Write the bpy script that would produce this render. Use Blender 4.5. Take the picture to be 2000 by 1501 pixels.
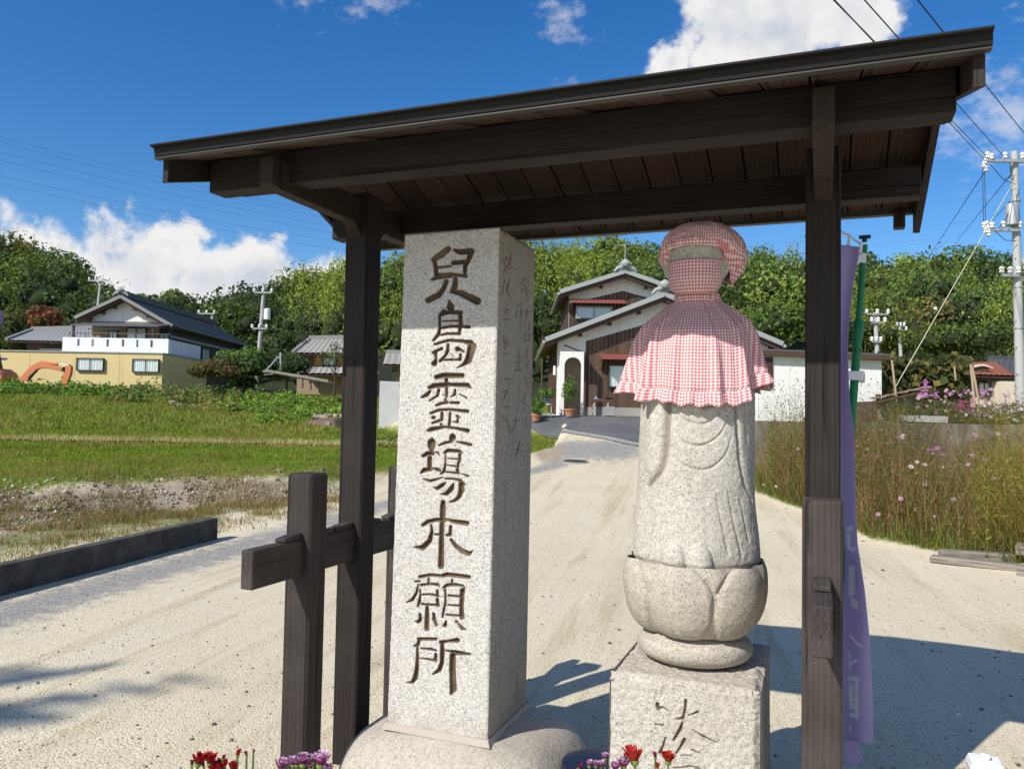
import bpy, bmesh, math, random
import numpy as np
from mathutils import Vector, Matrix, Quaternion

for o in list(bpy.data.objects):
    bpy.data.objects.remove(o, do_unlink=True)
scene = bpy.context.scene
COL = scene.collection
R_ = math.radians
rng = np.random.default_rng(11)
random.seed(5)

# ------------------------------------------------------------------ camera
EYE = 1.6
FPX = 1550.0
TH, PITCH, ROLL = R_(21.4), math.atan(0.040), 0.018
F0 = Vector((-math.sin(TH), math.cos(TH), 0)); R0 = Vector((math.cos(TH), math.sin(TH), 0)); U0 = Vector((0, 0, 1))
Fv = F0*math.cos(PITCH) + U0*math.sin(PITCH)
Uv = U0*math.cos(PITCH) - F0*math.sin(PITCH)
CR = R0*math.cos(ROLL) + Uv*math.sin(ROLL)
CU = Uv*math.cos(ROLL) - R0*math.sin(ROLL)
CPOS = Vector((0, 0, EYE))
cd = bpy.data.cameras.new('camera')
cd.sensor_width = 36.0
cd.lens = 36.0*FPX/2000.0
cd.clip_start = 0.05
cd.clip_end = 3000
cam = bpy.data.objects.new('camera', cd)
COL.objects.link(cam)
cam.matrix_world = Matrix(((CR.x, CU.x, -Fv.x, CPOS.x), (CR.y, CU.y, -Fv.y, CPOS.y), (CR.z, CU.z, -Fv.z, CPOS.z), (0, 0, 0, 1)))
scene.camera = cam

def ray(px, py):
    return Fv + CR*((px-1000)/FPX) + CU*((750.5-py)/FPX)
def at_Y(px, py, Y):
    r = ray(px, py); return CPOS + r*(Y/r.y)
def at_Z(px, py, Z):
    r = ray(px, py); return CPOS + r*((Z-EYE)/r.z)
def at(px, py, d):
    """the point of the place seen at photo position px, py, d metres in front"""
    r = ray(px, py); return CPOS + r*(d/r.dot(F0))
def UD(u, d, z):
    return R0*u + F0*d + U0*z
def px_of(px, d):
    """sideways metres for photo column px at d metres (eye height)"""
    p = at(px, 812+0.018*(px-1000), d); return p.dot(R0)
def z_of(px, py, d):
    return at(px, py, d).z

# ------------------------------------------------------------------ light
SUN_AZ, SUN_EL = R_(25.0), R_(41.2)
TOSUN = Vector((-math.sin(SUN_AZ)*math.cos(SUN_EL), -math.cos(SUN_AZ)*math.cos(SUN_EL), math.sin(SUN_EL)))
sd = bpy.data.lights.new('sun', 'SUN')
sd.energy = 5.0
sd.angle = R_(0.53)
sd.color = (1.0, 0.955, 0.885)
sun = bpy.data.objects.new('sun', sd)
COL.objects.link(sun)
sun.rotation_euler = TOSUN.to_track_quat('Z', 'Y').to_euler()
scene.view_settings.view_transform = 'Standard'
scene.view_settings.look = 'None'
scene.view_settings.exposure = 0.12
scene.view_settings.gamma = 1.0
scene.view_settings.use_curve_mapping = False
scene.render.engine = 'CYCLES'
scene.render.resolution_x = 1024
scene.render.resolution_y = 768

# ------------------------------------------------------------------ node helper
class NT:
    def __init__(s, tree):
        s.t = tree; s.t.nodes.clear()
    def n(s, typ, _props=None, **kw):
        nd = s.t.nodes.new(typ)
        if _props:
            for k, v in _props.items(): setattr(nd, k, v)
        for k, v in kw.items():
            key = int(k[1:]) if k[0] == 'i' and k[1:].isdigit() else k.replace('_', ' ')
            s.set(nd.inputs[key], v)
        return nd
    def set(s, inp, v):
        if isinstance(v, bpy.types.NodeSocket): s.t.links.new(v, inp)
        elif isinstance(v, bpy.types.Node): s.t.links.new(v.outputs[0], inp)
        else:
            if hasattr(inp.default_value, '__len__') and not hasattr(v, '__len__'):
                v = [v]*len(inp.default_value)
            if hasattr(v, '__len__') and len(v) == 3 and len(inp.default_value) == 4: v = (*v, 1)
            inp.default_value = v
    def math(s, op, a, b=0.5, clamp=False, c=None):
        nd = s.n('ShaderNodeMath', {'operation': op, 'use_clamp': clamp}, i0=a, i1=b)
        if c is not None: s.set(nd.inputs[2], c)
        return nd.outputs[0]
    def vmath(s, op, a, b=None):
        nd = s.n('ShaderNodeVectorMath', {'operation': op}, i0=a)
        if b is not None: s.set(nd.inputs[1], b)
        return nd.outputs['Value'] if op in ('LENGTH', 'DOT_PRODUCT', 'DISTANCE') else nd.outputs[0]
    def scale(s, v, f):
        return s.n('ShaderNodeVectorMath', {'operation': 'SCALE'}, i0=v, Scale=f).outputs[0]
    def mix(s, f, a, b, blend='MIX'):
        nd = s.n('ShaderNodeMix', {'data_type': 'RGBA', 'blend_type': blend})
        s.set(nd.inputs[0], f); s.set(nd.inputs[6], a); s.set(nd.inputs[7], b)
        return nd.outputs[2]
    def noise(s, vec, scale, detail=4, rough=0.55, dist=0.0, out=0):
        nd = s.n('ShaderNodeTexNoise', Scale=scale, Detail=detail, Roughness=rough, Distortion=dist)
        if vec is not None: s.set(nd.inputs['Vector'], vec)
        return nd.outputs[out]
    def ss(s, x, lo, hi, a=0.0, b=1.0):
        nd = s.n('ShaderNodeMapRange', {'interpolation_type': 'SMOOTHSTEP'}, i0=x, i1=lo, i2=hi, i3=a, i4=b)
        return nd.outputs[0]
    def mapping(s, vec, scale=(1, 1, 1), rot=(0, 0, 0), loc=(0, 0, 0)):
        return s.n('ShaderNodeMapping', Vector=vec, Scale=scale, Rotation=rot, Location=loc).outputs[0]
    def attr(s, name, out='Color'):
        return s.n('ShaderNodeAttribute', {'attribute_name': name}).outputs[out]

MATS = {}
def material(name, fn, rough=0.8, spec=0.3):
    """fn(nt, coords) returns dict with Color and optional Rough, Height, Dist, Metal, Trans"""
    if name in MATS: return MATS[name]
    m = bpy.data.materials.new(name); m.use_nodes = True
    nt = NT(m.node_tree)
    tc = nt.n('ShaderNodeTexCoord')
    r = fn(nt, tc.outputs['Object'])
    b = nt.n('ShaderNodeBsdfPrincipled', Base_Color=r['Color'], Roughness=r.get('Rough', rough))
    b.inputs['Specular IOR Level'].default_value = r.get('Spec', spec)
    if 'Metal' in r: nt.set(b.inputs['Metallic'], r['Metal'])
    if 'Height' in r:
        bp = nt.n('ShaderNodeBump', Strength=r.get('Bump', 0.6), Distance=r.get('Dist', 0.01), Height=r['Height'])
        nt.set(b.inputs['Normal'], bp)
    sh = b.outputs[0]
    if 'Trans' in r:
        tr = nt.n('ShaderNodeBsdfTranslucent', Color=r['TransColor'])
        sh = nt.n('ShaderNodeMixShader', i0=r['Trans'], i1=sh, i2=tr).outputs[0]
    nt.n('ShaderNodeOutputMaterial', Surface=sh)
    MATS[name] = m
    return m

# ------------------------------------------------------------------ world
def make_world():
    w = bpy.data.worlds.new('World'); scene.world = w; w.use_nodes = True
    w.cycles.sampling_method = 'NONE'
    nt = NT(w.node_tree)
    sky = nt.n('ShaderNodeTexSky', {'sky_type': 'NISHITA', 'sun_disc': False})
    sky.sun_elevation = SUN_EL; sky.sun_rotation = math.pi+SUN_AZ
    sky.air_density = 1.0; sky.dust_density = 0.25; sky.ozone_density = 3.0; sky.altitude = 50
    hs = nt.n('ShaderNodeHueSaturation', Hue=0.506, Saturation=1.36, Value=1.10, Color=sky)
    skyc = nt.scale(hs.outputs[0], 0.118)
    dirv = nt.n('ShaderNodeTexCoord').outputs['Generated']
    lobes = [(0, 515, .080), (120, 545, .072), (285, 528, .082), (330, 590, .09), (410, 572, .07), (505, 543, .070), (620, 572, .070), (-140, 515, .11),
             (1420, 65, .085), (1510, 55, .095), (1580, 20, .085), (1430, -30, .08), (1320, 130, .045), (2030, 565, .06)]
    cen = [(ray(a, b).normalized(), r) for a, b, r in lobes]
    rr = random.Random(3)
    for k in range(9):      # cumulus carried on round the unseen sky, enlarged to add neutral fill to shadows
        az = R_(50+k*30+rr.random()*18); el = R_(8+rr.random()**2*40)
        h = F0*math.cos(az) + R0*math.sin(az)
        cen.append(((h*math.cos(el)+U0*math.sin(el)).normalized(), 0.14+rr.random()*.16))
    warp = nt.scale(nt.vmath('SUBTRACT', nt.noise(dirv, 8.0, 3, .6, out=1), (.5, .5, .5)), 0.075)
    dw = nt.vmath('ADD', dirv, warp)
    dv = nt.vmath('MULTIPLY', dw, (1, 1, 1.2))
    best = None
    for c, r in cen:
        m = nt.math('MULTIPLY_ADD', nt.vmath('DISTANCE', dv, (c[0], c[1], c[2]*1.2)), -1.0/r, c=1.0)
        best = m if best is None else nt.math('MAXIMUM', best, m)
    nz = nt.noise(dirv, 15.0, 6, .58)
    nzb = nt.noise(nt.vmath('ADD', dirv, tuple(Vector((0, 0, 0.020)) - R0*.012)), 15.0, 3, .58)
    body = nt.math('ADD', best, nt.math('MULTIPLY', nt.math('SUBTRACT', nz, .5), 2.1))
    den = nt.ss(body, 0.02, 0.36)
    # thin torn wisps high up
    wm = None
    for a, b, r in ((1112, 70, .060), (600, -25, .060), (720, -15, .055), (1665, 60, .07), (1930, 190, .10), (2020, 230, .11)):
        q = nt.math('MULTIPLY_ADD', nt.vmath('DISTANCE', dw, tuple(ray(a, b).normalized())), -1.0/r, c=1.0)
        wm = q if wm is None else nt.math('MAXIMUM', wm, q)
    wisp = nt.ss(nt.math('ADD', wm, nt.math('MULTIPLY', nt.math('SUBTRACT', nt.noise(nt.mapping(dirv, (1, 1, 1.8)), 26, 4, .62), .5), 3.2)), .35, 1.5, 0, .50)
    den = nt.math('MAXIMUM', den, wisp)
    lit = nt.math('ADD', nt.math('MULTIPLY', nt.math('SUBTRACT', nz, nzb), 2.2), nt.ss(body, .15, 1.25, .98, .38), clamp=True)
    ccol = nt.mix(lit, (.52, .60, .74), (1.0, .99, .975))
    csc = nt.scale(ccol, 0.82)
    tot = nt.mix(den, skyc, csc)
    bg = nt.n('ShaderNodeBackground', Color=tot, Strength=1.0)
    nt.n('ShaderNodeOutputWorld', Surface=bg)
make_world()

# ------------------------------------------------------------------ mesh helpers
def mesh_np(name, V, faces=None, tris=None, quads=None, smooth=False):
    me = bpy.data.meshes.new(name)
    V = np.asarray(V, dtype=np.float32)
    if faces is not None:
        me.from_pydata([tuple(v) for v in V], [], faces)
    else:
        arrs = []; starts = []; pos = 0; npoly = 0
        loops = []; ls = []; 
        if quads is not None and len(quads):
            q = np.asarray(quads, dtype=np.int32); loops.append(q.ravel()); ls.append(np.arange(len(q), dtype=np.int32)*4); pos = len(q)*4
        if tris is not None and len(tris):
            t = np.asarray(tris, dtype=np.int32); loops.append(t.ravel()); ls.append(np.arange(len(t), dtype=np.int32)*3+pos)
        loops = np.concatenate(loops); ls = np.concatenate(ls)
        me.vertices.add(len(V)); me.vertices.foreach_set('co', V.ravel())
        me.loops.add(len(loops)); me.loops.foreach_set('vertex_index', loops)
        me.polygons.add(len(ls)); me.polygons.foreach_set('loop_start', ls)
        me.update(calc_edges=True)
    if smooth:
        me.polygons.foreach_set('use_smooth', np.ones(len(me.polygons), dtype=bool))
    me.validate()
    return me

def link(name, me, mat=None, parent=None, M=None):
    o = bpy.data.objects.new(name, me)
    COL.objects.link(o)
    if mat is not None and me is not None and not me.materials: me.materials.append(mat)
    if M is not None: o.matrix_basis = M
    if parent is not None:
        o.parent = parent
        mm = parent.get('_w')
        inv = Matrix.Identity(4)
        p = parent
        if p.name in BASES: inv = BASES[p.name].inverted()
        o.matrix_parent_inverse = inv
        BASES[o.name] = (M.copy() if M is not None else Matrix.Identity(4))
    else:
        BASES[o.name] = (M.copy() if M is not None else Matrix.Identity(4))
    return o
BASES = {}

def tag(o, label, cat, group=None, kind=None):
    if label: o['label'] = label
    if cat: o['category'] = cat
    if group: o['group'] = group
    if kind: o['kind'] = kind
    return o
def thing(name, label, cat, loc=(0, 0, 0), group=None):
    o = link(name, None, M=Matrix.Translation(Vector(loc)))
    o.empty_display_size = 0.1
    return tag(o, label, cat, group)
def structure(o):
    o['kind'] = 'structure'; return o

class MB:
    """collects shapes, then makes one mesh object"""
    def __init__(s, tf=None): s.v = []; s.f = []; s.tf = tf
    def add(s, vs, fs):
        b = len(s.v); s.v += [Vector(v) for v in vs]; s.f += [tuple(i+b for i in f) for f in fs]; return s
    def hexa(s, p):   # p: 4 bottom (ccw) + 4 top
        return s.add(p, [(3, 2, 1, 0), (4, 5, 6, 7), (0, 1, 5, 4), (1, 2, 6, 5), (2, 3, 7, 6), (3, 0, 4, 7)])
    def box(s, a, b):
        x0, y0, z0 = a; x1, y1, z1 = b
        return s.hexa([(x0, y0, z0), (x1, y0, z0), (x1, y1, z0), (x0, y1, z0), (x0, y0, z1), (x1, y0, z1), (x1, y1, z1), (x0, y1, z1)])
    def prism(s, poly, vec):
        n = len(poly); vec = Vector(vec); top = [Vector(p)+vec for p in poly]
        return s.add(list(poly)+top, [tuple(range(n))[::-1], tuple(range(n, 2*n))]+[(i, (i+1) % n, n+(i+1) % n, n+i) for i in range(n)])
    def tube(s, pts, r, n=8, cap=True):
        pts = [Vector(p) for p in pts]
        rs = r if hasattr(r, '__len__') else [r]*len(pts)
        b = len(s.v); N = len(pts)
        for i, p in enumerate(pts):
            t = (pts[min(i+1, N-1)]-pts[max(i-1, 0)]).normalized()
            a = t.orthogonal().normalized() if abs(t.z) > .9 else t.cross(U0).normalized()
            c = t.cross(a)
            for k in range(n):
                an = 2*math.pi*k/n
                s.v.append(p+(a*math.cos(an)+c*math.sin(an))*rs[i])
        for i in range(N-1):
            for k in range(n):
                k2 = (k+1) % n
                s.f.append((b+i*n+k, b+i*n+k2, b+(i+1)*n+k2, b+(i+1)*n+k))
        if cap:
            s.f.append(tuple(b+k for k in range(n))[::-1]); s.f.append(tuple(b+(N-1)*n+k for k in range(n)))
        return s
    def lathe(s, prof, c, n=16, axis=None):
        c = Vector(c); b = len(s.v); N = len(prof)
        ax = axis or (Vector((1, 0, 0)), Vector((0, 1, 0)), Vector((0, 0, 1)))
        for r, z in prof:
            for k in range(n):
                an = 2*math.pi*k/n
                s.v.append(c+ax[0]*(r*math.cos(an))+ax[1]*(r*math.sin(an))+ax[2]*z)
        for i in range(N-1):
            for k in range(n):
                k2 = (k+1) % n
                s.f.append((b+i*n+k, b+i*n+k2, b+(i+1)*n+k2, b+(i+1)*n+k))
        s.f.append(tuple(b+k for k in range(n))[::-1]); s.f.append(tuple(b+(N-1)*n+k for k in range(n)))
        return s
    def build(s, name, mat, parent=None, smooth=False, bevel=0, M=None, seg=1):
        vs = [s.tf(*v) for v in s.v] if s.tf else s.v
        me = bpy.data.meshes.new(name)
        me.from_pydata([tuple(v) for v in vs], [], s.f)
        bm = bmesh.new(); bm.from_mesh(me)
        bmesh.ops.recalc_face_normals(bm, faces=bm.faces)
        if bevel: bmesh.ops.bevel(bm, geom=list(bm.edges), offset=bevel, segments=seg, affect='EDGES', profile=.5)
        bm.to_mesh(me); bm.free()
        if smooth:
            me.polygons.foreach_set('use_smooth', np.ones(len(me.polygons), dtype=bool))
            try: me.set_sharp_from_angle(angle=R_(40))
            except Exception: pass
        return link(name, me, mat, parent, M)

def beam(name, p0, p1, w, h, mat, parent, up=None, bevel=.004):
    """squared timber from p0 to p1: mesh length along local Z so the grain runs with it; w across, h along up"""
    p0 = Vector(p0); p1 = Vector(p1)
    z = (p1-p0); L = z.length; z.normalize()
    upv = Vector(up) if up else (U0 if abs(z.z) < .9 else Vector((0, 1, 0)))
    x = upv.cross(z).normalized(); y = z.cross(x)
    M = Matrix(((x.x, y.x, z.x, p0.x), (x.y, y.y, z.y, p0.y), (x.z, y.z, z.z, p0.z), (0, 0, 0, 1)))
    return MB().box((-w/2, -h/2, 0), (w/2, h/2, L)).build(name, mat, parent, bevel=bevel, M=M)

def colattr(me, cols, name='Col'):
    a = me.color_attributes.new(name, 'FLOAT_COLOR', 'POINT')
    c = np.ones((len(me.vertices), 4), dtype=np.float32); c[:, :cols.shape[1]] = cols
    a.data.foreach_set('color', c.ravel())

# leaf and blade clouds -------------------------------------------------
def leaf_arrays(P, N, size, rg, aspect=1.6, droop=0.0):
    """one rhombic folded leaf at each point, normal N mixed with noise"""
    n = len(P)
    t = rg.normal(size=(n, 3)); t -= N*np.sum(t*N, 1, keepdims=True); t[:, 2] -= droop
    t /= np.linalg.norm(t, axis=1, keepdims=True)+1e-9
    b = np.cross(N, t)
    s = (size*(0.6+0.8*rg.random(n)))[:, None] if np.ndim(size) == 0 else (size*(0.6+.8*rg.random(n)))[:, None]
    V = np.empty((n, 4, 3))
    V[:, 0] = P - t*s*.5; V[:, 2] = P + t*s*.5
    V[:, 1] = P + b*s*.5/aspect + N*s*.06; V[:, 3] = P - b*s*.5/aspect + N*s*.06
    return V.reshape(-1, 3)
ORD = ['leftmost', 'second from left', 'third from left', 'fourth from left', 'fifth from left', 'sixth from left', 'seventh from left', 'rightmost']
def nth_of(xs, x):
    s = sorted(xs); k = s.index(x); return 'rightmost' if k == len(s)-1 else ORD[min(k, 6)]
class Cloud:
    def __init__(s): s.V = []; s.C = []
    def leaves(s, P, N, size, col, rg, aspect=1.6, droop=0.0):
        s.V.append(leaf_arrays(P, N, size, rg, aspect, droop)); s.C.append(np.repeat(col, 4, axis=0))
    def build(s, name, mat, parent=None):
        V = np.concatenate(s.V); C = np.concatenate(s.C)
        me = mesh_np(name, V, quads=np.arange(len(V)).reshape(-1, 4))
        colattr(me, C); return link(name, me, mat, parent)
def crown_points(c, rad, n, rg, lobes=7, lob=.5):
    """points and outward normals over a lumpy crown"""
    c = np.array(c); rad = np.array(rad)
    d = rg.normal(size=(lobes, 3)); d[:, 2] = np.abs(d[:, 2])*.9-.25; d /= np.linalg.norm(d, axis=1, keepdims=True)
    lc = d*(1-lob*.75)*(0.75+.35*rg.random((lobes, 1)))
    lr = lob*(0.75+.6*rg.random(lobes))
    k = rg.integers(0, lobes, n)
    q = rg.normal(size=(n, 3)); q[:, 2] += .25; q /= np.linalg.norm(q, axis=1, keepdims=True)
    rr = lr[k]*(0.70+.36*rg.random(n)**.6)
    p = lc[k]+q*rr[:, None]
    nn = q + rg.normal(size=(n, 3))*.42; nn /= np.linalg.norm(nn, axis=1, keepdims=True)
    return c+p*rad, nn, k, lc*rad+c, lr
class Blades:
    def __init__(s): s.V = []; s.T = []; s.C = []; s.n = 0
    def add(s, P, h, w, lean, col, rg, seg=1):
        n = len(P); a = rg.random(n)*6.283
        side = np.stack([np.cos(a), np.sin(a), np.zeros(n)], 1); b = rg.random(n)*6.283
        ln = np.stack([np.cos(b), np.sin(b), np.zeros(n)], 1)*(lean*rg.random(n)*h)[:, None] if np.ndim(h) else np.stack([np.cos(b), np.sin(b), np.zeros(n)], 1)*lean
        hh = np.broadcast_to(h, (n,))[:, None]; ww = np.broadcast_to(w, (n,))[:, None]
        V = np.empty((n, 3, 3)); V[:, 0] = P-side*ww*.5; V[:, 1] = P+side*ww*.5; V[:, 2] = P+ln+np.array([0, 0, 1])*hh
        s.V.append(V.reshape(-1, 3)); s.C.append(np.repeat(col, 3, axis=0))
    def build(s, name, mat, parent=None):
        V = np.concatenate(s.V); C = np.concatenate(s.C)
        me = mesh_np(name, V, tris=np.arange(len(V)).reshape(-1, 3)); colattr(me, C)
        return link(name, me, mat, parent)
def jit(col, n, rg, a=.25):
    c = np.array(col)[None, :]*(1+a*(rg.random((n, 1))-.5)*2)*(1+a*.4*(rg.random((n, 3))-.5)*2)
    return np.clip(c, 0, 1)

# ------------------------------------------------------------------ materials
def m_granite(nt, co, base=(.585, .57, .54), speck=.30, stain=.35, carve=False):
    v = nt.n('ShaderNodeTexVoronoi', Scale=235.0, Vector=nt.vmath('ADD', co, nt.vmath('MULTIPLY', nt.noise(co, 120, 1, out=1), (.005, .005, .005))))
    r = nt.n('ShaderNodeSeparateColor', Color=v.outputs['Color'])
    n1 = nt.noise(co, 55, 4, .65); n2 = nt.noise(co, 3.0, 5, .6); n3 = nt.noise(co, 9, 4, .6)
    c = nt.mix(nt.ss(n1, .3, .75), tuple(x*.86 for x in base), tuple(min(1, x*1.16) for x in base))
    c = nt.mix(nt.math('MULTIPLY', nt.ss(r.outputs[1], .60, .75), .45), c, (.50, .42, .34))
    c = nt.mix(nt.math('MULTIPLY', nt.ss(r.outputs[2], .55, .9), .5), c, tuple(x*.62 for x in base))
    lo = nt.math('MULTIPLY', nt.math('LESS_THAN', r.outputs[0], speck), nt.ss(v.outputs['Distance'], .40, .62, 1, 0))
    c = nt.mix(nt.math('MULTIPLY', lo, nt.ss(n3, .25, .75, .45, .95)), c, (.075, .072, .070))
    c = nt.mix(nt.math('MULTIPLY', nt.ss(n2, .48, .75), stain), c, (.30, .245, .18), 'MULTIPLY') if stain > .6 else nt.mix(nt.math('MULTIPLY', nt.ss(n2, .45, .75), stain), c, (.36, .31, .25))
    if carve:
        k = nt.attr('Col')
        sp = nt.n('ShaderNodeSeparateColor', Color=k)
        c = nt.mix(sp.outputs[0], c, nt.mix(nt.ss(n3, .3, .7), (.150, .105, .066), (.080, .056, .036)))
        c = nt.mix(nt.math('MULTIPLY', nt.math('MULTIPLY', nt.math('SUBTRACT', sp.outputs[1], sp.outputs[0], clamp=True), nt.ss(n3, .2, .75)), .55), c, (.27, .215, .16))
    h = nt.math('ADD', nt.math('MULTIPLY', n1, .7), nt.math('MULTIPLY', n3, .8))
    return dict(Color=c, Rough=.78, Height=h, Dist=.006, Bump=.75)
GRANITE = material('granite_pale', lambda nt, co: m_granite(nt, co, carve=True, stain=.25))
GRANITE_ST = material('granite_statue', lambda nt, co: m_granite(nt, co, base=(.52, .495, .44), speck=.27, carve=True, stain=.4))
GRANITE_BASE = material('granite_base', lambda nt, co: m_granite(nt, co, base=(.48, .44, .375), speck=.25, stain=.55))
GRANITE_LOTUS = material('granite_lotus', lambda nt, co: m_granite(nt, co, base=(.46, .42, .35), speck=.25, stain=.55))
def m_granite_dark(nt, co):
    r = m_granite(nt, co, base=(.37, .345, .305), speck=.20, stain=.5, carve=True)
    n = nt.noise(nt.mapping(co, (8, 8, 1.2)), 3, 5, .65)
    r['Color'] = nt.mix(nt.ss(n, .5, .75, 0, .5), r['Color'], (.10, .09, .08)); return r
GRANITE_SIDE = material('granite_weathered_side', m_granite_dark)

def m_wood(nt, co, a, b, grey, rough=.72):
    g = nt.mapping(co, (1, 1, .045))
    rnd = nt.n('ShaderNodeObjectInfo').outputs['Random']
    g = nt.vmath('ADD', g, nt.n('ShaderNodeCombineXYZ', X=nt.math('MULTIPLY', rnd, 37.0), Y=nt.math('MULTIPLY', rnd, 11.0)).outputs[0])
    w = nt.n('ShaderNodeTexWave', {'wave_type': 'BANDS', 'bands_direction': 'X'}, Vector=g, Scale=16.0, Distortion=7.0, Detail=3.0)
    w.inputs['Detail Scale'].default_value = 1.6
    n1 = nt.noise(g, 60, 5, .62); n2 = nt.noise(co, 4, 4); n3 = nt.noise(nt.mapping(co, (1, 1, .02)), 220, 3, .6)
    f = nt.math('ADD', nt.math('MULTIPLY', w.outputs[1], .5), nt.math('MULTIPLY', n1, .5))
    c = nt.mix(f, a, b)
    c = nt.mix(nt.math('MULTIPLY', nt.ss(n2, .42, .72), .6), c, grey)
    crack = nt.ss(nt.noise(nt.mapping(co, (1, 1, .03)), 30, 3, .55), .62, .68)
    c = nt.mix(nt.math('MULTIPLY', crack, .75), c, tuple(x*.25 for x in a))
    v = nt.math('ADD', .75, nt.math('MULTIPLY', rnd, .5))
    c = nt.mix(1.0, c, nt.n('ShaderNodeCombineColor', Red=v, Green=v, Blue=v).outputs[0], 'MULTIPLY')
    h = nt.math('SUBTRACT', nt.math('ADD', nt.math('MULTIPLY', n3, .35), nt.math('MULTIPLY', f, .8)), nt.math('MULTIPLY', crack, 1.2))
    return dict(Color=c, Rough=rough, Height=h, Dist=.0035, Bump=.8)
WOOD = material('stained_timber', lambda nt, co: m_wood(nt, co, (.013, .009, .0075), (.027, .019, .016), (.032, .026, .0235)))
WOOD_OLD = material('weathered_timber', lambda nt, co: m_wood(nt, co, (.028, .021, .018), (.056, .044, .039), (.078, .066, .060)))
PLANK = material('cedar_plank', lambda nt, co: m_wood(nt, co, (.034, .019, .012), (.062, .034, .022), (.024, .015, .011)))
BEAM_IN = material('inner_timber', lambda nt, co: m_wood(nt, co, (.026, .016, .012), (.046, .029, .022), (.022, .016, .013)))
def flat(name, col, rough=.6, var=.15, scale=6, metal=None, spec=.3, bump=0, dist=.005):
    def f(nt, co):
        n = nt.noise(co, scale, 5, .6)
        d = dict(Color=nt.mix(n, tuple(c*(1-var) for c in col), tuple(min(1, c*(1+var)) for c in col)), Rough=rough, Spec=spec)
        if metal is not None: d['Metal'] = metal
        if bump: d['Height'] = nt.noise(co, scale*6, 5, .65); d['Bump'] = bump; d['Dist'] = dist
        return d
    return material(name, f)
METAL_ROOF = flat('roof_flashing', (.013, .012, .011), .6, .2, 5, spec=.2)
METAL_EDGE = flat('flashing_hem', (.045, .043, .037), .5, .2, 8)
CONC = flat('concrete', (.30, .29, .27), .9, .3, 2.2, bump=.5)
def m_conc_wall(nt, co):
    n = nt.noise(nt.mapping(co, (1, 1, .25)), 2.2, 6, .65); m = nt.noise(co, 1.1, 5, .6)
    c = nt.mix(nt.ss(n, .35, .65), (.065, .057, .042), (.17, .155, .13))
    c = nt.mix(nt.ss(m, .55, .75, 0, .8), c, (.28, .27, .25))
    return dict(Color=c, Rough=.92, Height=nt.noise(co, 30, 5, .6), Dist=.01)
CONC_WALL = material('stained_concrete', m_conc_wall)
def m_curb(nt, co):
    n = nt.noise(co, 3.5, 6, .65); f = nt.noise(co, 60, 4, .6)
    return dict(Color=nt.mix(nt.ss(n, .35, .7), (.050, .047, .042), (.11, .10, .082)), Rough=.95, Height=nt.math('ADD', f, n), Dist=.006)
CURB = material('old_concrete_curb', m_curb)

def m_foliage(nt, co, trans=.28, var=.5):
    c = nt.attr('Col')
    n = nt.noise(nt.n('ShaderNodeNewGeometry').outputs['Position'], .6, 3)
    v = nt.ss(n, .3, .7, 1-var*.5, 1+var*.5)
    c2 = nt.mix(1.0, c, nt.n('ShaderNodeCombineColor', Red=v, Green=v, Blue=v).outputs[0], 'MULTIPLY')
    return dict(Color=c2, Rough=.62, Spec=.25, Trans=trans, TransColor=nt.mix(1.0, c2, (1.3, 1.35, .55), 'MULTIPLY'))
LEAF = material('foliage', lambda nt, co: m_foliage(nt, co, .34, .5))
GRASSM = material('grass_blades', lambda nt, co: m_foliage(nt, co, .3, .3))
PETAL = material('petals', lambda nt, co: dict(Color=nt.attr('Col'), Rough=.55, Trans=.35, TransColor=nt.attr('Col')))
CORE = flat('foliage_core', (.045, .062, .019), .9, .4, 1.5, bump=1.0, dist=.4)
BARK = flat('bark', (.09, .07, .05), .9, .35, 9, bump=.8, dist=.02)

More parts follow.
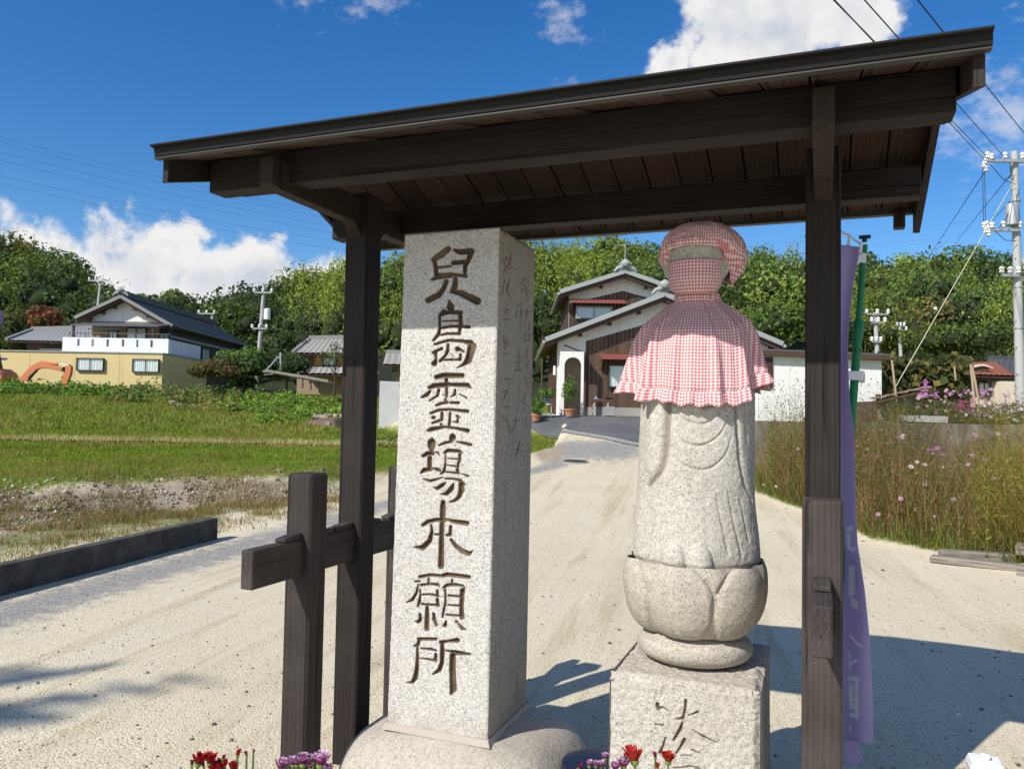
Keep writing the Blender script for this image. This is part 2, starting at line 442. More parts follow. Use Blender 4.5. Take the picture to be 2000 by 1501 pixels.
def m_ground(nt, co):
    k = nt.n('ShaderNodeSeparateColor', Color=nt.attr('Col'))
    n1 = nt.noise(co, .55, 5, .6); n2 = nt.noise(co, 6, 5, .65); n3 = nt.noise(co, 45, 4, .7); n4 = nt.noise(co, 190, 3, .7)
    st = nt.noise(nt.mapping(nt.mapping(co, rot=(0, 0, R_(-9))), (1.5, .10, 1)), 2.4, 6, .66)
    sand = nt.mix(nt.ss(n1, .3, .7), (.58, .505, .355), (.66, .585, .435))
    sand = nt.mix(nt.ss(st, .48, .66, 0, .85), sand, (.44, .35, .215))
    sand = nt.mix(nt.ss(n3, .52, .75, 0, .35), sand, (.40, .33, .22))
    v = nt.n('ShaderNodeTexVoronoi', Scale=85.0, Vector=co)
    vr = nt.n('ShaderNodeSeparateColor', Color=v.outputs['Color'])
    gr = nt.mix(vr.outputs[0], (.45, .375, .235), (.78, .70, .52))
    sand = nt.mix(nt.ss(nt.noise(co, .35, 3), .40, .62, .22, .62), sand, gr)
    sand = nt.mix(nt.math('MULTIPLY', nt.math('LESS_THAN', vr.outputs[1], .035), nt.ss(v.outputs['Distance'], .3, .5, 1, 0)), sand, (.09, .08, .075))
    grav = nt.mix(vr.outputs[2], (.16, .155, .145), (.42, .40, .36))
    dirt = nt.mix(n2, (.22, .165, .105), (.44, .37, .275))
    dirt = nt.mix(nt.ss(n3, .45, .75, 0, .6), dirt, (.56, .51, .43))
    grs = nt.mix(n2, (.10, .135, .014), (.19, .215, .034))
    def w(ch, amp=.5): return nt.ss(nt.math('ADD', k.outputs[ch], nt.math('MULTIPLY', nt.math('SUBTRACT', nt.math('MULTIPLY_ADD', n3, .4, c=nt.math('MULTIPLY', n2, .6)), .5), amp*2)), .30, .70)
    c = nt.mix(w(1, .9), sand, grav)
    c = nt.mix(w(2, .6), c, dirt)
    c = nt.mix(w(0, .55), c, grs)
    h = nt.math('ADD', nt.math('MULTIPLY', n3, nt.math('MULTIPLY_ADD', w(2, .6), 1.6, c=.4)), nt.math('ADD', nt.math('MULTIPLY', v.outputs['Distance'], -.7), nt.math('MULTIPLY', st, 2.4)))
    return dict(Color=c, Rough=.95, Spec=.15, Height=h, Dist=.008, Bump=.75)
GROUND = material('sandy_ground', m_ground)
def m_asph(nt, co):
    n = nt.noise(co, .8, 5, .6); f = nt.noise(co, 120, 3, .7)
    c = nt.mix(nt.ss(n, .3, .7), (.085, .088, .092), (.135, .135, .135))
    return dict(Color=nt.mix(nt.ss(f, .5, .8, 0, .4), c, (.22, .22, .21)), Rough=.9, Height=f, Dist=.004)
ASPHALT = material('asphalt', m_asph)
def m_streaky(col, amt, sc=1.0):
    def f(nt, co):
        n = nt.noise(co, 1.2*sc, 5, .6); s = nt.noise(nt.mapping(co, (3.0*sc, 3.0*sc, .18)), 1.6, 5, .65)
        c = nt.mix(n, tuple(x*.94 for x in col), tuple(min(1, x*1.04) for x in col))
        return dict(Color=nt.mix(nt.ss(s, .48, .72, 0, amt), c, tuple(x*.55 for x in col)), Rough=.9)
    return f
PLASTER = material('white_plaster', m_streaky((.78, .76, .71), .35))
PLASTER_W = material('white_siding', m_streaky((.80, .79, .75), .22))
YELLOW = material('yellow_stucco', m_streaky((.66, .53, .26), .28, .6))
BALC = material('white_balcony_paint', m_streaky((.74, .75, .79), .3))
TAN = flat('tan_wall', (.30, .22, .145), .9, .12, 1)
DARKWALL = flat('shade_blue_wall', (.055, .06, .075), .7, .15, 1)  # bluish dark tone puts the shade of the house flank into its colour
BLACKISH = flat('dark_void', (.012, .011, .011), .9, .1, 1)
def m_siding(nt, co):
    rnd = nt.attr('Col')
    g = nt.noise(nt.mapping(co, (1, 1, .05)), 14, 5, .65); n = nt.noise(co, .9, 4)
    c = nt.mix(g, (.058, .034, .022), (.125, .078, .050))
    c = nt.mix(nt.ss(n, .45, .7, 0, .5), c, (.045, .034, .028))
    return dict(Color=nt.mix(1.0, c, rnd, 'MULTIPLY'), Rough=.8)
SIDING = material('charred_board_siding', m_siding)
def m_tile(nt, co, a, b):
    n = nt.noise(co, 3, 5, .65); m = nt.noise(co, 12, 3)
    return dict(Color=nt.mix(nt.math('MULTIPLY_ADD', m, .5, c=nt.math('MULTIPLY', n, .5)), a, b), Rough=.55, Spec=.4)
TILE = material('grey_roof_tile', lambda nt, co: m_tile(nt, co, (.075, .08, .09), (.15, .155, .165)))
TILE_L = material('pale_grey_roof_tile', lambda nt, co: m_tile(nt, co, (.17, .165, .155), (.29, .285, .27)))
TILE_EDGE = material('green_grey_verge_tile', lambda nt, co: m_tile(nt, co, (.25, .27, .265), (.40, .42, .41)))
TILE_RED = material('red_brown_roof_tile', lambda nt, co: m_tile(nt, co, (.16, .055, .035), (.27, .10, .065)))
TILE_BR = material('brown_roof_tile', lambda nt, co: m_tile(nt, co, (.20, .14, .10), (.33, .25, .19)))
REDMET = flat('red_awning', (.26, .075, .06), .5, .15, 3)
BROWN = flat('brown_trim', (.085, .05, .038), .6, .2, 5)
ALU = flat('bronze_window_frame', (.06, .05, .043), .45, .15, 5, .3)
GUTTER = flat('gutter_plastic', (.35, .36, .35), .5, .15, 4)
def glass_mat():
    m = bpy.data.materials.new('window_glass'); m.use_nodes = True; nt = NT(m.node_tree)
    fr = nt.n('ShaderNodeLayerWeight', Blend=.5).outputs['Facing']
    f = nt.math('MULTIPLY_ADD', nt.math('POWER', fr, 4.0), .7, c=.06)
    s = nt.n('ShaderNodeMixShader', i0=f, i1=nt.n('ShaderNodeBsdfTransparent', Color=(.93, .95, .95, 1)), i2=nt.n('ShaderNodeBsdfGlossy', Color=(.9, .93, .95, 1), Roughness=.05))
    nt.n('ShaderNodeOutputMaterial', Surface=s); return m
GLASS = glass_mat()
CURTAIN = flat('net_curtain', (.84, .85, .84), .9, .1, 3)
POLE_C = flat('utility_pole_concrete', (.42, .42, .41), .85, .12, 3)
STEEL = flat('galvanised_steel', (.42, .43, .44), .5, .12, 6, .4)
PORC = flat('white_porcelain', (.80, .79, .76), .25, .04, 5)
WIREM = flat('black_cable', (.02, .02, .022), .6, .1, 3)
WIREL = flat('pale_cable_guard', (.48, .47, .33), .6, .1, 3)
ORANGE = flat('excavator_orange', (.60, .20, .085), .5, .12, 4)
RUBBER = flat('black_rubber', (.02, .02, .02), .8, .2, 6)
TERRA = flat('terracotta', (.42, .19, .11), .8, .15, 8)
GREEN_P = flat('green_pole_plastic', (.010, .165, .060), .38, .12, 6)
WHITE_P = flat('white_plastic', (.80, .80, .83), .35, .03, 5)
NAVY = flat('navy_plastic', (.012, .015, .036), .4, .15, 5)
STONE_RUB = flat('rubble_stone', (.36, .31, .25), .9, .35, 4, bump=.8, dist=.03)
SLEEPER = material('old_sleeper_wood', lambda nt, co: m_wood(nt, co, (.16, .135, .11), (.27, .235, .195), (.30, .27, .23), .9))
BAMBOO_P = flat('dry_bamboo_pole', (.42, .31, .20), .6, .15, 4)
def m_purple(nt, co):
    n = nt.noise(co, 3, 3)
    c = nt.mix(nt.attr('Col'), nt.mix(n, (.52, .46, .72), (.57, .51, .77)), (.70, .73, .82))
    return dict(Color=c, Rough=.85, Trans=.5, TransColor=c, Height=nt.noise(co, 400, 2), Dist=.001, Bump=.3)
PURPLE = material('purple_banner_cloth', m_purple)
def m_gingham(nt, co):
    uv = nt.n('ShaderNodeUVMap', {'uv_map': 'UVMap'}).outputs[0]
    s = nt.n('ShaderNodeSeparateXYZ', Vector=uv)
    def stripe(v): return nt.ss(nt.math('ABSOLUTE', nt.math('SUBTRACT', nt.math('FRACT', nt.math('MULTIPLY', v, 1/.0120)), .5)), .20, .30)
    a = stripe(s.outputs[0]); b = stripe(s.outputs[1])
    f = nt.math('MULTIPLY', nt.math('ADD', a, b), .5)
    rp = nt.n('ShaderNodeValToRGB', Fac=f)
    e = rp.color_ramp.elements
    e[0].color = (.84, .79, .77, 1); e[1].color = (.55, .115, .145, 1)
    x = rp.color_ramp.elements.new(.5); x.color = (.71, .39, .40, 1)
    n = nt.noise(co, 14, 4)
    c = nt.mix(nt.ss(n, .3, .8, 0, .22), rp.outputs[0], (.62, .42, .38))
    return dict(Color=c, Rough=.9, Trans=.12, TransColor=c, Height=nt.math('ADD', nt.noise(co, 26, 4, .55), nt.math('MULTIPLY', nt.noise(co, 700, 2), .06)), Dist=.008, Bump=.55)
GINGHAM = material('red_gingham_cotton', m_gingham)

# ------------------------------------------------------------------ terrain
def sstep(x, a, b):
    t = np.clip((x-a)/(b-a), 0, 1); return t*t*(3-2*t)
BED = [(1440, 17.0), (1480, 15.0), (1600, 12.4), (1700, 10.6), (1850, 9.5), (2000, 8.5), (2300, 7.2)]
WALL_A = (px_of(1455, 19.6), 19.6); WALL_B = (px_of(2150, 13.6), 13.6)
def wall_d(u):
    return WALL_A[1]+(u-WALL_A[0])*(WALL_B[1]-WALL_A[1])/(WALL_B[0]-WALL_A[0])
def zones(u, d):
    dd = np.maximum(d, 1.0); px = u/dd*FPX+1000
    px = np.where(d < 1, np.where(u < 0, -4000, 6000), px)
    road = np.interp(d, [-100, 10, 14, 19.4, 24, 28, 32, 60, 90, 140, 600], [0, 0, .12, .50, 1.10, 1.64, 1.74, 2.4, 3, 4, 6])
    B = np.interp(px, [-900, -400, 0, 250, 425, 560, 640, 1000, 1085, 1130], [7.5, 9.0, 10.4, 11.8, 12.8, 13.4, 14.0, 18.6, 21.5, 32])
    f = sstep(d-B, -.2, 1.3)*(1-sstep(px, 1075, 1140))*(1-sstep(px, 720, 800)*sstep(d, 25, 27.5))
    f = np.where(d < 3, 0, f)
    fld = np.interp(d, [8, 12.5, 14.5, 22, 26, 34, 40, 45, 48.5, 60, 90, 140], [.48, .50, .53, .66, .86, 1.62, 2.32, 2.55, 1.6, 1.6, 2.6, 4])
    h = road*(1-f)+fld*f
    # raised garden behind the concrete wall on the right
    wd = WALL_A[1]+(u-WALL_A[0])*(WALL_B[1]-WALL_A[1])/(WALL_B[0]-WALL_A[0])
    g = sstep(d-wd, .05, .3)*sstep(u, 5.0, 5.6)*(1-sstep(d, 26, 30))
    bedd = np.interp(px, [p for p, _ in BED], [q for _, q in BED])
    bed = sstep(d-bedd, -.15, .5)*sstep(px, 1440, 1475)
    h = np.where((u > 5.3) & (d < wd), np.minimum(h, .10+.25*bed), h)
    h = h*(1-g)+1.52*g
    h = h + .05*bed*(1-g)
    return h, f, bed, g, px, B
def hgt(u, d):
    return float(zones(np.array([u]), np.array([d]))[0][0])
def vnoise(x, y, seed=0):
    """cheap smooth value noise"""
    r = np.random.default_rng(seed).random((64, 64))
    xi = np.floor(x).astype(int); yi = np.floor(y).astype(int); fx = x-xi; fy = y-yi
    fx = fx*fx*(3-2*fx); fy = fy*fy*(3-2*fy)
    g = lambda a, b: r[a % 64, b % 64]
    return (g(xi, yi)*(1-fx)+g(xi+1, yi)*fx)*(1-fy)+(g(xi, yi+1)*(1-fx)+g(xi+1, yi+1)*fx)*fy
def fbm(x, y, seed=0, o=4):
    s = 0; a = .5
    for i in range(o): s = s+a*vnoise(x*2**i, y*2**i, seed+i); a *= .5
    return s
def ground_z(u, d):
    h, f, bed, g, px, B = zones(u, d)
    bank = np.exp(-((d-B-.3)/.8)**2)*f*4*(1-f*.6)
    h = h + .10*(fbm(u*1.3, d*1.3, 3)-.47)*np.clip(bank*1.4+f*.5, 0, 1)+.13*(fbm(u*3.1, d*3.1, 23, 4)-.47)*np.clip(bank*2.0, 0, 1)
    h = h + .065*(fbm((u*.976-d*.217)*1.7, (u*.217+d*.976)*.10, 9)-.47)*(1-f)
    return h
def make_ground():
    us = np.concatenate([[-400, -200, -120, -80, -60, -45, -36], np.arange(-30, -16, .5), np.arange(-16, 14, .14), np.arange(14, 34, .5), [38, 46, 60, 90, 140, 250, 400]])
    ds = np.concatenate([[-200, -80, -40, -20, -10, -6, -3, -1], np.arange(0, 26, .13), np.arange(26, 52, .4), [54, 58, 64, 72, 82, 95, 120, 160, 230, 350, 600, 1200]])
    U, D = np.meshgrid(us, ds)
    Z = ground_z(U, D)
    _, f, bed, g, px, B = zones(U, D)
    V = U[..., None]*np.array(R0)+D[..., None]*np.array(F0); V[..., 2] = Z
    nu, nd = len(us), len(ds)
    i = np.arange(nd-1)[:, None]*nu+np.arange(nu-1)[None]
    q = np.stack([i, i+1, i+nu+1, i+nu], -1).reshape(-1, 4)
    me = mesh_np('ground', V.reshape(-1, 3), quads=q, smooth=True)
    # cover: R grass, G grey gravel, B bare bank soil
    # stubble line and bank
    bankd = np.exp(-((D-B-.15)/.85)**2)*sstep(px, -600, -100)*(1-sstep(px, 560, 640))
    foot = sstep(D-B, -3.2, -1.2)*(1-sstep(D-B, -.6, .3))*(1-sstep(px, 400, 520))
    mound = np.exp(-((px-1075)/40)**2-((D-21)/2.0)**2)
    stub = np.exp(-((D-22.3-.012*(px-300)*.02)/.30)**2)*(1-sstep(px, 640, 700))
    gr = np.clip(f*1.0 - bankd*.75 - mound*.6, 0, 1)
    gr = np.maximum(gr, foot*.52)
    gr = np.maximum(gr, np.maximum(bed*.8, g*.7))
    gr = np.maximum(gr, sstep(D, 30, 34)*.9)
    # grey gravel strip by the curb, and along the asphalt
    cu = np.interp(D, [2, 6.7, 9.8, 13, 16, 19], [-5.2, -4.3, -3.62, -2.7, -1.2, 0.6])
    gv = np.exp(-((U-cu-.55)/.55)**2)*sstep(D, 1, 4)*(1-sstep(D, 20, 24))*.72
    gv = np.maximum(gv, np.exp(-((px-1160)/110)**4-((D-21.3)/1.9)**2)*.9)
    gv = np.maximum(gv, sstep(U, cu-4, cu-.4)*(1-sstep(U, cu-.3, cu))*(1-sstep(D, 8.5, 9.5))*.25)
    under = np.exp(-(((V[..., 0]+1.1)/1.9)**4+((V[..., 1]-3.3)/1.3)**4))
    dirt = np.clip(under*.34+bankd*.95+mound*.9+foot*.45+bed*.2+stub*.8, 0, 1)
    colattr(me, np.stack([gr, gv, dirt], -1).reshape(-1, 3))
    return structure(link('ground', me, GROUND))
make_ground()
def GP(u, d, dz=0.0):
    """points on the ground"""
    u = np.asarray(u, float); d = np.asarray(d, float)
    P = u[..., None]*np.array(R0)+d[..., None]*np.array(F0); P[..., 2] = ground_z(u, d)+dz
    return P

def sheet(name, near, far, n, mat, dz, m=10):
    """strip of surface between two polylines in (u, d), draped on the ground"""
    a = np.array(near); b = np.array(far)
    t = np.linspace(0, 1, n); ta = np.linspace(0, 1, len(a)); tb = np.linspace(0, 1, len(b))
    A = np.stack([np.interp(t, ta, a[:, k]) for k in (0, 1)], -1); Bq = np.stack([np.interp(t, tb, b[:, k]) for k in (0, 1)], -1)
    s = np.linspace(0, 1, m)[:, None, None]
    P = A[None]*(1-s)+Bq[None]*s
    V = GP(P[..., 0], P[..., 1], dz)
    i = np.arange(m-1)[:, None]*n+np.arange(n-1)[None]
    me = mesh_np(name, V.reshape(-1, 3), quads=np.stack([i, i+1, i+n+1, i+n], -1).reshape(-1, 4), smooth=True)
    return structure(link(name, me, mat))
def UPX(px, d): return (px_of(px, d), d)
sheet('asphalt_road', [UPX(800, 27.5), UPX(900, 27.1), UPX(1040, 26.3), UPX(1150, 24.2), UPX(1250, 22.6), UPX(1400, 20.9), UPX(1448, 20.3)],
      [UPX(800, 29.2), UPX(900, 29.1), UPX(1040, 28.9), UPX(1150, 28.7), UPX(1250, 28.6), UPX(1400, 28.6), UPX(1448, 28.6)], 90, ASPHALT, .022, 26)
sheet('concrete_gutter', [UPX(1085, 24.6), UPX(1150, 23.5), UPX(1250, 21.9), UPX(1400, 20.2), UPX(1440, 19.9)],
      [UPX(1085, 25.1), UPX(1150, 24.1), UPX(1250, 22.5), UPX(1400, 20.8), UPX(1440, 20.2)], 50, CONC, .028, 5)
# manhole cover let into the gravel by the road
mh = GP(np.array([px_of(1125, 19.4)]), np.array([19.4]))[0]
t = thing('manhole_cover', 'round dark manhole cover in the grey gravel below the asphalt road', 'manhole cover', mh)
IRON = flat('cast_iron', (.05, .05, .052), .6, .25, 20)
nrm = Vector((-F0.x*.07, -F0.y*.07, 1)).normalized()
ax = (Vector((1, 0, 0)).cross(nrm).cross(nrm).normalized()*-1, nrm.cross(Vector((1, 0, 0))).normalized(), nrm)
MB().lathe([(.33, -.03), (.33, .035), (.30, .038)], mh, 28, ax).build('rim', CONC, t, smooth=True)
MB().lathe([(.29, 0.0), (.29, .042), (.10, .046)], mh, 28, ax).build('lid', IRON, t, smooth=True)

# ------------------------------------------------------------------ hills and woods
HILLS = [
 ('left', 84, [(-1400, 300, 186), (-700, 340, 178), (-250, 395, 170), (-60, 440, 167), (0, 452, 167), (50, 466, 167), (95, 488, 166), (140, 528, 164), (170, 548, 161), (215, 585, 158), (280, 640, 152), (340, 690, 143)]),
 ('far', 130, [(60, 600, 230), (140, 570, 230), (190, 558, 230), (250, 562, 230), (310, 567, 232), (370, 572, 235), (425, 570, 240), (450, 588, 245), (490, 592, 255), (540, 590, 260), (620, 560, 260), (700, 560, 260)]),
 ('right', 72, [(400, 640, 232), (440, 608, 229), (500, 580, 225), (560, 568, 220), (620, 545, 214), (660, 524, 205), (755, 500, 194), (860, 482, 183), (1000, 467, 174), (1090, 458, 170), (1200, 455, 170), (1290, 468, 174), (1400, 480, 177), (1480, 487, 180), (1570, 490, 183), (1640, 502, 186), (1690, 512, 183), (1730, 500, 174), (1790, 490, 167), (1850, 488, 167), (1930, 492, 170), (1970, 505, 178), (2010, 520, 186), (2150, 530, 194), (2500, 520, 202), (3300, 520, 217)]),
]
def make_hills():
    rg = np.random.default_rng(21)
    for name, d0, tab in HILLS:
        pxs = np.array([t[0] for t in tab], float); ys = np.array([t[1] for t in tab], float); Ds = np.array([t[2] for t in tab], float)
        cols = np.linspace(pxs[0], pxs[-1], 110); S = np.linspace(0, 1.35, 26)
        def surf(px, s, lift=0.0):
            D = np.interp(px, pxs, Ds); y = np.interp(px, pxs, ys)
            zc = EYE+(812+.018*(px-1000)-y)*D/FPX-(14.5 if name == 'far' else 14.6)
            d = d0+(D-d0)*s
            zb = np.interp(d0, [72, 84, 130], [2.6, 2.8, 6.0])
            f = np.where(s <= 1, np.sin(np.clip(s, 0, 1)*math.pi/2)**1.15, 1-(s-1)*.8)
            return d, (px-1000)/FPX*d, zb+(zc-zb)*f+lift
        P, Sg = np.meshgrid(cols, S)
        d, u, z = surf(P, Sg)
        V = u[..., None]*np.array(R0)+d[..., None]*np.array(F0); V[..., 2] = z
        n, m = len(cols), len(S); i = np.arange(m-1)[:, None]*n+np.arange(n-1)[None]
        me = mesh_np('hill', V.reshape(-1, 3), quads=np.stack([i, i+1, i+n+1, i+n], -1).reshape(-1, 4), smooth=True)
        structure(link('hill', me, CORE))
        # woods
        cl = Cloud(); coreV = []; coreF = []; nb = 0
        ico = bmesh.new(); bmesh.ops.create_icosphere(ico, subdivisions=1, radius=1)
        iv = np.array([v.co[:] for v in ico.verts]); jf = [[v.index for v in f.verts] for f in ico.faces]; ico.free()
        cnt = {'left': 195, 'far': 170, 'right': 640}[name]
        lo, hi = {'left': (-150, 345), 'far': (60, 700), 'right': (400, 2200)}[name]
        spots = []
        # sample evenly by area (distance squared) over the visible slope
        while len(spots) < cnt:
            px = lo+rg.random()*(hi-lo); s = rg.random()**.85*1.06
            d, u, z = [float(np.ravel(v)[0]) for v in surf(np.array([px]), np.array([s]))]
            if rg.random() > (d/290 if name == 'far' else d/215): continue
            r = (2.4+(2.0 if name == 'far' else 3.2)*rg.random()**1.4)*(1.3 if name == 'far' else 1.0)
            if any((u-a)**2+(d-b)**2 < (.70*(r+c))**2 for a, b, c, *_ in spots) and rg.random() < .93: continue
            spots.append((u, d, r, z, px, s))
        for u, d, r, z, px, s in spots:
            t = float(fbm(np.array([px*.011+7]), np.array([s*3.1+2]), 5, 3)[0])*1.15
            bam = False
            if name == 'right':
                if 600 < px < 690 and s < .75: bam = rg.random() < .7
                elif px < 600: t -= .14
                elif 760 < px < 1180: t += .14; bam = rg.random() < .42
                elif px > 1690 and s > .45: t -= .08
                elif px > 1600 and s < .35: bam = rg.random() < .35
            if name == 'left': t -= .08
            if t > .62 and rg.random() < .6: bam = True
            jitc = rg.random()
            if bam: col = np.array([.105, .128, .018])*(0.75+.5*jitc)
            elif t > .55: col = np.array([.080, .108, .020])*(0.8+.4*jitc)
            elif t > .42: col = np.array([.050, .074, .018])*(0.75+.5*jitc)
            else: col = np.array([.030, .048, .016])*(0.75+.5*jitc)
            if rg.random() < .012: col = np.array([.09, .075, .025])
            c = R0*u+F0*d; base = np.array([c.x, c.y, z])
            n = int(np.clip(560*(r/3.3)**1.5, 620 if name == 'far' else 300, 800 if name == 'far' else 1250)); ls = np.clip((.0062 if name == 'far' else .0046)*d, .30, 1.6)*(.85 if bam else 1)*(.8+.4*jitc); col = col*(2.3 if name == 'right' and px > 560 else 1.8)
            if bam:
                for kk in range(3):
                    off = rg.normal(size=3)*r*.45; off[2] = 0
                    hh = 4+3.0*rg.random()
                    Pq, Nq, k, lc, lr = crown_points(base+off+[0, 0, hh], (r*.62, r*.62, hh*.85), n//3, rg, 6, .55)
                    Nq[:, 2] += .3; Nq /= np.linalg.norm(Nq, axis=1, keepdims=True)
                    cc = jit(col, len(Pq), rg, .3)*(0.75+.5*rg.random(6)[k])[:, None]
                    cl.leaves(Pq, Nq, ls, cc, rg, 2.6, 1.2)
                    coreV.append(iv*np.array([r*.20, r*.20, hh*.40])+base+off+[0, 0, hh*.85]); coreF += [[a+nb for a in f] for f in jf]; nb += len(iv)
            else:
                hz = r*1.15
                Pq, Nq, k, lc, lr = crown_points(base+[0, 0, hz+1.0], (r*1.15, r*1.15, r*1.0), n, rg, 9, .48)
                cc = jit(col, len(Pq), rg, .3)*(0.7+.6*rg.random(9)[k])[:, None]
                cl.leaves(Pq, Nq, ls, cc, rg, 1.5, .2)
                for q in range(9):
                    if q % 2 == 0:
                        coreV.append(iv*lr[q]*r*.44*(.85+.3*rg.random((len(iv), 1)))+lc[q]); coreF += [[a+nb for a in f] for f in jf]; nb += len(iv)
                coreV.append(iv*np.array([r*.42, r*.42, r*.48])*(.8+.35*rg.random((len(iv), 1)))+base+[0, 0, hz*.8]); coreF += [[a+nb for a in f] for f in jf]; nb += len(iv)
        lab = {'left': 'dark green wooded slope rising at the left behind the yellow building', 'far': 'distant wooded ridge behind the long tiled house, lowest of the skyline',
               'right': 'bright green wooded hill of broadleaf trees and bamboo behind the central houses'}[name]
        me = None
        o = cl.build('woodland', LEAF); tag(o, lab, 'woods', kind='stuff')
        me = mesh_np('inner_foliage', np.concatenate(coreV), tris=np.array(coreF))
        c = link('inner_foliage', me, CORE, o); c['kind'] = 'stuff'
make_hills()

# ------------------------------------------------------------------ wooden shelter
XL, XR, PW = -2.03, 0.0, .124
YP = 3.155                       # front face of the main posts
YC = YP+PW/2
sh = thing('wooden_shelter', 'dark timber gabled shelter roof on two posts over the stone pillar and statue', 'shelter', ((XL+XR)/2, YC, 0))
EAVE_Y, REAR_Y, RIDGE_Y = 2.36, 3.93, 3.18
EAVE_Z = EYE+1.035               # top of the front eave
SLOPE = .30
RX0, RX1 = -2.46, .415
def roof_top(y):
    return EAVE_Z+SLOPE*(y-EAVE_Y) if y <= RIDGE_Y else EAVE_Z+SLOPE*(RIDGE_Y-EAVE_Y)-(y-RIDGE_Y)*(SLOPE*(RIDGE_Y-EAVE_Y)+EAVE_Z-2.60)/(REAR_Y-RIDGE_Y)
for X in (XL, XR):
    beam('post', (X, YC, -.05), (X, YC, 2.63), PW, PW, WOOD, sh, up=(0, 1, 0), bevel=.007)
    for y, zt in ((2.77+.062, 1.345), (3.60+.062, 1.33)):
        beam('support_post', (X, y, -.05), (X, y, zt), PW, PW, WOOD_OLD, sh, up=(0, 1, 0), bevel=.010)
    t = beam('tie_beam', (X, 2.46, 1.0), (X, 4.02, 1.0), .058, .148, WOOD_OLD, sh, bevel=.005)
    for y0, y1 in ((2.655, 2.768), (2.898, 3.0), (3.02, 3.152), (3.285, 3.40), (3.48, 3.598), (3.73, 3.83)):
        MB().hexa([(X-.025, y0, 1.076), (X+.025, y0, 1.076), (X+.025, y1, 1.076), (X-.025, y1, 1.076),
                   (X-.025, y0, 1.092 if y1 in (2.768, 3.152, 3.598) else 1.104), (X+.025, y0, 1.092 if y1 in (2.768, 3.152, 3.598) else 1.104), (X+.025, y1, 1.104 if y1 in (2.768, 3.152, 3.598) else 1.092), (X-.025, y1, 1.104 if y1 in (2.768, 3.152, 3.598) else 1.092)]).build('wedge', WOOD_OLD, t, bevel=.003)
    # cantilever arm through the post head, shouldered below
    aw = .064
    pr = [(2.50, 2.535), (2.50, 2.49), (2.56, 2.478), (3.08, 2.478), (3.154, 2.42), (3.28, 2.42), (3.36, 2.478), (3.78, 2.478), (3.84, 2.49), (3.84, 2.535), (3.84, 2.60), (2.50, 2.60)]
    MB().prism([(X-aw/2, y, z) for y, z in pr], (aw, 0, 0)).build('cantilever_arm', BEAM_IN, sh, bevel=.004)
# purlins and ridge
def hbeam(name, y, z, w, h, m):
    return beam(name, (RX0+.05, y, z), (RX1-.05, y, z), w, h, m, sh)
hbeam('front_purlin', 2.66, 2.585, .10, .135, WOOD)
hbeam('rear_purlin', 3.56, 2.575, .10, .125, WOOD)
hbeam('ridge_beam', RIDGE_Y, 2.765, .10, .12, BEAM_IN)
hbeam('inner_rail', 2.80, 2.60, .06, .09, BEAM_IN)
# boards of the roof underside, one by one
NB = 20
pw = (RX1-RX0-.06)/NB
for side in (0, 1):
    ya, yb = ((EAVE_Y+.035, RIDGE_Y) if side == 0 else (REAR_Y-.02, RIDGE_Y))
    L = math.hypot(yb-ya, roof_top(yb)-roof_top(ya))
    me = None
    for k in range(NB):
        x = RX0+.03+pw*(k+.5)
        o = beam('roof_board', (x, ya, roof_top(ya)-.045-.003*(k % 3)), (x, yb, roof_top(yb)-.045-.003*(k % 3)), pw-.007, .018, PLANK, sh, bevel=.002)
# metal covering with folded eave
def ribbon(name, ya, yb, off0, off1, m, x0, x1):
    p = [(x0, ya, roof_top(ya)+off0), (x1, ya, roof_top(ya)+off0), (x1, yb, roof_top(yb)+off0), (x0, yb, roof_top(yb)+off0),
         (x0, ya, roof_top(ya)+off1), (x1, ya, roof_top(ya)+off1), (x1, yb, roof_top(yb)+off1), (x0, yb, roof_top(yb)+off1)]
    return MB().hexa(p).build(name, m, sh)
ribbon('roof_sheet', EAVE_Y+.006, RIDGE_Y, -.026, -.004, METAL_ROOF, RX0+.01, RX1-.01)
ribbon('roof_sheet', REAR_Y, RIDGE_Y+.001, -.026, -.004, METAL_ROOF, RX0+.01, RX1-.01)
MB().prism([(RX0, EAVE_Y-.025, EAVE_Z+.004), (RX0, EAVE_Y-.025, EAVE_Z-.004), (RX0, EAVE_Y-.004, EAVE_Z-.008), (RX0, EAVE_Y+.002, EAVE_Z-.038), (RX0, EAVE_Y+.03, EAVE_Z-.042), (RX0, EAVE_Y+.03, EAVE_Z-.002), (RX0, EAVE_Y, EAVE_Z+.004)], (RX1-RX0, 0, 0)).build('eave_flashing', METAL_ROOF, sh, bevel=.002)
MB().box((RX0+.002, EAVE_Y-.004, EAVE_Z-.048), (RX1-.002, EAVE_Y+.026, EAVE_Z-.0432)).build('flashing_hem', METAL_EDGE, sh)
MB().box((RX0+.03, REAR_Y-.03, 2.535), (RX1-.03, REAR_Y+.012, 2.572)).build('rear_eave_strip', METAL_EDGE, sh)
MB().prism([(RX0, RIDGE_Y-.10, roof_top(RIDGE_Y)-.02), (RX0, RIDGE_Y, roof_top(RIDGE_Y)+.03), (RX0, RIDGE_Y+.10, roof_top(RIDGE_Y)-.02), (RX0, RIDGE_Y, roof_top(RIDGE_Y)-.015)], (RX1-RX0, 0, 0)).build('ridge_cap', METAL_ROOF, sh)
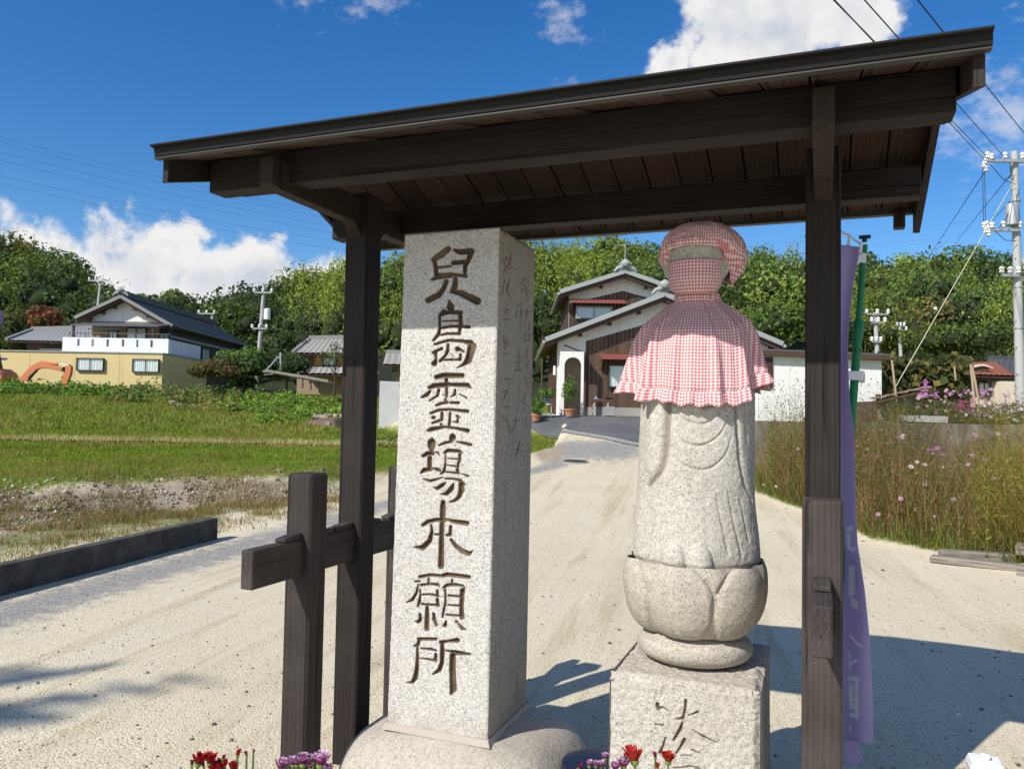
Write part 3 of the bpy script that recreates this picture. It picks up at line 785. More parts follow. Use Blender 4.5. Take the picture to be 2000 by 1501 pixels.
# bargeboards on both gables
for x in (RX0+.012, RX1-.040):
    for ya, yb in ((EAVE_Y+.035, RIDGE_Y), (REAR_Y+.01, RIDGE_Y)):
        za, zb = roof_top(ya)-.03, roof_top(yb)-.03
        MB().prism([(x, ya, za), (x, ya, za-.115), (x, yb, zb-.115), (x, yb, zb)], (.028, 0, 0)).build('bargeboard', WOOD, sh, bevel=.002)
for x in (RX1-.12,):
    MB().box((x+.0, REAR_Y-.05, 2.47), (x+.045, REAR_Y+.005, 2.545)).build('rafter_end', BEAM_IN, sh, bevel=.002)

# ------------------------------------------------------------------ carved lettering: strokes as (x, y, width) in photo pixels
def S(ox, oy, sc, *strokes):
    return [[(ox+x/sc, oy+y/sc, w/sc) for x, y, w in st] for st in strokes]
CH = []
CH += S(820, 470, 10.72, [(590,170,110),(440,290,130),(280,390,90)], [(300,400,80),(330,560,80),(350,740,90)], [(350,560,40),(640,530,50)], [(250,810,50),(400,740,110),(650,710,100)],
 [(720,190,60),(830,230,100),(1080,210,110)], [(1080,220,110),(1020,380,90),(940,540,80),(940,740,60)], [(700,460,90),(960,440,80)], [(700,700,60),(960,735,70)],
 [(550,850,90),(500,990,90),(400,1130,110),(170,1240,110)], [(740,790,90),(740,900,100),(700,1040,120)], [(650,1060,60),(850,1090,110),(1200,1260,140)])
CH += S(820, 580, 10.72, [(610,70,40),(640,200,140),(680,300,60)], [(500,290,80),(410,400,60),(415,640,50),(390,780,70),(280,910,50)], [(440,360,70),(600,310,80),(860,320,80)], [(840,320,80),(850,560,80),(820,780,60)],
 [(470,500,30),(830,490,40)], [(460,645,50),(640,610,55),(850,610,60),(1020,625,70)], [(440,795,45),(560,770,50),(830,765,60)],
 [(310,990,50),(600,905,60),(900,925,70),(1060,960,110),(1090,1040,160),(1050,1200,130),(1010,1330,130),(900,1420,60),(780,1480,25)],
 [(460,1080,60),(360,1120,60),(270,1165,50)], [(320,1170,80),(340,1300,50),(300,1390,110)], [(590,990,50),(580,1130,70),(540,1220,50),(420,1340,60)], [(500,1320,40),(690,1310,50)], [(650,1190,20),(710,1250,20)],
 [(790,1090,100),(840,1100,60),(910,1140,50)], [(850,1200,50),(845,1310,60),(740,1310,45)])
CH += S(810, 715, 10.72, [(450,230,90),(600,190,95),(990,195,95)], [(300,450,60),(400,410,100),(710,385,90)], [(750,385,70),(1100,395,90),(1170,450,40)], [(660,280,70),(670,640,50)],
 [(320,520,50),(250,600,80),(150,650,50)], [(500,500,60),(480,610,50),(310,720,35)], [(580,590,20),(680,640,30)], [(840,500,50),(840,590,50),(750,640,25)], [(930,580,25),(1080,660,40)],
 [(450,820,50),(550,780,60),(680,760,60)], [(640,690,50),(650,750,50)], [(750,765,50),(910,765,60)], [(330,985,50),(500,920,60),(720,905,55),(1100,945,70)], [(380,1075,70),(400,1078,70)],
 [(570,980,60),(565,1120,60),(370,1190,50)], [(740,980,50),(720,1250,60)], [(880,1040,50),(940,1070,40)], [(900,1080,40),(895,1170,50),(790,1160,20)],
 [(270,1350,50),(350,1320,90),(600,1275,60)], [(620,1270,50),(760,1290,60)], [(780,1285,50),(1110,1350,80)], [(550,1210,50),(570,1270,50)])
CH += S(810, 840, 10.72, [(365,160,30),(350,260,150),(350,330,140),(350,430,80)], [(170,540,60),(260,490,90),(370,490,80)], [(410,450,20),(480,470,50),(510,520,30)], [(310,580,90),(310,790,90)],
 [(130,890,40),(200,830,90),(340,820,70)], [(380,790,30),(460,820,70),(520,840,60)], [(790,80,40),(790,150,130),(750,220,60)], [(510,315,40),(640,260,60),(790,240,40)], [(870,240,30),(1000,265,60),(1170,305,60)],
 [(620,470,50),(700,420,70),(930,440,70),(1000,480,30)], [(640,490,30),(640,700,40),(610,860,60),(540,915,40)], [(940,510,60),(940,640,60)], [(680,590,25),(940,610,40)], [(920,660,50),(900,770,50)], [(680,730,30),(920,765,40)],
 [(890,830,60),(910,900,50)], [(650,870,35),(920,900,45)], [(970,905,20),(1110,955,50)], [(185,1020,30),(320,1060,60),(480,1020,40),(590,980,25)], [(640,1010,40),(800,1015,45),(950,1050,60),(1050,1140,40)],
 [(650,1090,25),(570,1150,80),(470,1220,70),(390,1195,25)], [(810,1120,40),(760,1230,100),(660,1330,80),(540,1335,20)], [(970,1130,100),(980,1240,110),(930,1390,80),(840,1470,60),(740,1500,40)])
CH += S(795, 970, 10.72, [(750,110,80),(750,240,110),(740,440,100),(720,800,90),(710,1450,110)], [(330,590,70),(430,520,80),(600,480,75),(790,485,80)], [(810,460,30),(950,510,75),(1250,555,95)],
 [(500,590,40),(520,720,60),(470,920,90),(330,1060,110),(130,1050,15)], [(580,780,40),(680,795,50)], [(910,620,60),(900,790,70),(810,800,40)], [(920,900,60),(1020,1030,80),(1150,1130,90),(1290,1190,90),(1380,1125,15)])
CH += S(785, 1105, 10.007, [(350,210,60),(540,175,60),(740,185,55)], [(790,190,70),(880,165,80),(1310,215,70)], [(270,300,40),(340,295,40)], [(320,350,25),(280,530,50),(200,660,60),(80,715,20)], [(520,240,40),(515,360,45)],
 [(370,370,50),(560,350,45),(690,360,55),(730,395,30)], [(350,470,40),(360,560,35),(340,690,60),(310,790,40)], [(690,480,50),(690,590,50)], [(390,560,35),(540,550,40),(710,580,40)], [(690,650,55),(700,770,60)], [(390,745,45),(720,765,45)],
 [(490,810,60),(490,1000,85),(485,1230,85)], [(350,940,50),(360,1040,60),(320,1090,70),(250,1080,15)], [(620,930,50),(630,1050,70),(670,1150,60)], [(820,420,50),(880,370,60),(1050,365,55),(1180,385,50),(1240,440,30)], [(980,270,40),(975,350,40)],
 [(845,460,40),(850,700,40),(810,900,45),(790,1000,40)], [(1180,480,90),(1170,620,80),(1160,800,80),(1170,1000,90)], [(910,575,40),(1140,595,45)], [(900,760,35),(1150,780,45)], [(870,950,40),(1150,975,45)],
 [(860,1080,40),(840,1160,70),(800,1175,30)], [(1060,1080,50),(1100,1120,40),(1180,1220,70),(1260,1240,20)])
CH += S(785, 1225, 10.007, [(320,225,60),(660,225,60)], [(340,230,60),(310,340,60),(240,360,40)], [(300,370,40),(300,600,60),(290,800,70),(260,980,90),(200,1070,60),(70,1068,10)], [(370,410,30),(560,420,50),(670,450,40)],
 [(660,520,50),(650,640,60)], [(350,600,25),(500,615,45),(680,650,40)], [(760,290,70),(900,265,50),(1080,250,90)], [(780,300,70),(790,450,80),(780,680,70),(730,830,80),(600,915,30)], [(850,445,20),(1050,490,90),(1330,520,40)],
 [(990,550,100),(985,800,110),(1000,1200,120),(960,1290,60)])
PED = S(1260, 1340, 9.32, [(740,250,50),(730,400,40),(690,570,50),(550,590,20)], [(780,525,20),(960,460,40)], [(680,650,30),(640,780,60),(520,970,40)], [(860,780,15),(1050,900,35),(1300,1020,15)], [(220,320,60),(240,400,60),(310,370,30),(440,450,15)],
 [(180,685,25),(340,700,25)], [(370,930,30),(330,1070,40),(270,1200,50)], [(720,960,60),(640,1110,40),(560,1220,30)], [(640,1250,18),(860,1250,18)], [(520,1480,25),(850,1450,25),(1000,1500,25)], [(850,1150,30),(1000,1210,20)])
SIDE = S(960, 470, 3.49, [(105,110,9),(90,150,7),(100,180,7),(85,215,6)], [(135,105,9),(110,185,8),(140,180,6)], [(90,270,8),(75,350,8)], [(125,260,9),(105,330,8),(125,390,6)], [(80,480,6),(120,470,6)], [(75,540,6),(125,532,7)], [(100,460,5),(98,510,5)],
 [(85,640,6),(80,680,6)], [(75,700,5),(120,690,6)], [(95,660,5),(95,740,6)], [(75,770,5),(120,765,5)], [(90,940,8),(125,942,7)], [(75,1030,7),(110,1020,7),(85,1080,7)], [(80,1125,6),(118,1130,6)], [(75,1200,6),(110,1230,6),(130,1310,7)],
 [(210,260,6),(240,265,6)], [(215,265,5),(205,300,5),(235,300,5)], [(205,320,6),(205,350,5)], [(230,310,6),(240,370,7)], [(170,430,7),(185,440,6),(205,425,6)], [(175,470,6),(165,520,6)], [(200,460,5),(195,500,5),(215,470,5)],
 [(245,460,6),(235,540,6)], [(225,490,5),(265,485,6)], [(230,560,5),(232,620,5)], [(255,560,5),(255,620,6)], [(225,640,5),(260,640,5),(258,680,5),(225,680,5),(225,640,5)], [(185,745,6),(185,870,6)], [(165,790,5),(205,785,6)], [(165,830,5),(205,830,6)], [(160,880,7),(200,880,7)],
 [(250,720,5),(235,790,5)], [(255,820,5),(230,870,5)], [(230,930,5),(250,1010,5)], [(235,1040,6),(215,1100,6),(245,1120,6)], [(150,1230,6),(190,1220,7)], [(165,1200,6),(165,1260,6),(140,1300,6)], [(240,1210,5),(235,1270,6)], [(195,1360,7),(165,1480,7)], [(170,1420,6),(215,1440,6)])
def carve_field(PX, PY, strokes, slope=1.0, maxd=99):
    """depth in pixels: wall slope into each stroke"""
    out = np.zeros(PX.shape)
    for st in strokes:
        for (x0, y0, w0), (x1, y1, w1) in zip(st[:-1], st[1:]):
            w0, w1 = w0*1.2+.5, w1*1.2+.5; m = max(w0, w1)/2+1
            sel = (PX > min(x0, x1)-m) & (PX < max(x0, x1)+m) & (PY > min(y0, y1)-m) & (PY < max(y0, y1)+m)
            if not sel.any(): continue
            ax, ay = PX[sel]-x0, PY[sel]-y0; dx, dy = x1-x0, y1-y0
            t = np.clip((ax*dx+ay*dy)/(dx*dx+dy*dy+1e-9), 0, 1)
            dist = np.hypot(ax-t*dx, ay-t*dy); r = (w0+(w1-w0)*t)/2
            out[sel] = np.maximum(out[sel], np.minimum((r-dist)*slope, maxd))
    return np.maximum(out, 0)
def project(V):
    q = V-np.array(CPOS); z = q@np.array(Fv)
    return 1000+FPX*(q@np.array(CR))/z, 750.5-FPX*(q@np.array(CU))/z
def carved_face(c00, c10, c11, c01, nx, nz, strokes, inward, depth_m, slope, edge=.006, seed=1, rough=.0008):
    """grid face from four corners with strokes cut into it; returns verts (nz, nx, 3) and stain colours"""
    a, b, c, d = [np.array(p) for p in (c00, c10, c11, c01)]
    s = np.linspace(0, 1, nx)[None, :, None]; t = np.linspace(0, 1, nz)[:, None, None]
    V = a*(1-s)*(1-t)+b*s*(1-t)+c*s*t+d*(1-s)*t
    PX, PY = project(V.reshape(-1, 3))
    f = carve_field(PX, PY, strokes, slope).reshape(nz, nx)
    pxm = depth_m
    rg = np.random.default_rng(seed)
    W = np.linalg.norm(b-a); Hh = np.linalg.norm(d-a)
    x = np.linspace(0, W, nx)[None]; z = np.linspace(0, Hh, nz)[:, None]
    e = np.minimum(np.minimum(x, W-x), np.minimum(z, Hh-z))
    chip = fbm(x*35+0*z, z*35+0*x, seed, 3)
    ed = np.maximum(0, edge*(0.5+1.2*chip)-e)
    dep = np.minimum(f*.0026, depth_m)+ed*.8+rough*(fbm(x*60+z*0, z*60+x*0, seed+9, 3)-.5)*3
    V = V+np.array(inward)*dep[..., None]
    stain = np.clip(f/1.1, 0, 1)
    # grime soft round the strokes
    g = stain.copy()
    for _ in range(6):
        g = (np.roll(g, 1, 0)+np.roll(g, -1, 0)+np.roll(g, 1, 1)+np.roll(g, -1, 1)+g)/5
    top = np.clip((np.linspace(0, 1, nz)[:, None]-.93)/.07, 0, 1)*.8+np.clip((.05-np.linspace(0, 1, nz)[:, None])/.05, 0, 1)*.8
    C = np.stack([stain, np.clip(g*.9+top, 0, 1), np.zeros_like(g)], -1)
    return V, C
def grid_quads(n, m, off=0):
    i = np.arange(m-1)[:, None]*n+np.arange(n-1)[None]
    return np.stack([i, i+1, i+n+1, i+n], -1).reshape(-1, 4)+off

# inscribed stone pillar ---------------------------------------------------
YF = 3.0
bl, br, tr, tl = at_Y(756, 1411, YF), at_Y(952, 1448, YF), at_Y(975, 446, YF), at_Y(790, 456, YF)
bl.z = br.z = (bl.z+br.z)/2; tl.z = tr.z = (tl.z+tr.z)/2
pil = thing('stone_pillar', 'tall square granite pillar carved with large Chinese characters, left of the statue', 'stone pillar', ((bl.x+br.x)/2, 3.23, .26))
dep = .455
V, C = carved_face(bl, br, tr, tl, 190, 780, CH, (0, 1, 0), .017, 1.5, seed=4)
me = mesh_np('inscribed_face', V.reshape(-1, 3), quads=grid_quads(190, 780), smooth=True); colattr(me, C.reshape(-1, 3))
link('inscribed_face', me, GRANITE, pil)
b2, t2 = br+Vector((0, dep, 0)), tr+Vector((0, dep-.01, 0))
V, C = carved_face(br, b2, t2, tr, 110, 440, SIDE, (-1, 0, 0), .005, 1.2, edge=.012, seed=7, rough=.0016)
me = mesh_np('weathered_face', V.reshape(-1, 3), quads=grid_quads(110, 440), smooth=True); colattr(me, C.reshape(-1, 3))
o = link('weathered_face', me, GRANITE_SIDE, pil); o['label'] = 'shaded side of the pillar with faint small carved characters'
b3, t3 = bl+Vector((0, dep, 0)), tl+Vector((0, dep-.01, 0))
k_ = .0035
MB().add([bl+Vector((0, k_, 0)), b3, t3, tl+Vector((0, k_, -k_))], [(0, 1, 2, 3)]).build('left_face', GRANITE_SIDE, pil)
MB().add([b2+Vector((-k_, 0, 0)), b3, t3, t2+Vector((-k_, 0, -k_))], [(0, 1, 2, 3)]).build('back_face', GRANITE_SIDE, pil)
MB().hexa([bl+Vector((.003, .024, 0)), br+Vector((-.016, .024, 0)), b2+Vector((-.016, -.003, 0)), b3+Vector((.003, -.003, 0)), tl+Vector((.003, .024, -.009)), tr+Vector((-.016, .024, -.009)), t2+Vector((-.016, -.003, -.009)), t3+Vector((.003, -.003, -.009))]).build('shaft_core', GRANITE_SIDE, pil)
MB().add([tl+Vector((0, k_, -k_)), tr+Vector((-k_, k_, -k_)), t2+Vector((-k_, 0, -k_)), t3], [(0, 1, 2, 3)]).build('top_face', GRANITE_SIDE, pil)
# mortar line under the shaft
m = MB(); o_ = .016
m.hexa([(bl.x-o_, YF-o_, bl.z-.02), (br.x+o_, YF-o_, bl.z-.02), (br.x+o_, YF+dep+o_, bl.z-.02), (bl.x-o_, YF+dep+o_, bl.z-.02), (bl.x-.004, YF-.004, bl.z+.006), (br.x+.004, YF-.004, bl.z+.006), (br.x+.004, YF+dep+.004, bl.z+.006), (bl.x-.004, YF+dep+.004, bl.z+.006)])
m.build('mortar_joint', flat('mortar', (.42, .37, .32), .9, .15, 20, bump=.5), pil)
# rounded base boulder: superellipse dome
def dome(name, cx, cy, hx, hy, z0, z1, mat, parent, n=72, m_=26, ex=4.0, seed=2, amp=.012):
    th = np.linspace(0, 2*math.pi, n, endpoint=False); ph = np.linspace(0, 1, m_)
    V = []
    for p in ph:
        a = p*math.pi/2
        rr = np.cos(a)**(2/ex) if p < 1 else 0.0; zz = z0+(z1-z0)*np.sin(a)**(2/2.6)
        c, s = np.cos(th), np.sin(th)
        x = np.sign(c)*np.abs(c)**(2/3.6)*hx*rr; y = np.sign(s)*np.abs(s)**(2/3.6)*hy*rr
        nn = fbm(th*1.9+5, np.full_like(th, p*4), seed, 3)-.47
        V.append(np.stack([cx+x*(1+amp*4*nn), cy+y*(1+amp*4*nn), np.full_like(x, zz)+amp*nn*(1 if p < .99 else 0)], -1))
    V = np.array(V)
    i = np.arange(m_-1)[:, None]*n; k = np.arange(n)[None]; k2 = (k+1) % n
    q = np.stack([i+k, i+k2, i+n+k2, i+n+k], -1).reshape(-1, 4)
    return link(name, mesh_np(name, V.reshape(-1, 3), quads=q, smooth=True), mat, parent)
pb = dome('base_stone', -1.46, 3.25, .515, .44, -.05, bl.z-.004, GRANITE_BASE, None)
tag(pb, 'broad rounded granite base stone under the inscribed pillar', 'base stone')

# ------------------------------------------------------------------ statue
SX, SY = -.470, 3.22
Q = SY/3.05
TC = R_(8.3)                     # bearing of the camera round the statue
SCALE = .001935*Q
def sz(y): return EYE-(y-819)*SCALE
# pedestal block
pd = thing('statue_pedestal', 'square granite pedestal block with a carved character under the statue', 'pedestal', (SX, SY, 0))
pf = 2.915
a0, a1 = at_Y(1189, 1316, pf), at_Y(1484, 1352, pf)
zt = (a0.z+a1.z)/2
x0, x1 = a0.x, a1.x
V, C = carved_face((x0, pf, -.05), (x1, pf, -.05), (x1, pf+.012, zt), (x0, pf+.012, zt), 200, 300, PED, (0, 1, 0), .010, 1.3, edge=.02, seed=12, rough=.0026)
me = mesh_np('inscribed_face', V.reshape(-1, 3), quads=grid_quads(200, 300), smooth=True); colattr(me, C.reshape(-1, 3))
link('inscribed_face', me, GRANITE_ST, pd)
V, C = carved_face((x1, pf, -.05), (x1, pf+.64, -.05), (x1-.005, pf+.63, zt), (x1, pf+.012, zt), 70, 90, [], (-1, 0, 0), .0, 1, edge=.025, seed=13, rough=.003)
me = mesh_np('side_face', V.reshape(-1, 3), quads=grid_quads(70, 90), smooth=True); colattr(me, C.reshape(-1, 3)*0)
link('side_face', me, GRANITE_SIDE, pd)
V, C = carved_face((x0, pf+.012, zt), (x1, pf+.012, zt), (x1-.005, pf+.63, zt+.01), (x0+.005, pf+.63, zt+.01), 90, 90, [], (0, 0, -1), .0, 1, edge=.025, seed=14, rough=.004)
me = mesh_np('top_face', V.reshape(-1, 3), quads=grid_quads(90, 90), smooth=True); colattr(me, C.reshape(-1, 3)*0)
link('top_face', me, GRANITE_BASE, pd)
MB().add([(x0, pf+.004, -.05), (x0, pf+.64, -.05), (x0+.005, pf+.63, zt), (x0, pf+.018, zt-.004)], [(0, 1, 2, 3)]).build('left_face', GRANITE_SIDE, pd)
MB().add([(x0, pf+.64, -.05), (x1, pf+.64, -.05), (x1-.005, pf+.63, zt), (x0+.005, pf+.63, zt)], [(0, 1, 2, 3)]).build('back_face', GRANITE_SIDE, pd)
MB().box((x0+.002, pf+.024, -.05), (x1-.022, pf+.625, zt-.021)).build('block_core', GRANITE_ST, pd)

def revolve(name, zs, rad, mat, parent, n=220, cx=SX, cy=SY, ell=(1, 1), col=None, smooth=True, th0=-math.pi, th1=math.pi, uv=None, closed=True):
    """surface r(theta, z): theta 0 faces the viewer's side (-Y), positive to the right"""
    th = np.linspace(th0, th1, n, endpoint=not closed)
    T, Z = np.meshgrid(th, zs)
    Rr = rad(T, Z)
    if isinstance(Rr, tuple): Rr, Z = Rr
    X = cx+Rr*Q*np.sin(T)*ell[0]; Y = cy-Rr*Q*np.cos(T)*ell[1]
    V = np.stack([X, Y, Z], -1); m = len(zs)
    i = np.arange(m-1)[:, None]*n
    k = np.arange(n if closed else n-1)[None]; k2 = (k+1) % n
    q = np.stack([i+k, i+k2, i+n+k2, i+n+k], -1).reshape(-1, 4)
    me = mesh_np(name, V.reshape(-1, 3), quads=q, smooth=smooth)
    colattr(me, col.reshape(-1, 3) if col is not None else np.zeros((n*m, 3)))
    if uv is not None:
        l = me.uv_layers.new(name='UVMap')
        vi = np.empty(len(me.loops), dtype=np.int32); me.loops.foreach_get('vertex_index', vi)
        l.data.foreach_set('uv', uv.reshape(-1, 2)[vi].astype(np.float32).ravel())
    return link(name, me, mat, parent)
st = thing('stone_statue', 'weathered granite standing statue with folded robe on a lotus seat', 'statue', (SX, SY, zt))
# round cushion disc
def torus_prof(z, z0, z1, r, bulge):
    t = np.clip((z-z0)/(z1-z0), 0, 1); return r*(1-np.abs(2*t-1)**bulge)**(1/bulge)
z0, z1 = zt-.004, zt+.125*Q
zs = np.linspace(z0, z1, 30)
o = revolve('round_plinth', zs, lambda T, Z: np.maximum(.10, torus_prof(Z, z0-.002, z1+.002, .212, 2.4)+.006*(fbm(T*2.2+9, Z*14, 3, 3)-.47)), GRANITE_LOTUS, st, ell=(1, .92))
# lotus bowl with overlapping petals
lz0, lz1 = zt+.112*Q, zt+.378*Q
zl = np.linspace(lz0, lz1, 90)
def lotus(T, Z):
    t = (Z-lz0)/(lz1-lz0)
    r = .146+.100*np.sqrt(np.clip(1-(1-np.clip(t*1.35, 0, 1))**2.2, 0, 1))-.012*np.clip((t-.75)/.25, 0, 1)**2
    rel = np.zeros_like(r)
    for k in range(6):
        c = R_(-6)+k*math.pi/3
        dth = np.angle(np.exp(1j*(T-c)))
        hw = R_(30)*np.clip(1-((t-.44)/.60)**2, 0.0, 1)**.5
        q = np.abs(dth)/np.maximum(hw, 1e-3)
        ins = np.clip((1.02-q)*6, 0, 1)*(t < 1.03)
        rel = np.maximum(rel, ins*(.023*np.cos(np.clip(q, 0, 1)*1.2)))
        gro = np.exp(-((q-1.04)/.06)**2)*.011*np.clip(t/.12, 0, 1)*(t < 1.0)
        rel = rel-gro
        # folded inner petal between
        c2 = c+math.pi/6; d2 = np.angle(np.exp(1j*(T-c2)))
        rel = rel+np.exp(-(d2/R_(9))**2)*.013*np.clip((t-.35)/.5, 0, 1)
    return np.maximum(.05, r+rel+.004*(fbm(T*4+3, Z*30, 5, 3)-.47))
revolve('lotus_seat', zl, lotus, GRANITE_LOTUS, st, n=420, ell=(1, .93))
revolve('lotus_top', np.linspace(lz1-.012, lz1-.0119, 2), lambda T, Z: np.where(Z > lz1-.01195, .01, .222), GRANITE_BASE, st, n=60)
# robed body, relief cut into a rounded column
bz0, bz1 = lz1-.014, sz(560)
zb = np.linspace(bz0, bz1, 300)
GRO = [  # carved fold lines: (theta degrees, metres above the feet, width)
 [(-22, .66, .010), (-23, .52, .011), (-24, .42, .010), (-28, .35, .009), (-36, .31, .008), (-48, .28, .006)],
 [(4, .60, .003), (14, .575, .0045), (26, .59, .004), (34, .63, .003)], [(-14, .56, .002), (-2, .525, .0035), (14, .515, .004), (28, .55, .003), (36, .60, .002)],
 [(-16, .49, .002), (-2, .445, .0035), (14, .44, .004), (30, .48, .003), (40, .55, .002)], [(-15, .40, .002), (0, .36, .0035), (18, .355, .004), (34, .40, .003), (42, .47, .002)],
 [(48, .66, .007), (50, .50, .007), (53, .38, .007), (60, .30, .006), (70, .25, .005)], [(62, .62, .005), (65, .45, .004)],
 [(26, .27, .002), (31, .17, .003), (37, .06, .0035)], [(38, .28, .002), (44, .17, .003), (52, .05, .004)], [(52, .25, .002), (62, .10, .004)], [(-34, .22, .002), (-38, .08, .003)], [(72, .25, .004), (80, .05, .004)]]
def spline(ln, k=6):
    p = np.array(ln, float); out = []
    for i in range(len(p)-1):
        p0, p1, p2, p3 = p[max(i-1, 0)], p[i], p[i+1], p[min(i+2, len(p)-1)]
        for q in np.arange(k)/k: out.append(.5*((2*p1)+(p2-p0)*q+(2*p0-5*p1+4*p2-p3)*q*q+(3*p1-p0-3*p2+p3)*q**3))
    return out+[p[-1]]
GRO = [spline(l) for l in GRO]
def body(T, Z):
    t = (Z-bz0)/Q
    r = np.interp(t, [0, .02, .06, .14, .25, .45, .62, .74, .86, .95, 1.02, 1.06], [.222, .232, .231, .224, .216, .213, .210, .195, .130, .07, .062, .06])
    r = r+.004*np.sin(T*5+t*9)*np.clip(1-t, 0, 1)
    A = T*.21; Hh = t
    g = np.zeros_like(T)
    for ln in GRO:
        pts = [(R_(a)*.21, h, w) for a, h, w in ln]
        for (x0_, y0_, w0), (x1_, y1_, w1) in zip(pts[:-1], pts[1:]):
            dx, dy = x1_-x0_, y1_-y0_
            q = np.clip(((A-x0_)*dx+(Hh-y0_)*dy)/(dx*dx+dy*dy), 0, 1)
            dist = np.hypot(A-x0_-q*dx, Hh-y0_-q*dy); w = w0+(w1-w0)*q
            g = np.maximum(g, w*np.exp(-(dist/(w*1.15))**2))
    # sleeve edge stands proud left of its groove; toes bulge at the hem
    sl = .012*np.clip(1-np.abs(T+R_(40))/R_(16), 0, 1)*np.clip((t-.28)/.06, 0, 1)*np.clip((.9-t)/.1, 0, 1)
    toe = np.zeros_like(T)
    for c in (-12.5, 10.5):
        toe = np.maximum(toe, .034*np.sqrt(np.clip(1-((T-R_(c))/R_(11))**2-((t-.018)/.075)**2, 0, 1)))
    body.g = np.clip(g/.009, 0, 1)
    return r-g*1.9+sl+toe+.006*(fbm(T*5+2, t*14, 8, 4)-.47)+.003*(fbm(T*22+2, t*80, 18, 3)-.47)
th_ = np.linspace(-math.pi, math.pi, 340, endpoint=False); T_, Z_ = np.meshgrid(th_, zb); body(T_, Z_)
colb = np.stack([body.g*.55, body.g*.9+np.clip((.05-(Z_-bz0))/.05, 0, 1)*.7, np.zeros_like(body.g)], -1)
revolve('robed_body', zb, body, GRANITE_ST, st, n=340, ell=(1, .80), col=colb)
# head
hz = sz(512); hr = .106
def head(T, Z):
    q = (Z-hz)/(.150*Q)
    r = hr*np.sqrt(np.clip(1-np.clip(np.abs(q), 0, 1)**2.4, 0, 1))
    t = (Z-hz)/Q
    face = np.exp(-(T/R_(55))**4)
    r = r+face*(.004*np.exp(-((t+.035)/.03)**2)*np.exp(-(T/R_(9))**2)-.006*np.exp(-((t-.012)/.014)**2)*(np.exp(-((np.abs(T)-R_(22))/R_(13))**2)))
    for c in (-88, 84):   # ears
        r = r+.020*np.exp(-((T-R_(c))/R_(8))**2)*np.exp(-((t+.01)/.05)**4)
    return np.maximum(.004, r+.003*(fbm(T*9+2, t*60, 8, 3)-.47))
revolve('head', np.linspace(hz-.148*Q, hz+.150*Q, 70), head, GRANITE_ST, st, n=160, ell=(1, 1.0), cy=SY-.015)

# red gingham clothes -------------------------------------------------------
def cloth_uv(T, Z, Rr, v): return np.stack([T*Rr, v], -1)
# cape / bib
NT_, NTh = 120, 330
tt = np.linspace(0, 1, NT_)
th0, th1 = R_(-128), R_(133)
th = np.linspace(th0, th1, NTh); T, Tt = np.meshgrid(th, tt)
prof_y = [576, 590, 604, 622, 648, 680, 720, 756, 789]      # photo heights of the front
prof_r = [.076, .082, .104, .142, .188, .210, .221, .230, .238]
zf = np.interp(Tt, np.linspace(0, 1, 9)**1.0, [sz(y) for y in prof_y]); rf = np.interp(Tt, np.linspace(0, 1, 9), prof_r)
rel = T-TC
sideness = np.clip((np.abs(T-R_(3))-R_(38))/R_(50), 0, 1); sideness = sideness*sideness*(3-2*sideness)
zf = zf+sideness*Tt*.075*(1+.35*np.sin(T*2))-.010*np.sin(T*3.1+1)*Tt**3
rf = rf+sideness*Tt**1.5*np.where(T > 0, .012, .022)+.030*Tt**2*np.exp(-((T+R_(70))/R_(20))**2)
amp = np.clip(Tt-.12, 0, 1)**1.2*(0.0095+.030*np.exp(-((T+R_(50))/R_(22))**2)+.022*np.exp(-((T-R_(66))/R_(20))**2)+.006*np.exp(-((T-R_(24))/R_(10))**2))
fold = np.sin(T*15+1.2*np.sin(T*3)+.5*Tt)+.5*np.sin(T*27+2)
gath = .004*np.exp(-((Tt-.04)/.07)**2)*np.sin(T*48+np.sin(T*9))
seam = .005*np.exp(-((Tt-.905)/.012)**2)
frill = np.clip((Tt-.905)/.095, 0, 1)
fr = frill*(.0075*np.sin(T*23+2.6*np.sin(T*4.3)+1.4*np.sin(T*11))*(.5+fbm(T*3+2, T*0+1, 77, 2))+.008)
# long soft pleats under the neck at the right breast
pl = -.012*np.exp(-((T-R_(21+6)-.10*(Tt-.5))/R_(3.2))**2)*np.clip((Tt-.1)/.1, 0, 1)*np.clip((.75-Tt)/.3, 0, 1)
Rr = rf+amp*fold+gath-seam+fr+pl+.004*(fbm(T*7, Tt*9, 31, 4)-.47)
Zz = zf+frill*.005*np.sin(T*23+1)+Tt**2*.030*(fbm(T*2.3+8, T*0+3, 79, 3)-.47)
vlen = np.concatenate([[0], np.cumsum(np.hypot(np.diff(np.interp(tt, np.linspace(0, 1, 9), prof_r)), np.diff(np.interp(tt, np.linspace(0, 1, 9), [sz(y) for y in prof_y]))))])
UVb = np.stack([T*(.10+.55*rf), np.repeat(vlen[:, None], NTh, 1)], -1)
cl = thing('gingham_cape', 'red and white gingham cape with frilled hem on the statue', 'cape', (SX, SY, sz(690)))
def cloth_obj(name, X, Y, Z, UVc, parent, thick=.0016):
    X = SX+(X-SX)*Q; Y = SY+(Y-SY)*Q
    m, n = X.shape; V = np.stack([X, Y, Z], -1).reshape(-1, 3)
    me = mesh_np(name, V, quads=grid_quads(n, m), smooth=True)
    l = me.uv_layers.new(name='UVMap'); vi = np.empty(len(me.loops), dtype=np.int32); me.loops.foreach_get('vertex_index', vi)
    l.data.foreach_set('uv', UVc.reshape(-1, 2)[vi].astype(np.float32).ravel())
    o = link(name, me, GINGHAM, parent)
    md = o.modifiers.new('thick', 'SOLIDIFY'); md.thickness = thick; md.offset = 0
    return o
cut = int(NT_*.905)
X = SX+Rr*np.sin(T); Y = SY-Rr*np.cos(T)*.84
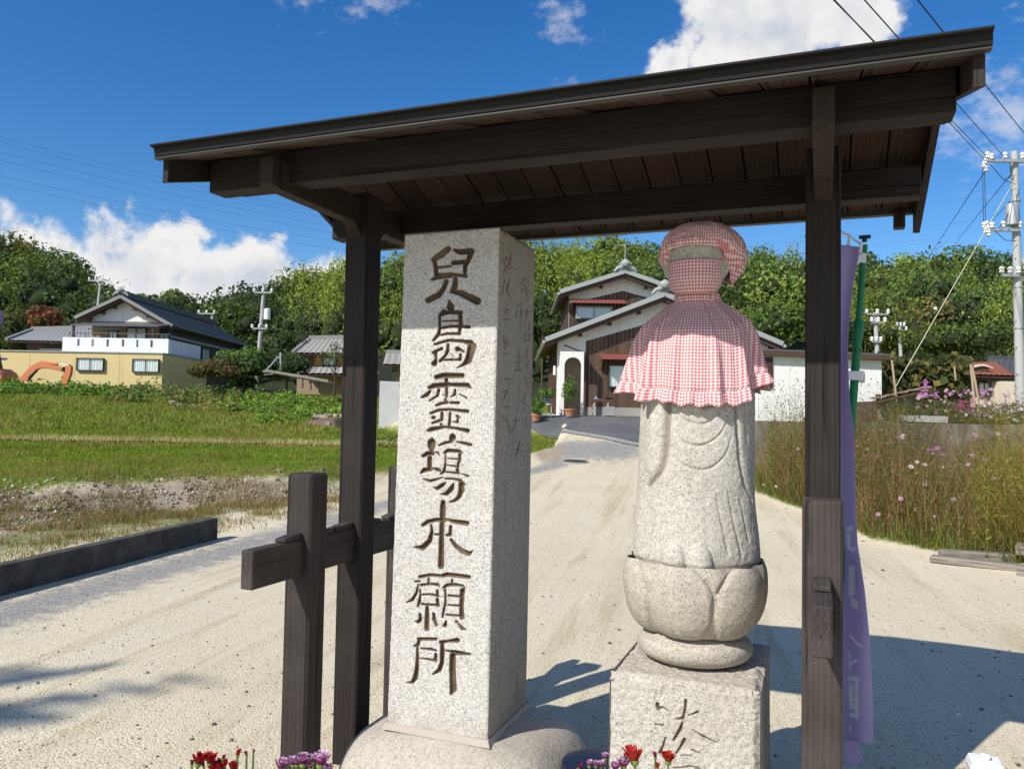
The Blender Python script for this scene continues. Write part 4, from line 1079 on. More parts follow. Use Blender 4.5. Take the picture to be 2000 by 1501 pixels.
cloth_obj('cape_cloth', X[:cut+1], Y[:cut+1], Zz[:cut+1], UVb[:cut+1], cl)
cloth_obj('frill', X[cut:], Y[cut:], Zz[cut:], UVb[cut:]+np.array([.004, .003]), cl)
# neck band
zn = np.linspace(sz(592), sz(573), 10); thn = np.linspace(-math.pi, math.pi, 120); Tn, Zn = np.meshgrid(thn, zn)
Rn = .078+.003*np.sin(Tn*30)+.006*np.cos((Zn-zn.mean())/(zn[-1]-zn[0])*math.pi)
cloth_obj('neck_band', SX+Rn*np.sin(Tn), SY-Rn*np.cos(Tn)*.95, Zn, np.stack([Tn*.09, Zn], -1), cl)
# mask over the lower face
mk = thing('gingham_mask', 'red gingham face mask covering the lower face of the statue', 'mask', (SX, SY, sz(545)))
thm = np.linspace(R_(-62), R_(62), 110); vm = np.linspace(0, 1, 46); Tm, Vm = np.meshgrid(thm, vm)
Zm = sz(577)+(sz(514.5)-sz(577))*Vm
Rm = np.interp(Vm, [0, .25, .6, 1], [.083, .107, .114, .1095])*(1-.02*(Tm/R_(62))**2)+.0015*np.sin(Vm*16)*np.exp(-(Tm/.6)**2)+.002*(fbm(Tm*6, Vm*5, 3, 3)-.47)
cloth_obj('mask_cloth', SX+Rm*np.sin(Tm), SY-.015-Rm*np.cos(Tm)*1.0, Zm-.006*np.cos(Tm*1.5)*(1-Vm), np.stack([Tm*.108, Zm], -1), mk)
for sgn in (-1, 1):
    pts = []
    for q in np.linspace(0, 1, 8):
        a = sgn*(R_(61)+q*R_(27)); r = .1105+.008*math.sin(q*3.14)
        pts.append((SX+Q*r*math.sin(a), SY-.015-Q*r*math.cos(a), sz(516)+.004+.022*math.sin(q*2.2)))
    MB().tube(pts, .0022, 6).build('ear_loop', flat('mask_elastic', (.6, .25, .25), .8), mk, smooth=True)
# puffy mob cap
hat = thing('mob_cap', 'puffy red gingham mob cap on the head of the statue', 'hat', (SX, SY, sz(470)))
nth, nv = 240, 80
thh = np.linspace(-math.pi, math.pi, nth); vv = np.linspace(0, 1, nv); Th, Vh = np.meshgrid(thh, vv)
back = np.clip((np.abs(Th-R_(6))-R_(40))/R_(55), 0, 1); back = back*back*(3-2*back)
right = np.exp(-((Th-R_(88))/R_(42))**2); left = np.exp(-((Th+R_(86))/R_(36))**2)
zc_ = sz(480)-.030*back-.020*right                 # height of the widest girth
Rm_ = .136+.010*back+.026*right+.006*left
ph0 = -(R_(14)+R_(52)*back)                        # band below the girth
ph = ph0+(math.pi/2-ph0)*Vh
H1 = sz(433)-zc_; H0 = .062+.040*right+.030*back
puff = Rm_*np.clip(np.cos(ph), 0, 1)**.80
Zh = zc_+np.where(ph > 0, np.sin(np.abs(ph))**.95*H1, -np.sin(np.abs(ph))*H0)
low = np.clip(1-Vh/.16, 0, 1)
puff = puff*(1-low)+np.maximum(.113, .113+.010*back)*low
wr = np.sin(Th*17+2.2*np.sin(Th*4))+.6*np.sin(Th*29+1)
puff = puff+(.0045*wr*np.exp(-((Vh-.10)/.14)**2)+.0040*wr*np.exp(-((Vh-.35)/.25)**2)*(.25+.75*np.sin(Th*2.5+1)**2)+.016*(fbm(Th*2.6+4, Vh*5+Th*.5, 41, 4)-.47))*np.clip((1-Vh)*4, 0, 1)
Zh = Zh+.010*(fbm(Th*3.3+9, Vh*6, 47, 3)-.47)*np.clip((1-Vh)*4, 0, 1)
fx = SX+.008+puff*np.sin(Th); fy = SY+.004-puff*np.cos(Th)*.97
uvh = np.stack([puff*np.sin(Th)*1.05+Th*.045, Zh*.9-puff*np.cos(Th)*.75], -1)
cloth_obj('cap_cloth', fx, fy, Zh, uvh, hat)
# gathered band over the brow
tb = np.linspace(R_(-66), R_(70), 140); vb = np.linspace(0, 1, 12); Tb, Vb = np.meshgrid(tb, vb)
Rbnd = .1155+.008*np.sin(Vb*math.pi)+.0018*np.sin(Tb*46)
zl_ = sz(489)-.010*(Tb/R_(60))**2
cloth_obj('brow_band', SX+Rbnd*np.sin(Tb), SY-.010-Rbnd*np.cos(Tb), zl_+.036*Vb, np.stack([Tb*.115, zl_+.036*Vb], -1), hat)

# ------------------------------------------------------------------ banner on a green pole
bn_y = 3.52
def BY(px, py, y=bn_y): return at_Y(px, py, y)
bp = thing('banner_pole', 'green plastic pole holding the purple banner behind the right post', 'banner pole', (0.17, bn_y, 0))
top = BY(1688, 478); low = BY(1662, 836); dirp = (low-top).normalized()
footp = top+dirp*((top.z+.02)/-dirp.z)
MB().tube([low+(low-top)*-.42, footp], .0165, 14).build('lower_tube', GREEN_P, bp, smooth=True)
MB().tube([top, top+(low-top)*.60], .0130, 14).build('upper_tube', GREEN_P, bp, smooth=True)
j = top+(low-top)*.47
MB().tube([j-dirp*.045, j-dirp*.03, j+dirp*.03, j+dirp*.045, j+dirp*.075], [.014, .021, .021, .018, .0175], 14).build('joint_collar', GREEN_P, bp, smooth=True)
MB().tube([top-dirp*.012, top-dirp*.03], .010, 10).tube([top-dirp*.032+Vector((-.022, 0, 0)), top-dirp*.032+Vector((.022, 0, 0))], .008, 8).build('cap', flat('dark_cap', (.01, .03, .03), .5), bp, smooth=True)
lo_, hi_ = BY(1633, 444), BY(1690, 484)
arm0 = Vector((lo_.x-.02, bn_y, lo_.z+.012))
MB().tube([arm0, BY(1696, 486)], .0045, 8).build('cross_arm', WHITE_P, bp, smooth=True)
MB().lathe([(.004, -.012), (.014, -.008), (.016, 0), (.012, .008), (.003, .012)], BY(1634, 447), 10).build('arm_knob', GREEN_P, bp, smooth=True)
bnr = thing('purple_banner', 'long purple cloth banner with pale lettering hanging beside the right post', 'banner', (0.15, bn_y, .3))
RE = [(470, 1679), (500, 1677), (560, 1666), (650, 1657), (700, 1656), (740, 1658), (770, 1659), (800, 1662), (840, 1668), (1000, 1672), (1060, 1675), (1150, 1689), (1250, 1699), (1380, 1705), (1450, 1705)]
LE = [(470, 1601), (1450, 1601)]
ny, nx = 300, 60
py = np.linspace(482, 1450, ny)
re = np.interp(py, [a for a, _ in RE], [b for _, b in RE])
V = np.zeros((ny, nx, 3)); C = np.zeros((ny, nx, 3)); PXg = np.zeros((ny, nx)); PYg = np.zeros((ny, nx))
for i_ in range(ny):
    for k_ in range(nx):
        s = k_/(nx-1)
        px_ = 1606+(re[i_]-1606)*s
        yy = bn_y-.055+.018*math.sin(s*7+py[i_]*.004)+.05*(1-s)+.010*math.sin(py[i_]*.017+s*3)
        p = at_Y(px_, py[i_]+ (1-s)*(-8) , yy)
        V[i_, k_] = p; PXg[i_, k_] = px_; PYg[i_, k_] = py[i_]
BL = S(1640, 950, 2.777, [(50,235,26),(60,230,24)], [(50,270,18),(52,345,12),(72,345,20),(84,330,12)], [(60,440,18),(62,500,22),(62,590,26)], [(78,436,10),(76,470,10),(76,580,14)], [(72,620,24),(82,640,36),(92,660,16)],
       [(60,815,12),(90,850,14),(122,872,8)], [(58,965,10),(80,955,14),(97,943,8)], [(56,900,8),(56,1000,8)], [(58,1050,22),(90,1044,16),(108,1040,6)], [(64,1090,22),(62,1160,18),(66,1200,22)], [(94,1050,16),(92,1150,18),(92,1250,24)], [(62,1245,18),(90,1245,18)], [(66,1160,10),(90,1160,10)], [(58,1300,10),(60,1330,10)])
fl = carve_field(PXg.ravel(), PYg.ravel(), BL, 1.0).reshape(ny, nx)
C[:] = np.clip(fl*1.6, 0, 1)[..., None]
me = mesh_np('banner_cloth', V.reshape(-1, 3), quads=grid_quads(nx, ny), smooth=True); colattr(me, C.reshape(-1, 3))
o = link('banner_cloth', me, PURPLE, bnr); md = o.modifiers.new('thick', 'SOLIDIFY'); md.thickness = .001
m = MB(); m.prism([BY(1662, 1440), BY(1676, 1452), BY(1684, 1482), BY(1672, 1492), BY(1655, 1490), BY(1648, 1445)], (0, .004, 0)); o = m.build('loose_corner', PURPLE, bnr); colattr(o.data, np.zeros((len(o.data.vertices), 3)))
for a, b, c in (((1636, 478), (1634, 452), (1641, 450)), ((1654, 482), (1661, 458), (1657, 456))):
    MB().tube([BY(*a), BY(*b)], .0045, 6).tube([BY(a[0]+5, a[1]), BY(*c)], .0045, 6).build('hanging_loop', WHITE_P, bnr, smooth=True)
def strap(c0, c1, c2, c3):
    y = bn_y-.020
    MB().prism([at_Y(*c0, y), at_Y(*c1, y), at_Y(*c2, y), at_Y(*c3, y)], (0, .042, 0)).build('strap', WHITE_P, bnr, bevel=.002)
strap((1673, 511), (1691, 513), (1692, 494), (1678, 492)); strap((1654, 741), (1686, 742), (1687, 724), (1655, 724))
strap((1676, 496), (1683, 498), (1686, 474), (1680, 474))

# ------------------------------------------------------------------ chrysanthemums in the foreground
def chrys(px, py, w, cols, kind, d, lab, grp, vx, vy):
    """open cup of petals: px, py photo position of the bloom's top, w its width in photo pixels"""
    p = at(px, py-3, d); r = w*1.22*d/FPX/2; h = r*1.35
    t = thing('chrysanthemum', lab, 'flower', (p.x, p.y, p.z-h), grp)
    rg = np.random.default_rng(int(px*7+py)); V = []; Q = []; C = []
    tilt = rg.normal(size=2)*.18
    npet = 12 if kind == 'bud' else 34
    for k in range(npet):
        lay = k % 3; a = k*2.39996+rg.random()*.3
        op = (0.50, .78, 1.0)[lay]*(.55 if kind == 'bud' else 1.0)*(0.85+.3*rg.random())
        L = h*(0.9+.25*rg.random()); wd = r*(.30 if kind != 'bud' else .42)
        b = len(V)
        for s in range(5):
            q = s/4
            rad = r*op*(q**.75); z = L*(q**1.05)*(1.05-.22*op*q)
            c_ = np.array([math.cos(a)*rad+tilt[0]*z, math.sin(a)*rad+tilt[1]*z, z])
            ww = wd*(.35+1.0*math.sin(min(q*1.15, 1)*2.4))*.5
            sd_ = np.array([-math.sin(a), math.cos(a), 0])*ww
            V += [c_-sd_, c_+sd_]
            cc = np.array(cols[0])*(1-q)+np.array(cols[1])*q if q < .8 else np.array(cols[2])
            cc = cc*(0.8+.4*rg.random()); C += [cc, cc]
        for s in range(4): Q.append((b+2*s, b+2*s+1, b+2*s+3, b+2*s+2))
    base = np.array([p.x, p.y, p.z-h]); V = np.array(V)+base
    me = mesh_np('petals', V, quads=np.array(Q), smooth=True); colattr(me, np.array(C)); link('petals', me, PETAL, t)
    MB().lathe([(r*.10, -r*.35), (r*.34, -r*.16), (r*.44, .08*r), (r*.40, r*.30)], base, 10).build('calyx', flat('calyx_green', (.17, .24, .05), .7), t, smooth=True)
    foot = Vector((vx, vy, .30)); mid = Vector(base)+Vector((0, 0, -.12))
    MB().tube([Vector(base)+Vector((0, 0, -r*.3)), mid, (mid+foot)/2+Vector((0, 0, .05)), foot], .0026, 6).build('stem', flat('stem_green', (.10, .16, .05), .7), t, smooth=True)
    for q in range(2):
        a = rg.random()*6.28; b0 = mid+Vector((0, 0, -.03-.05*q)); o_ = Vector((math.cos(a), math.sin(a), .5))*.05
        MB().add([b0, b0+o_*.5+Vector((-o_.y, o_.x, 0))*.35, b0+o_, b0+o_*.5+Vector((o_.y, -o_.x, 0))*.35], [(0, 1, 2, 3)]).build('leaf', flat('chrys_leaf', (.06, .11, .03), .7), t)
RED = ((.16, .004, .008), (.42, .012, .014), (.52, .03, .02)); ORG = ((.36, .02, .012), (.58, .05, .025), (.50, .03, .02)); PUR = ((.20, .012, .10), (.38, .05, .26), (.78, .58, .74)); WIN = ((.10, .006, .03), (.26, .02, .07), (.30, .03, .09))
LV = at(505, 1560, 1.95); RV = at(1230, 1570, 1.92)
LVx, LVy, RVx, RVy = LV.x, LV.y, RV.x, RV.y
gl, gr_ = 'chrysanthemums left of the pillar base', 'chrysanthemums before the statue pedestal'
for px_, py_, w_, c_, k_ in ((387, 1473, 27, RED, 'o'), (411, 1475, 24, RED, 'o'), (435, 1484, 26, RED, 'o'), (464, 1466, 15, RED, 'bud'), (375, 1487, 12, WIN, 'bud'), (436, 1476, 11, WIN, 'bud'), (482, 1469, 10, WIN, 'bud'), (495, 1466, 8, WIN, 'bud'), (398, 1490, 12, WIN, 'bud'), (455, 1490, 20, RED, 'o'), (420, 1494, 22, RED, 'o')):
    nm = nth_of([387, 411, 435, 464, 455, 420], px_) if c_ is RED else nth_of([375, 436, 482, 495, 398], px_)
    chrys(px_, py_, w_, c_, k_, 1.95, nm+(' deep red chrysanthemum of the bunch left of the front support post' if c_ is RED else ' small wine red bud of the bunch left of the front support post'), gl, LVx, LVy)
for px_, py_, w_ in ((548, 1486, 23), (573, 1482, 18), (592, 1474, 27), (612, 1476, 18), (626, 1474, 30), (606, 1492, 14), (640, 1494, 20), (580, 1484, 16)):
    chrys(px_, py_, w_, PUR, 'o', 1.98, nth_of([548, 573, 592, 612, 626, 606, 640, 580], px_)+' white tipped purple chrysanthemum at the foot of the pillar base stone', gl+' (purple)', LVx+.12, LVy)
for px_, py_, w_, c_, k_, lb in ((1240, 1465, 32, ORG, 'o', 'orange red chrysanthemum rising before the carved pedestal'), (1305, 1470, 25, ORG, 'o', 'orange red chrysanthemum rising before the carved pedestal'),
      (1220, 1474, 10, WIN, 'bud', 'wine coloured chrysanthemum bud before the carved pedestal'), (1280, 1472, 13, WIN, 'bud', 'wine coloured chrysanthemum bud before the carved pedestal'), (1283, 1490, 15, ORG, 'bud', 'wine coloured chrysanthemum bud before the carved pedestal'), (1240, 1489, 13, WIN, 'bud', 'wine coloured chrysanthemum bud before the carved pedestal'), (1130, 1493, 13, WIN, 'bud', 'wine coloured chrysanthemum bud before the carved pedestal'),
      (1182, 1473, 14, PUR, 'o', 'white tipped purple chrysanthemum before the pedestal'), (1151, 1487, 14, PUR, 'o', 'white tipped purple chrysanthemum before the pedestal'), (1164, 1487, 14, PUR, 'o', 'white tipped purple chrysanthemum before the pedestal'), (1218, 1481, 24, PUR, 'o', 'white tipped purple chrysanthemum before the pedestal'), (1202, 1490, 20, PUR, 'o', 'white tipped purple chrysanthemum before the pedestal'), (1174, 1488, 14, PUR, 'o', 'white tipped purple chrysanthemum before the pedestal')):
    same = {'or': [1240, 1305], 'wi': [1220, 1280, 1283, 1240, 1130], 'wh': [1182, 1151, 1164, 1218, 1202, 1174]}[lb[:2]]
    if not (lb[:2] == 'wi' and px_ == 1240): pass
    chrys(px_, py_, w_, c_, k_, 1.92, nth_of(same, px_)+' '+lb, gr_+' '+lb.split(' chry')[0], RVx, RVy)
for vx, vy, lb in ((LVx+.06, LVy, 'stone flower vase holding the left bunch of chrysanthemums'), (RVx, RVy, 'stone flower vase holding the chrysanthemums before the pedestal')):
    tag(MB().lathe([(.10, -.02), (.11, .06), (.075, .10), (.07, .40), (.085, .46), (.075, .46), (.06, .20)], (vx, vy, 0), 20).build('flower_vase', GRANITE_BASE, None, smooth=True), lb, 'vase')
# dark blue rounded bucket between base stone and pedestal
c = at_Z(1152, 1500, .28)
bk = thing('blue_bucket', 'dark navy upturned bucket in the shade between base stone and pedestal', 'bucket', (c.x, c.y+.10, 0))
MB().lathe([(.15, 0), (.145, .22), (.135, .262), (.10, .275), (.02, .28)], (c.x, c.y+.10, 0), 26).build('shell', NAVY, bk, smooth=True)
MB().lathe([(.156, -.01), (.158, .012), (.150, .02)], (c.x, c.y+.10, 0), 26).build('rim', NAVY, bk, smooth=True)
# white lidded container at the right
wc = at_Z(1925, 1478, .36)
wt = thing('white_container', 'white plastic lidded container with clear knob on the gravel at the right', 'container', (wc.x, wc.y, 0))
cw = .058
def rbox(m, c, hx, hy, z0, z1, hx1=None, hy1=None):
    hx1 = hx1 or hx; hy1 = hy1 or hy
    m.hexa([(c.x-hx, c.y-hy, z0), (c.x+hx, c.y-hy, z0), (c.x+hx, c.y+hy, z0), (c.x-hx, c.y+hy, z0), (c.x-hx1, c.y-hy1, z1), (c.x+hx1, c.y-hy1, z1), (c.x+hx1, c.y+hy1, z1), (c.x-hx1, c.y+hy1, z1)]); return m
rbox(MB(), wc, cw*.92, cw*.92, -.01, .298).build('body', WHITE_P, wt, bevel=.006, seg=2)
rbox(rbox(MB(), wc, cw, cw, .302, .330), wc, cw, cw, .3305, .352, cw*.86, cw*.86).build('lid', WHITE_P, wt, bevel=.004, seg=2)
def m_clear(nt, co): return dict(Color=(.75, .8, .78, 1), Rough=.1, Spec=.6)
MB().lathe([(.012, .352), (.017, .358), (.017, .370), (.012, .374)], (wc.x, wc.y, 0), 14).build('knob', material('clear_knob', m_clear), wt, smooth=True)

# ------------------------------------------------------------------ low walls and timbers near by
def wall_run(name, pts, w, zlo, zhi, mat, label, cat, bevel=.01):
    """straight wall along (u, d) points: bottom zlo, top zhi"""
    (u0, d0), (u1, d1) = pts
    a = UD(u0, d0, 0); b = UD(u1, d1, 0); t = (b-a).normalized(); n = Vector((-t.y, t.x, 0))*w
    za, zb = zhi if hasattr(zhi, '__len__') else (zhi, zhi)
    m = MB(); L = 24; P = []
    for i in range(L):
        m_ = a+(b-a)*(i/L); k_ = a+(b-a)*((i+1)/L)
    m.hexa([Vector((a.x, a.y, zlo)), Vector((b.x, b.y, zlo)), Vector((b.x, b.y, zlo))+n, Vector((a.x, a.y, zlo))+n, Vector((a.x, a.y, za)), Vector((b.x, b.y, zb)), Vector((b.x, b.y, zb))+n, Vector((a.x, a.y, za))+n])
    o = m.build(name, mat, None, bevel=bevel); tag(o, label, cat); return o
c0 = at_Z(0, 1166, 0); c1 = at_Z(425, 1054, 0)
A_ = (c0.dot(R0), c0.dot(F0)); B_ = (c1.dot(R0), c1.dot(F0))
A2 = (A_[0]+(A_[0]-B_[0])*1.2, A_[1]+(A_[1]-B_[1])*1.2)
wall_run('concrete_curb', (A2, B_), .13, -.1, (.255, .275), CURB, 'long low dark concrete curb along the gravel at the left', 'curb', .008)
wall_run('garden_wall', (WALL_A, (WALL_B[0]+6, wall_d(WALL_B[0]+6))), -.16, -.1, (1.60, 1.62), CONC_WALL, 'stained grey concrete retaining wall behind the tall dry grass', 'wall')
# short pale concrete beam on the wall by the shed
p = at(1832, 824, 16.9); q_ = at(1727+30, 822, 17.6)
a, b = at(1762, 823, 17.2), at(1852, 826, 16.4)
MB().prism([a, b, b+Vector((0, 0, .14)), a+Vector((0, 0, .14))], tuple(F0*.2)).build('concrete_beam', CONC, None, bevel=.008)
tag(bpy.data.objects['concrete_beam'], 'pale concrete beam lying on the retaining wall below the cosmos flowers', 'concrete beam')
# white-grey block wall seen between the left post and the pillar
wall_run('block_wall', (UPX(742, 27.2), UPX(950, 27.0)), -.15, .6, (2.72, 2.60), flat('pale_block_wall', (.46, .46, .45), .9, .2, 1.5, bump=.3), 'pale concrete block wall glimpsed between the left post and the pillar', 'wall')
# old sleepers edging the bed at the right
for (ax_, ay_, ad), (bx_, by_, bd), hh, dz in (((1835, 1086, 9.35), (1980, 1086, 9.15), .10, 0), ((1985, 1080, 9.0), (2120, 1075, 8.6), .12, 0), ((1818, 1092, 9.3), (1995, 1108, 8.75), .07, -.04), ((1990, 1110, 8.6), (2100, 1128, 8.2), .12, -.02)):
    a, b = at(ax_, ay_, ad), at(bx_, by_, bd); zc = max(.04, (a.z+b.z)/2)
    a.z = b.z = zc+dz*0
    o = beam('railway_sleeper', a, b, .16, hh*1.1, SLEEPER, None, bevel=.012)
    tag(o, {1835: 'upper grey timber sleeper edging the flower bed, left one', 1985: 'upper grey timber sleeper edging the flower bed, cut by the right edge', 1818: 'thin lower timber sleeper at the edge of the sand before the flower bed', 1990: 'lower thick timber sleeper cut by the right edge before the flower bed'}[ax_], 'sleeper', 'sleepers edging the flower bed')

# ------------------------------------------------------------------ buildings
def fpoly(m, pts, thick):   # polygon in (u, d, z) extruded along d
    m.prism(pts, (0, thick, 0)); return m
def tile_roof(name, ra, rb, ea, eb, mat, parent, period=.28, rows=None, amp=.035, thick=.10):
    """pantiled slope between ridge ra-rb and eave ea-eb, in (u, d, z); rolls run down the slope"""
    ra, rb, ea, eb = [Vector(v) for v in (ra, rb, ea, eb)]
    W = max((rb-ra).length, (eb-ea).length); L = ((ra+rb)/2-(ea+eb)/2).length
    nc = max(4, int(W/period)); rows = rows or max(3, int(L/.26))
    nrm = (rb-ra).cross(ea-ra) if (rb-ra).length > .01 else (eb-ea).cross(ra-ea)
    nrm.normalize()
    if nrm.z < 0: nrm = -nrm
    K = 6; n = nc*K+1; m = rows*2
    s = np.linspace(0, 1, n)[None, :, None]
    tv = []; lift = []
    for r in range(rows):
        tv += [r/rows, (r+1)/rows]; lift += [.0, .028]
    t = np.array(tv)[:, None, None]
    A, B, Cc, D = [np.array(v) for v in (ra, rb, ea, eb)]
    V = (A*(1-s)+B*s)*(1-t)+(Cc*(1-s)+D*s)*t
    wv = amp*np.abs(np.sin(np.linspace(0, nc*math.pi, n)))[None, :]**.7
    V = V+np.array(nrm)*(wv+np.array(lift)[:, None])[..., None]
    V = V.reshape(-1, 3); q = grid_quads(n, m)
    Vw = V[:, :1]*np.array(R0)+V[:, 1:2]*np.array(F0); Vw[:, 2] = V[:, 2]
    me = mesh_np(name, Vw, quads=q); o = link(name, me, mat, parent)
    mb = MB(UD); k = nrm*-thick
    mb.hexa([ea+k, eb+k, rb+k, ra+k, ea-nrm*.04, eb-nrm*.04, rb-nrm*.04, ra-nrm*.04]); mb.build('roof_deck', BROWN, o)
    return o
def bar(m, a, b, w, h):
    """square bar between two (u, d, z) points"""
    a, b = Vector(a), Vector(b); z = (b-a).normalized(); up = Vector((0, 0, 1)) if abs(z.z) < .95 else Vector((0, 1, 0))
    x = up.cross(z).normalized()*w/2; y = z.cross(x.normalized())*h/2
    m.hexa([a-x-y, a+x-y, a+x+y, a-x+y, b-x-y, b+x-y, b+x+y, b-x+y]); return m
def window(parent, u0, u1, z0, z1, d, fr=ALU, curtain=True, fw=.05, mull=1, side=0, depth=.05, n_c=26):
    """sliding window on a wall facing the viewer at depth d; side=+1: on a wall facing +u, then u is depth and d the sideways place"""
    def q(u, dd, z): return (u, dd, z) if not side else (dd*-side+d*2*side if False else d-(dd-d)*side*0+ (d-dd)*side, u, z)
    T = (lambda u, dd, z: UD(u, dd, z)) if not side else (lambda u, dd, z: UD(d+(d-dd)*side, u, z))
    d0_ = d; d = d-.085
    if side: d = d0_+.085; T = (lambda u, dd, z: UD(d+(d-dd), u, z))
    m = MB(T)
    m.box((u0, d-depth, z0), (u0+fw, d+.09, z1)).box((u1-fw, d-depth, z0), (u1, d+.09, z1)).box((u0+fw, d-depth, z1-fw), (u1-fw, d+.09, z1)).box((u0+fw, d-depth, z0), (u1-fw, d+.09, z0+fw))
    w = m.build('window', fr, parent)
    k = mull+1; ww = (u1-u0-2*fw)/k
    for i in range(k):
        a = u0+fw+ww*i; b = a+ww
        MB(T).box((a+.003, d-.012-.012*(i % 2), z0+fw), (b-.003, d-.006-.012*(i % 2), z1-fw)).build('pane', GLASS, w)
        if i: MB(T).box((a-.022, d-depth+.006, z0+fw), (a+.022, d-.028, z1-fw)).build('mullion', fr, w)
    if curtain:
        c = MB(T); N = n_c*4; pts = [(u0+fw+(u1-u0-2*fw)*i/N, d+.030+.014*math.sin(i*1.35+math.sin(i*.4))) for i in range(N+1)]
        vs = [(a, b, z0+fw*.5) for a, b in pts]+[(a, b, z1-fw*.5) for a, b in pts]
        c.add(vs, [(i, i+1, N+2+i, N+1+i) for i in range(N)]); c.build('curtain', CURTAIN, w)
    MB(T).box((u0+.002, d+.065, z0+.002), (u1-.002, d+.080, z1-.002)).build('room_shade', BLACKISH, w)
    return w
def siding(parent, poly_top, u0, u1, z0, d, bw=.14, name='board_siding'):
    """upright boards with shadow gaps from z0 up to poly_top(u)"""
    rgs = np.random.default_rng(int(u0*10+z0*100)); m = MB(UD); cols = []
    n = int((u1-u0)/bw); w = (u1-u0)/n
    for i in range(n):
        a = u0+w*i+.006; b = a+w-.012; t = .012+.008*(i % 2)
        m.hexa([(a, d-t, z0), (b, d-t, z0), (b, d+.02, z0), (a, d+.02, z0), (a, d-t, poly_top(a)), (b, d-t, poly_top(b)), (b, d+.02, poly_top(b)), (a, d+.02, poly_top(a))])
        cols += [np.full(3, .7+.6*rgs.random())]*8
    o = m.build(name, SIDING, parent)
    colattr(o.data, np.array(cols)); o['kind'] = 'stuff'; return o

# --- central house with two gables ---------------------------------------
D1 = 29.0; D2 = 31.2
def uz(px, py, d): 
    p = at(px, py, d); return p.dot(R0), p.z
base1 = hgt(px_of(1150, 29), 29.0)-.02
hs = thing('gabled_house', 'two storey house with dark board walls, white plaster gables and grey verge tiles', 'house', UD(px_of(1200, 31), 31, base1))
ru, rz = uz(1292, 580, D1); eu, ez = uz(1064, 667, D1)
sl = (rz-ez)/(ru-eu); wl = px_of(1090, D1); wr = ru+(ru-wl)+.2; gr2 = 8.0
def g1(u): return rz-.16-sl*abs(u-ru)
# walls: white plaster gable wall with boards hung over the lower part
m = MB(UD); fpoly(m, [(wl, D1, base1-.3), (wr, D1, base1-.3), (wr, D1, g1(wr)), (ru, D1, g1(ru)), (wl, D1, g1(wl))], gr2); m.build('plaster_wall', PLASTER, hs)
bu0 = px_of(1142, D1); sb = .365
def brd(u): return min(z_of(1142, 666, D1)+(u-bu0)*.30, g1(u)-.02)
siding(hs, brd, bu0, px_of(1262, D1)+2.0, base1+.35, D1, .15)
MB(UD).box((bu0, D1-.03, base1-.3), (wr, D1-.002, base1+.345)).build('footing', CONC, hs)
# dark boards on the left flank and entrance
mm = MB(UD).box((wl-.012, D1+1.3, base1-.3), (wl-.002, D1+gr2, g1(wl))); mm.build('flank_wall', BROWN, hs)
for k in range(6):
    MB(UD).box((wl-.06, D1+1.5+k*1.05, base1), (wl-.013, D1+1.58+k*1.05, g1(wl)-.2)).build('entrance_post', BROWN, hs)
# roof of the lower gable
ov = .55
for sgn in (-1, 1):
    e_u = ru+sgn*(ru-eu); 
    tile_roof('roof', (ru, D1-ov, rz), (ru, D1+gr2, rz), (e_u, D1-ov, ez), (e_u, D1+gr2, ez), TILE, hs)
    m = MB(UD); bar(m, (ru, D1-ov-.02, rz+.02), (e_u, D1-ov-.02, ez+.02), .16, .17); m.build('verge_tiles', TILE_EDGE, hs)
    m = MB(UD); bar(m, (ru, D1-ov+.05, rz-.15), (e_u, D1-ov+.05, ez-.15), .05, .16); m.build('bargeboard', BROWN, hs)
    m = MB(UD); m.tube([(e_u+sgn*.06, D1-ov-.1, ez-.06), (e_u+sgn*.06, D1+gr2, ez-.10)], .06, 8); m.build('gutter', GUTTER, hs, smooth=True)
    for f in (.2, .45, .7):
        u = ru+(e_u-ru)*f; z = rz+(ez-rz)*f-.22; MB(UD).box((u-.06, D1-.32, z-.10), (u+.06, D1-.004, z)).build('purlin_end', BROWN, hs)
m = MB(UD); m.box((ru-.12, D1-ov-.06, rz+.04), (ru+.12, D1+gr2, rz+.24)); m.build('ridge_tiles', TILE_EDGE, hs)
def finial(u, d, z, s, parent):
    m = MB(UD); m.lathe([(.05*s, 0), (.22*s, .08*s), (.26*s, .2*s), (.16*s, .34*s), (.05*s, .42*s)], (u, d, z), 12)
    for a in (-1, 1):
        m.tube([(u+a*.12*s, d, z+.05*s), (u+a*.38*s, d, z-.03*s), (u+a*.55*s, d, z-.20*s)], [.10*s, .09*s, .05*s], 8)
        m.tube([(u+a*.20*s+.09*s*math.cos(q), d-.02, z+.16*s+.09*s*math.sin(q)) for q in np.linspace(0, 5.6, 9)], .035*s, 6)
    m.build('ridge_end_tile', TILE_EDGE, parent, smooth=True)
finial(ru, D1-ov-.1, rz+.18, .85, hs)
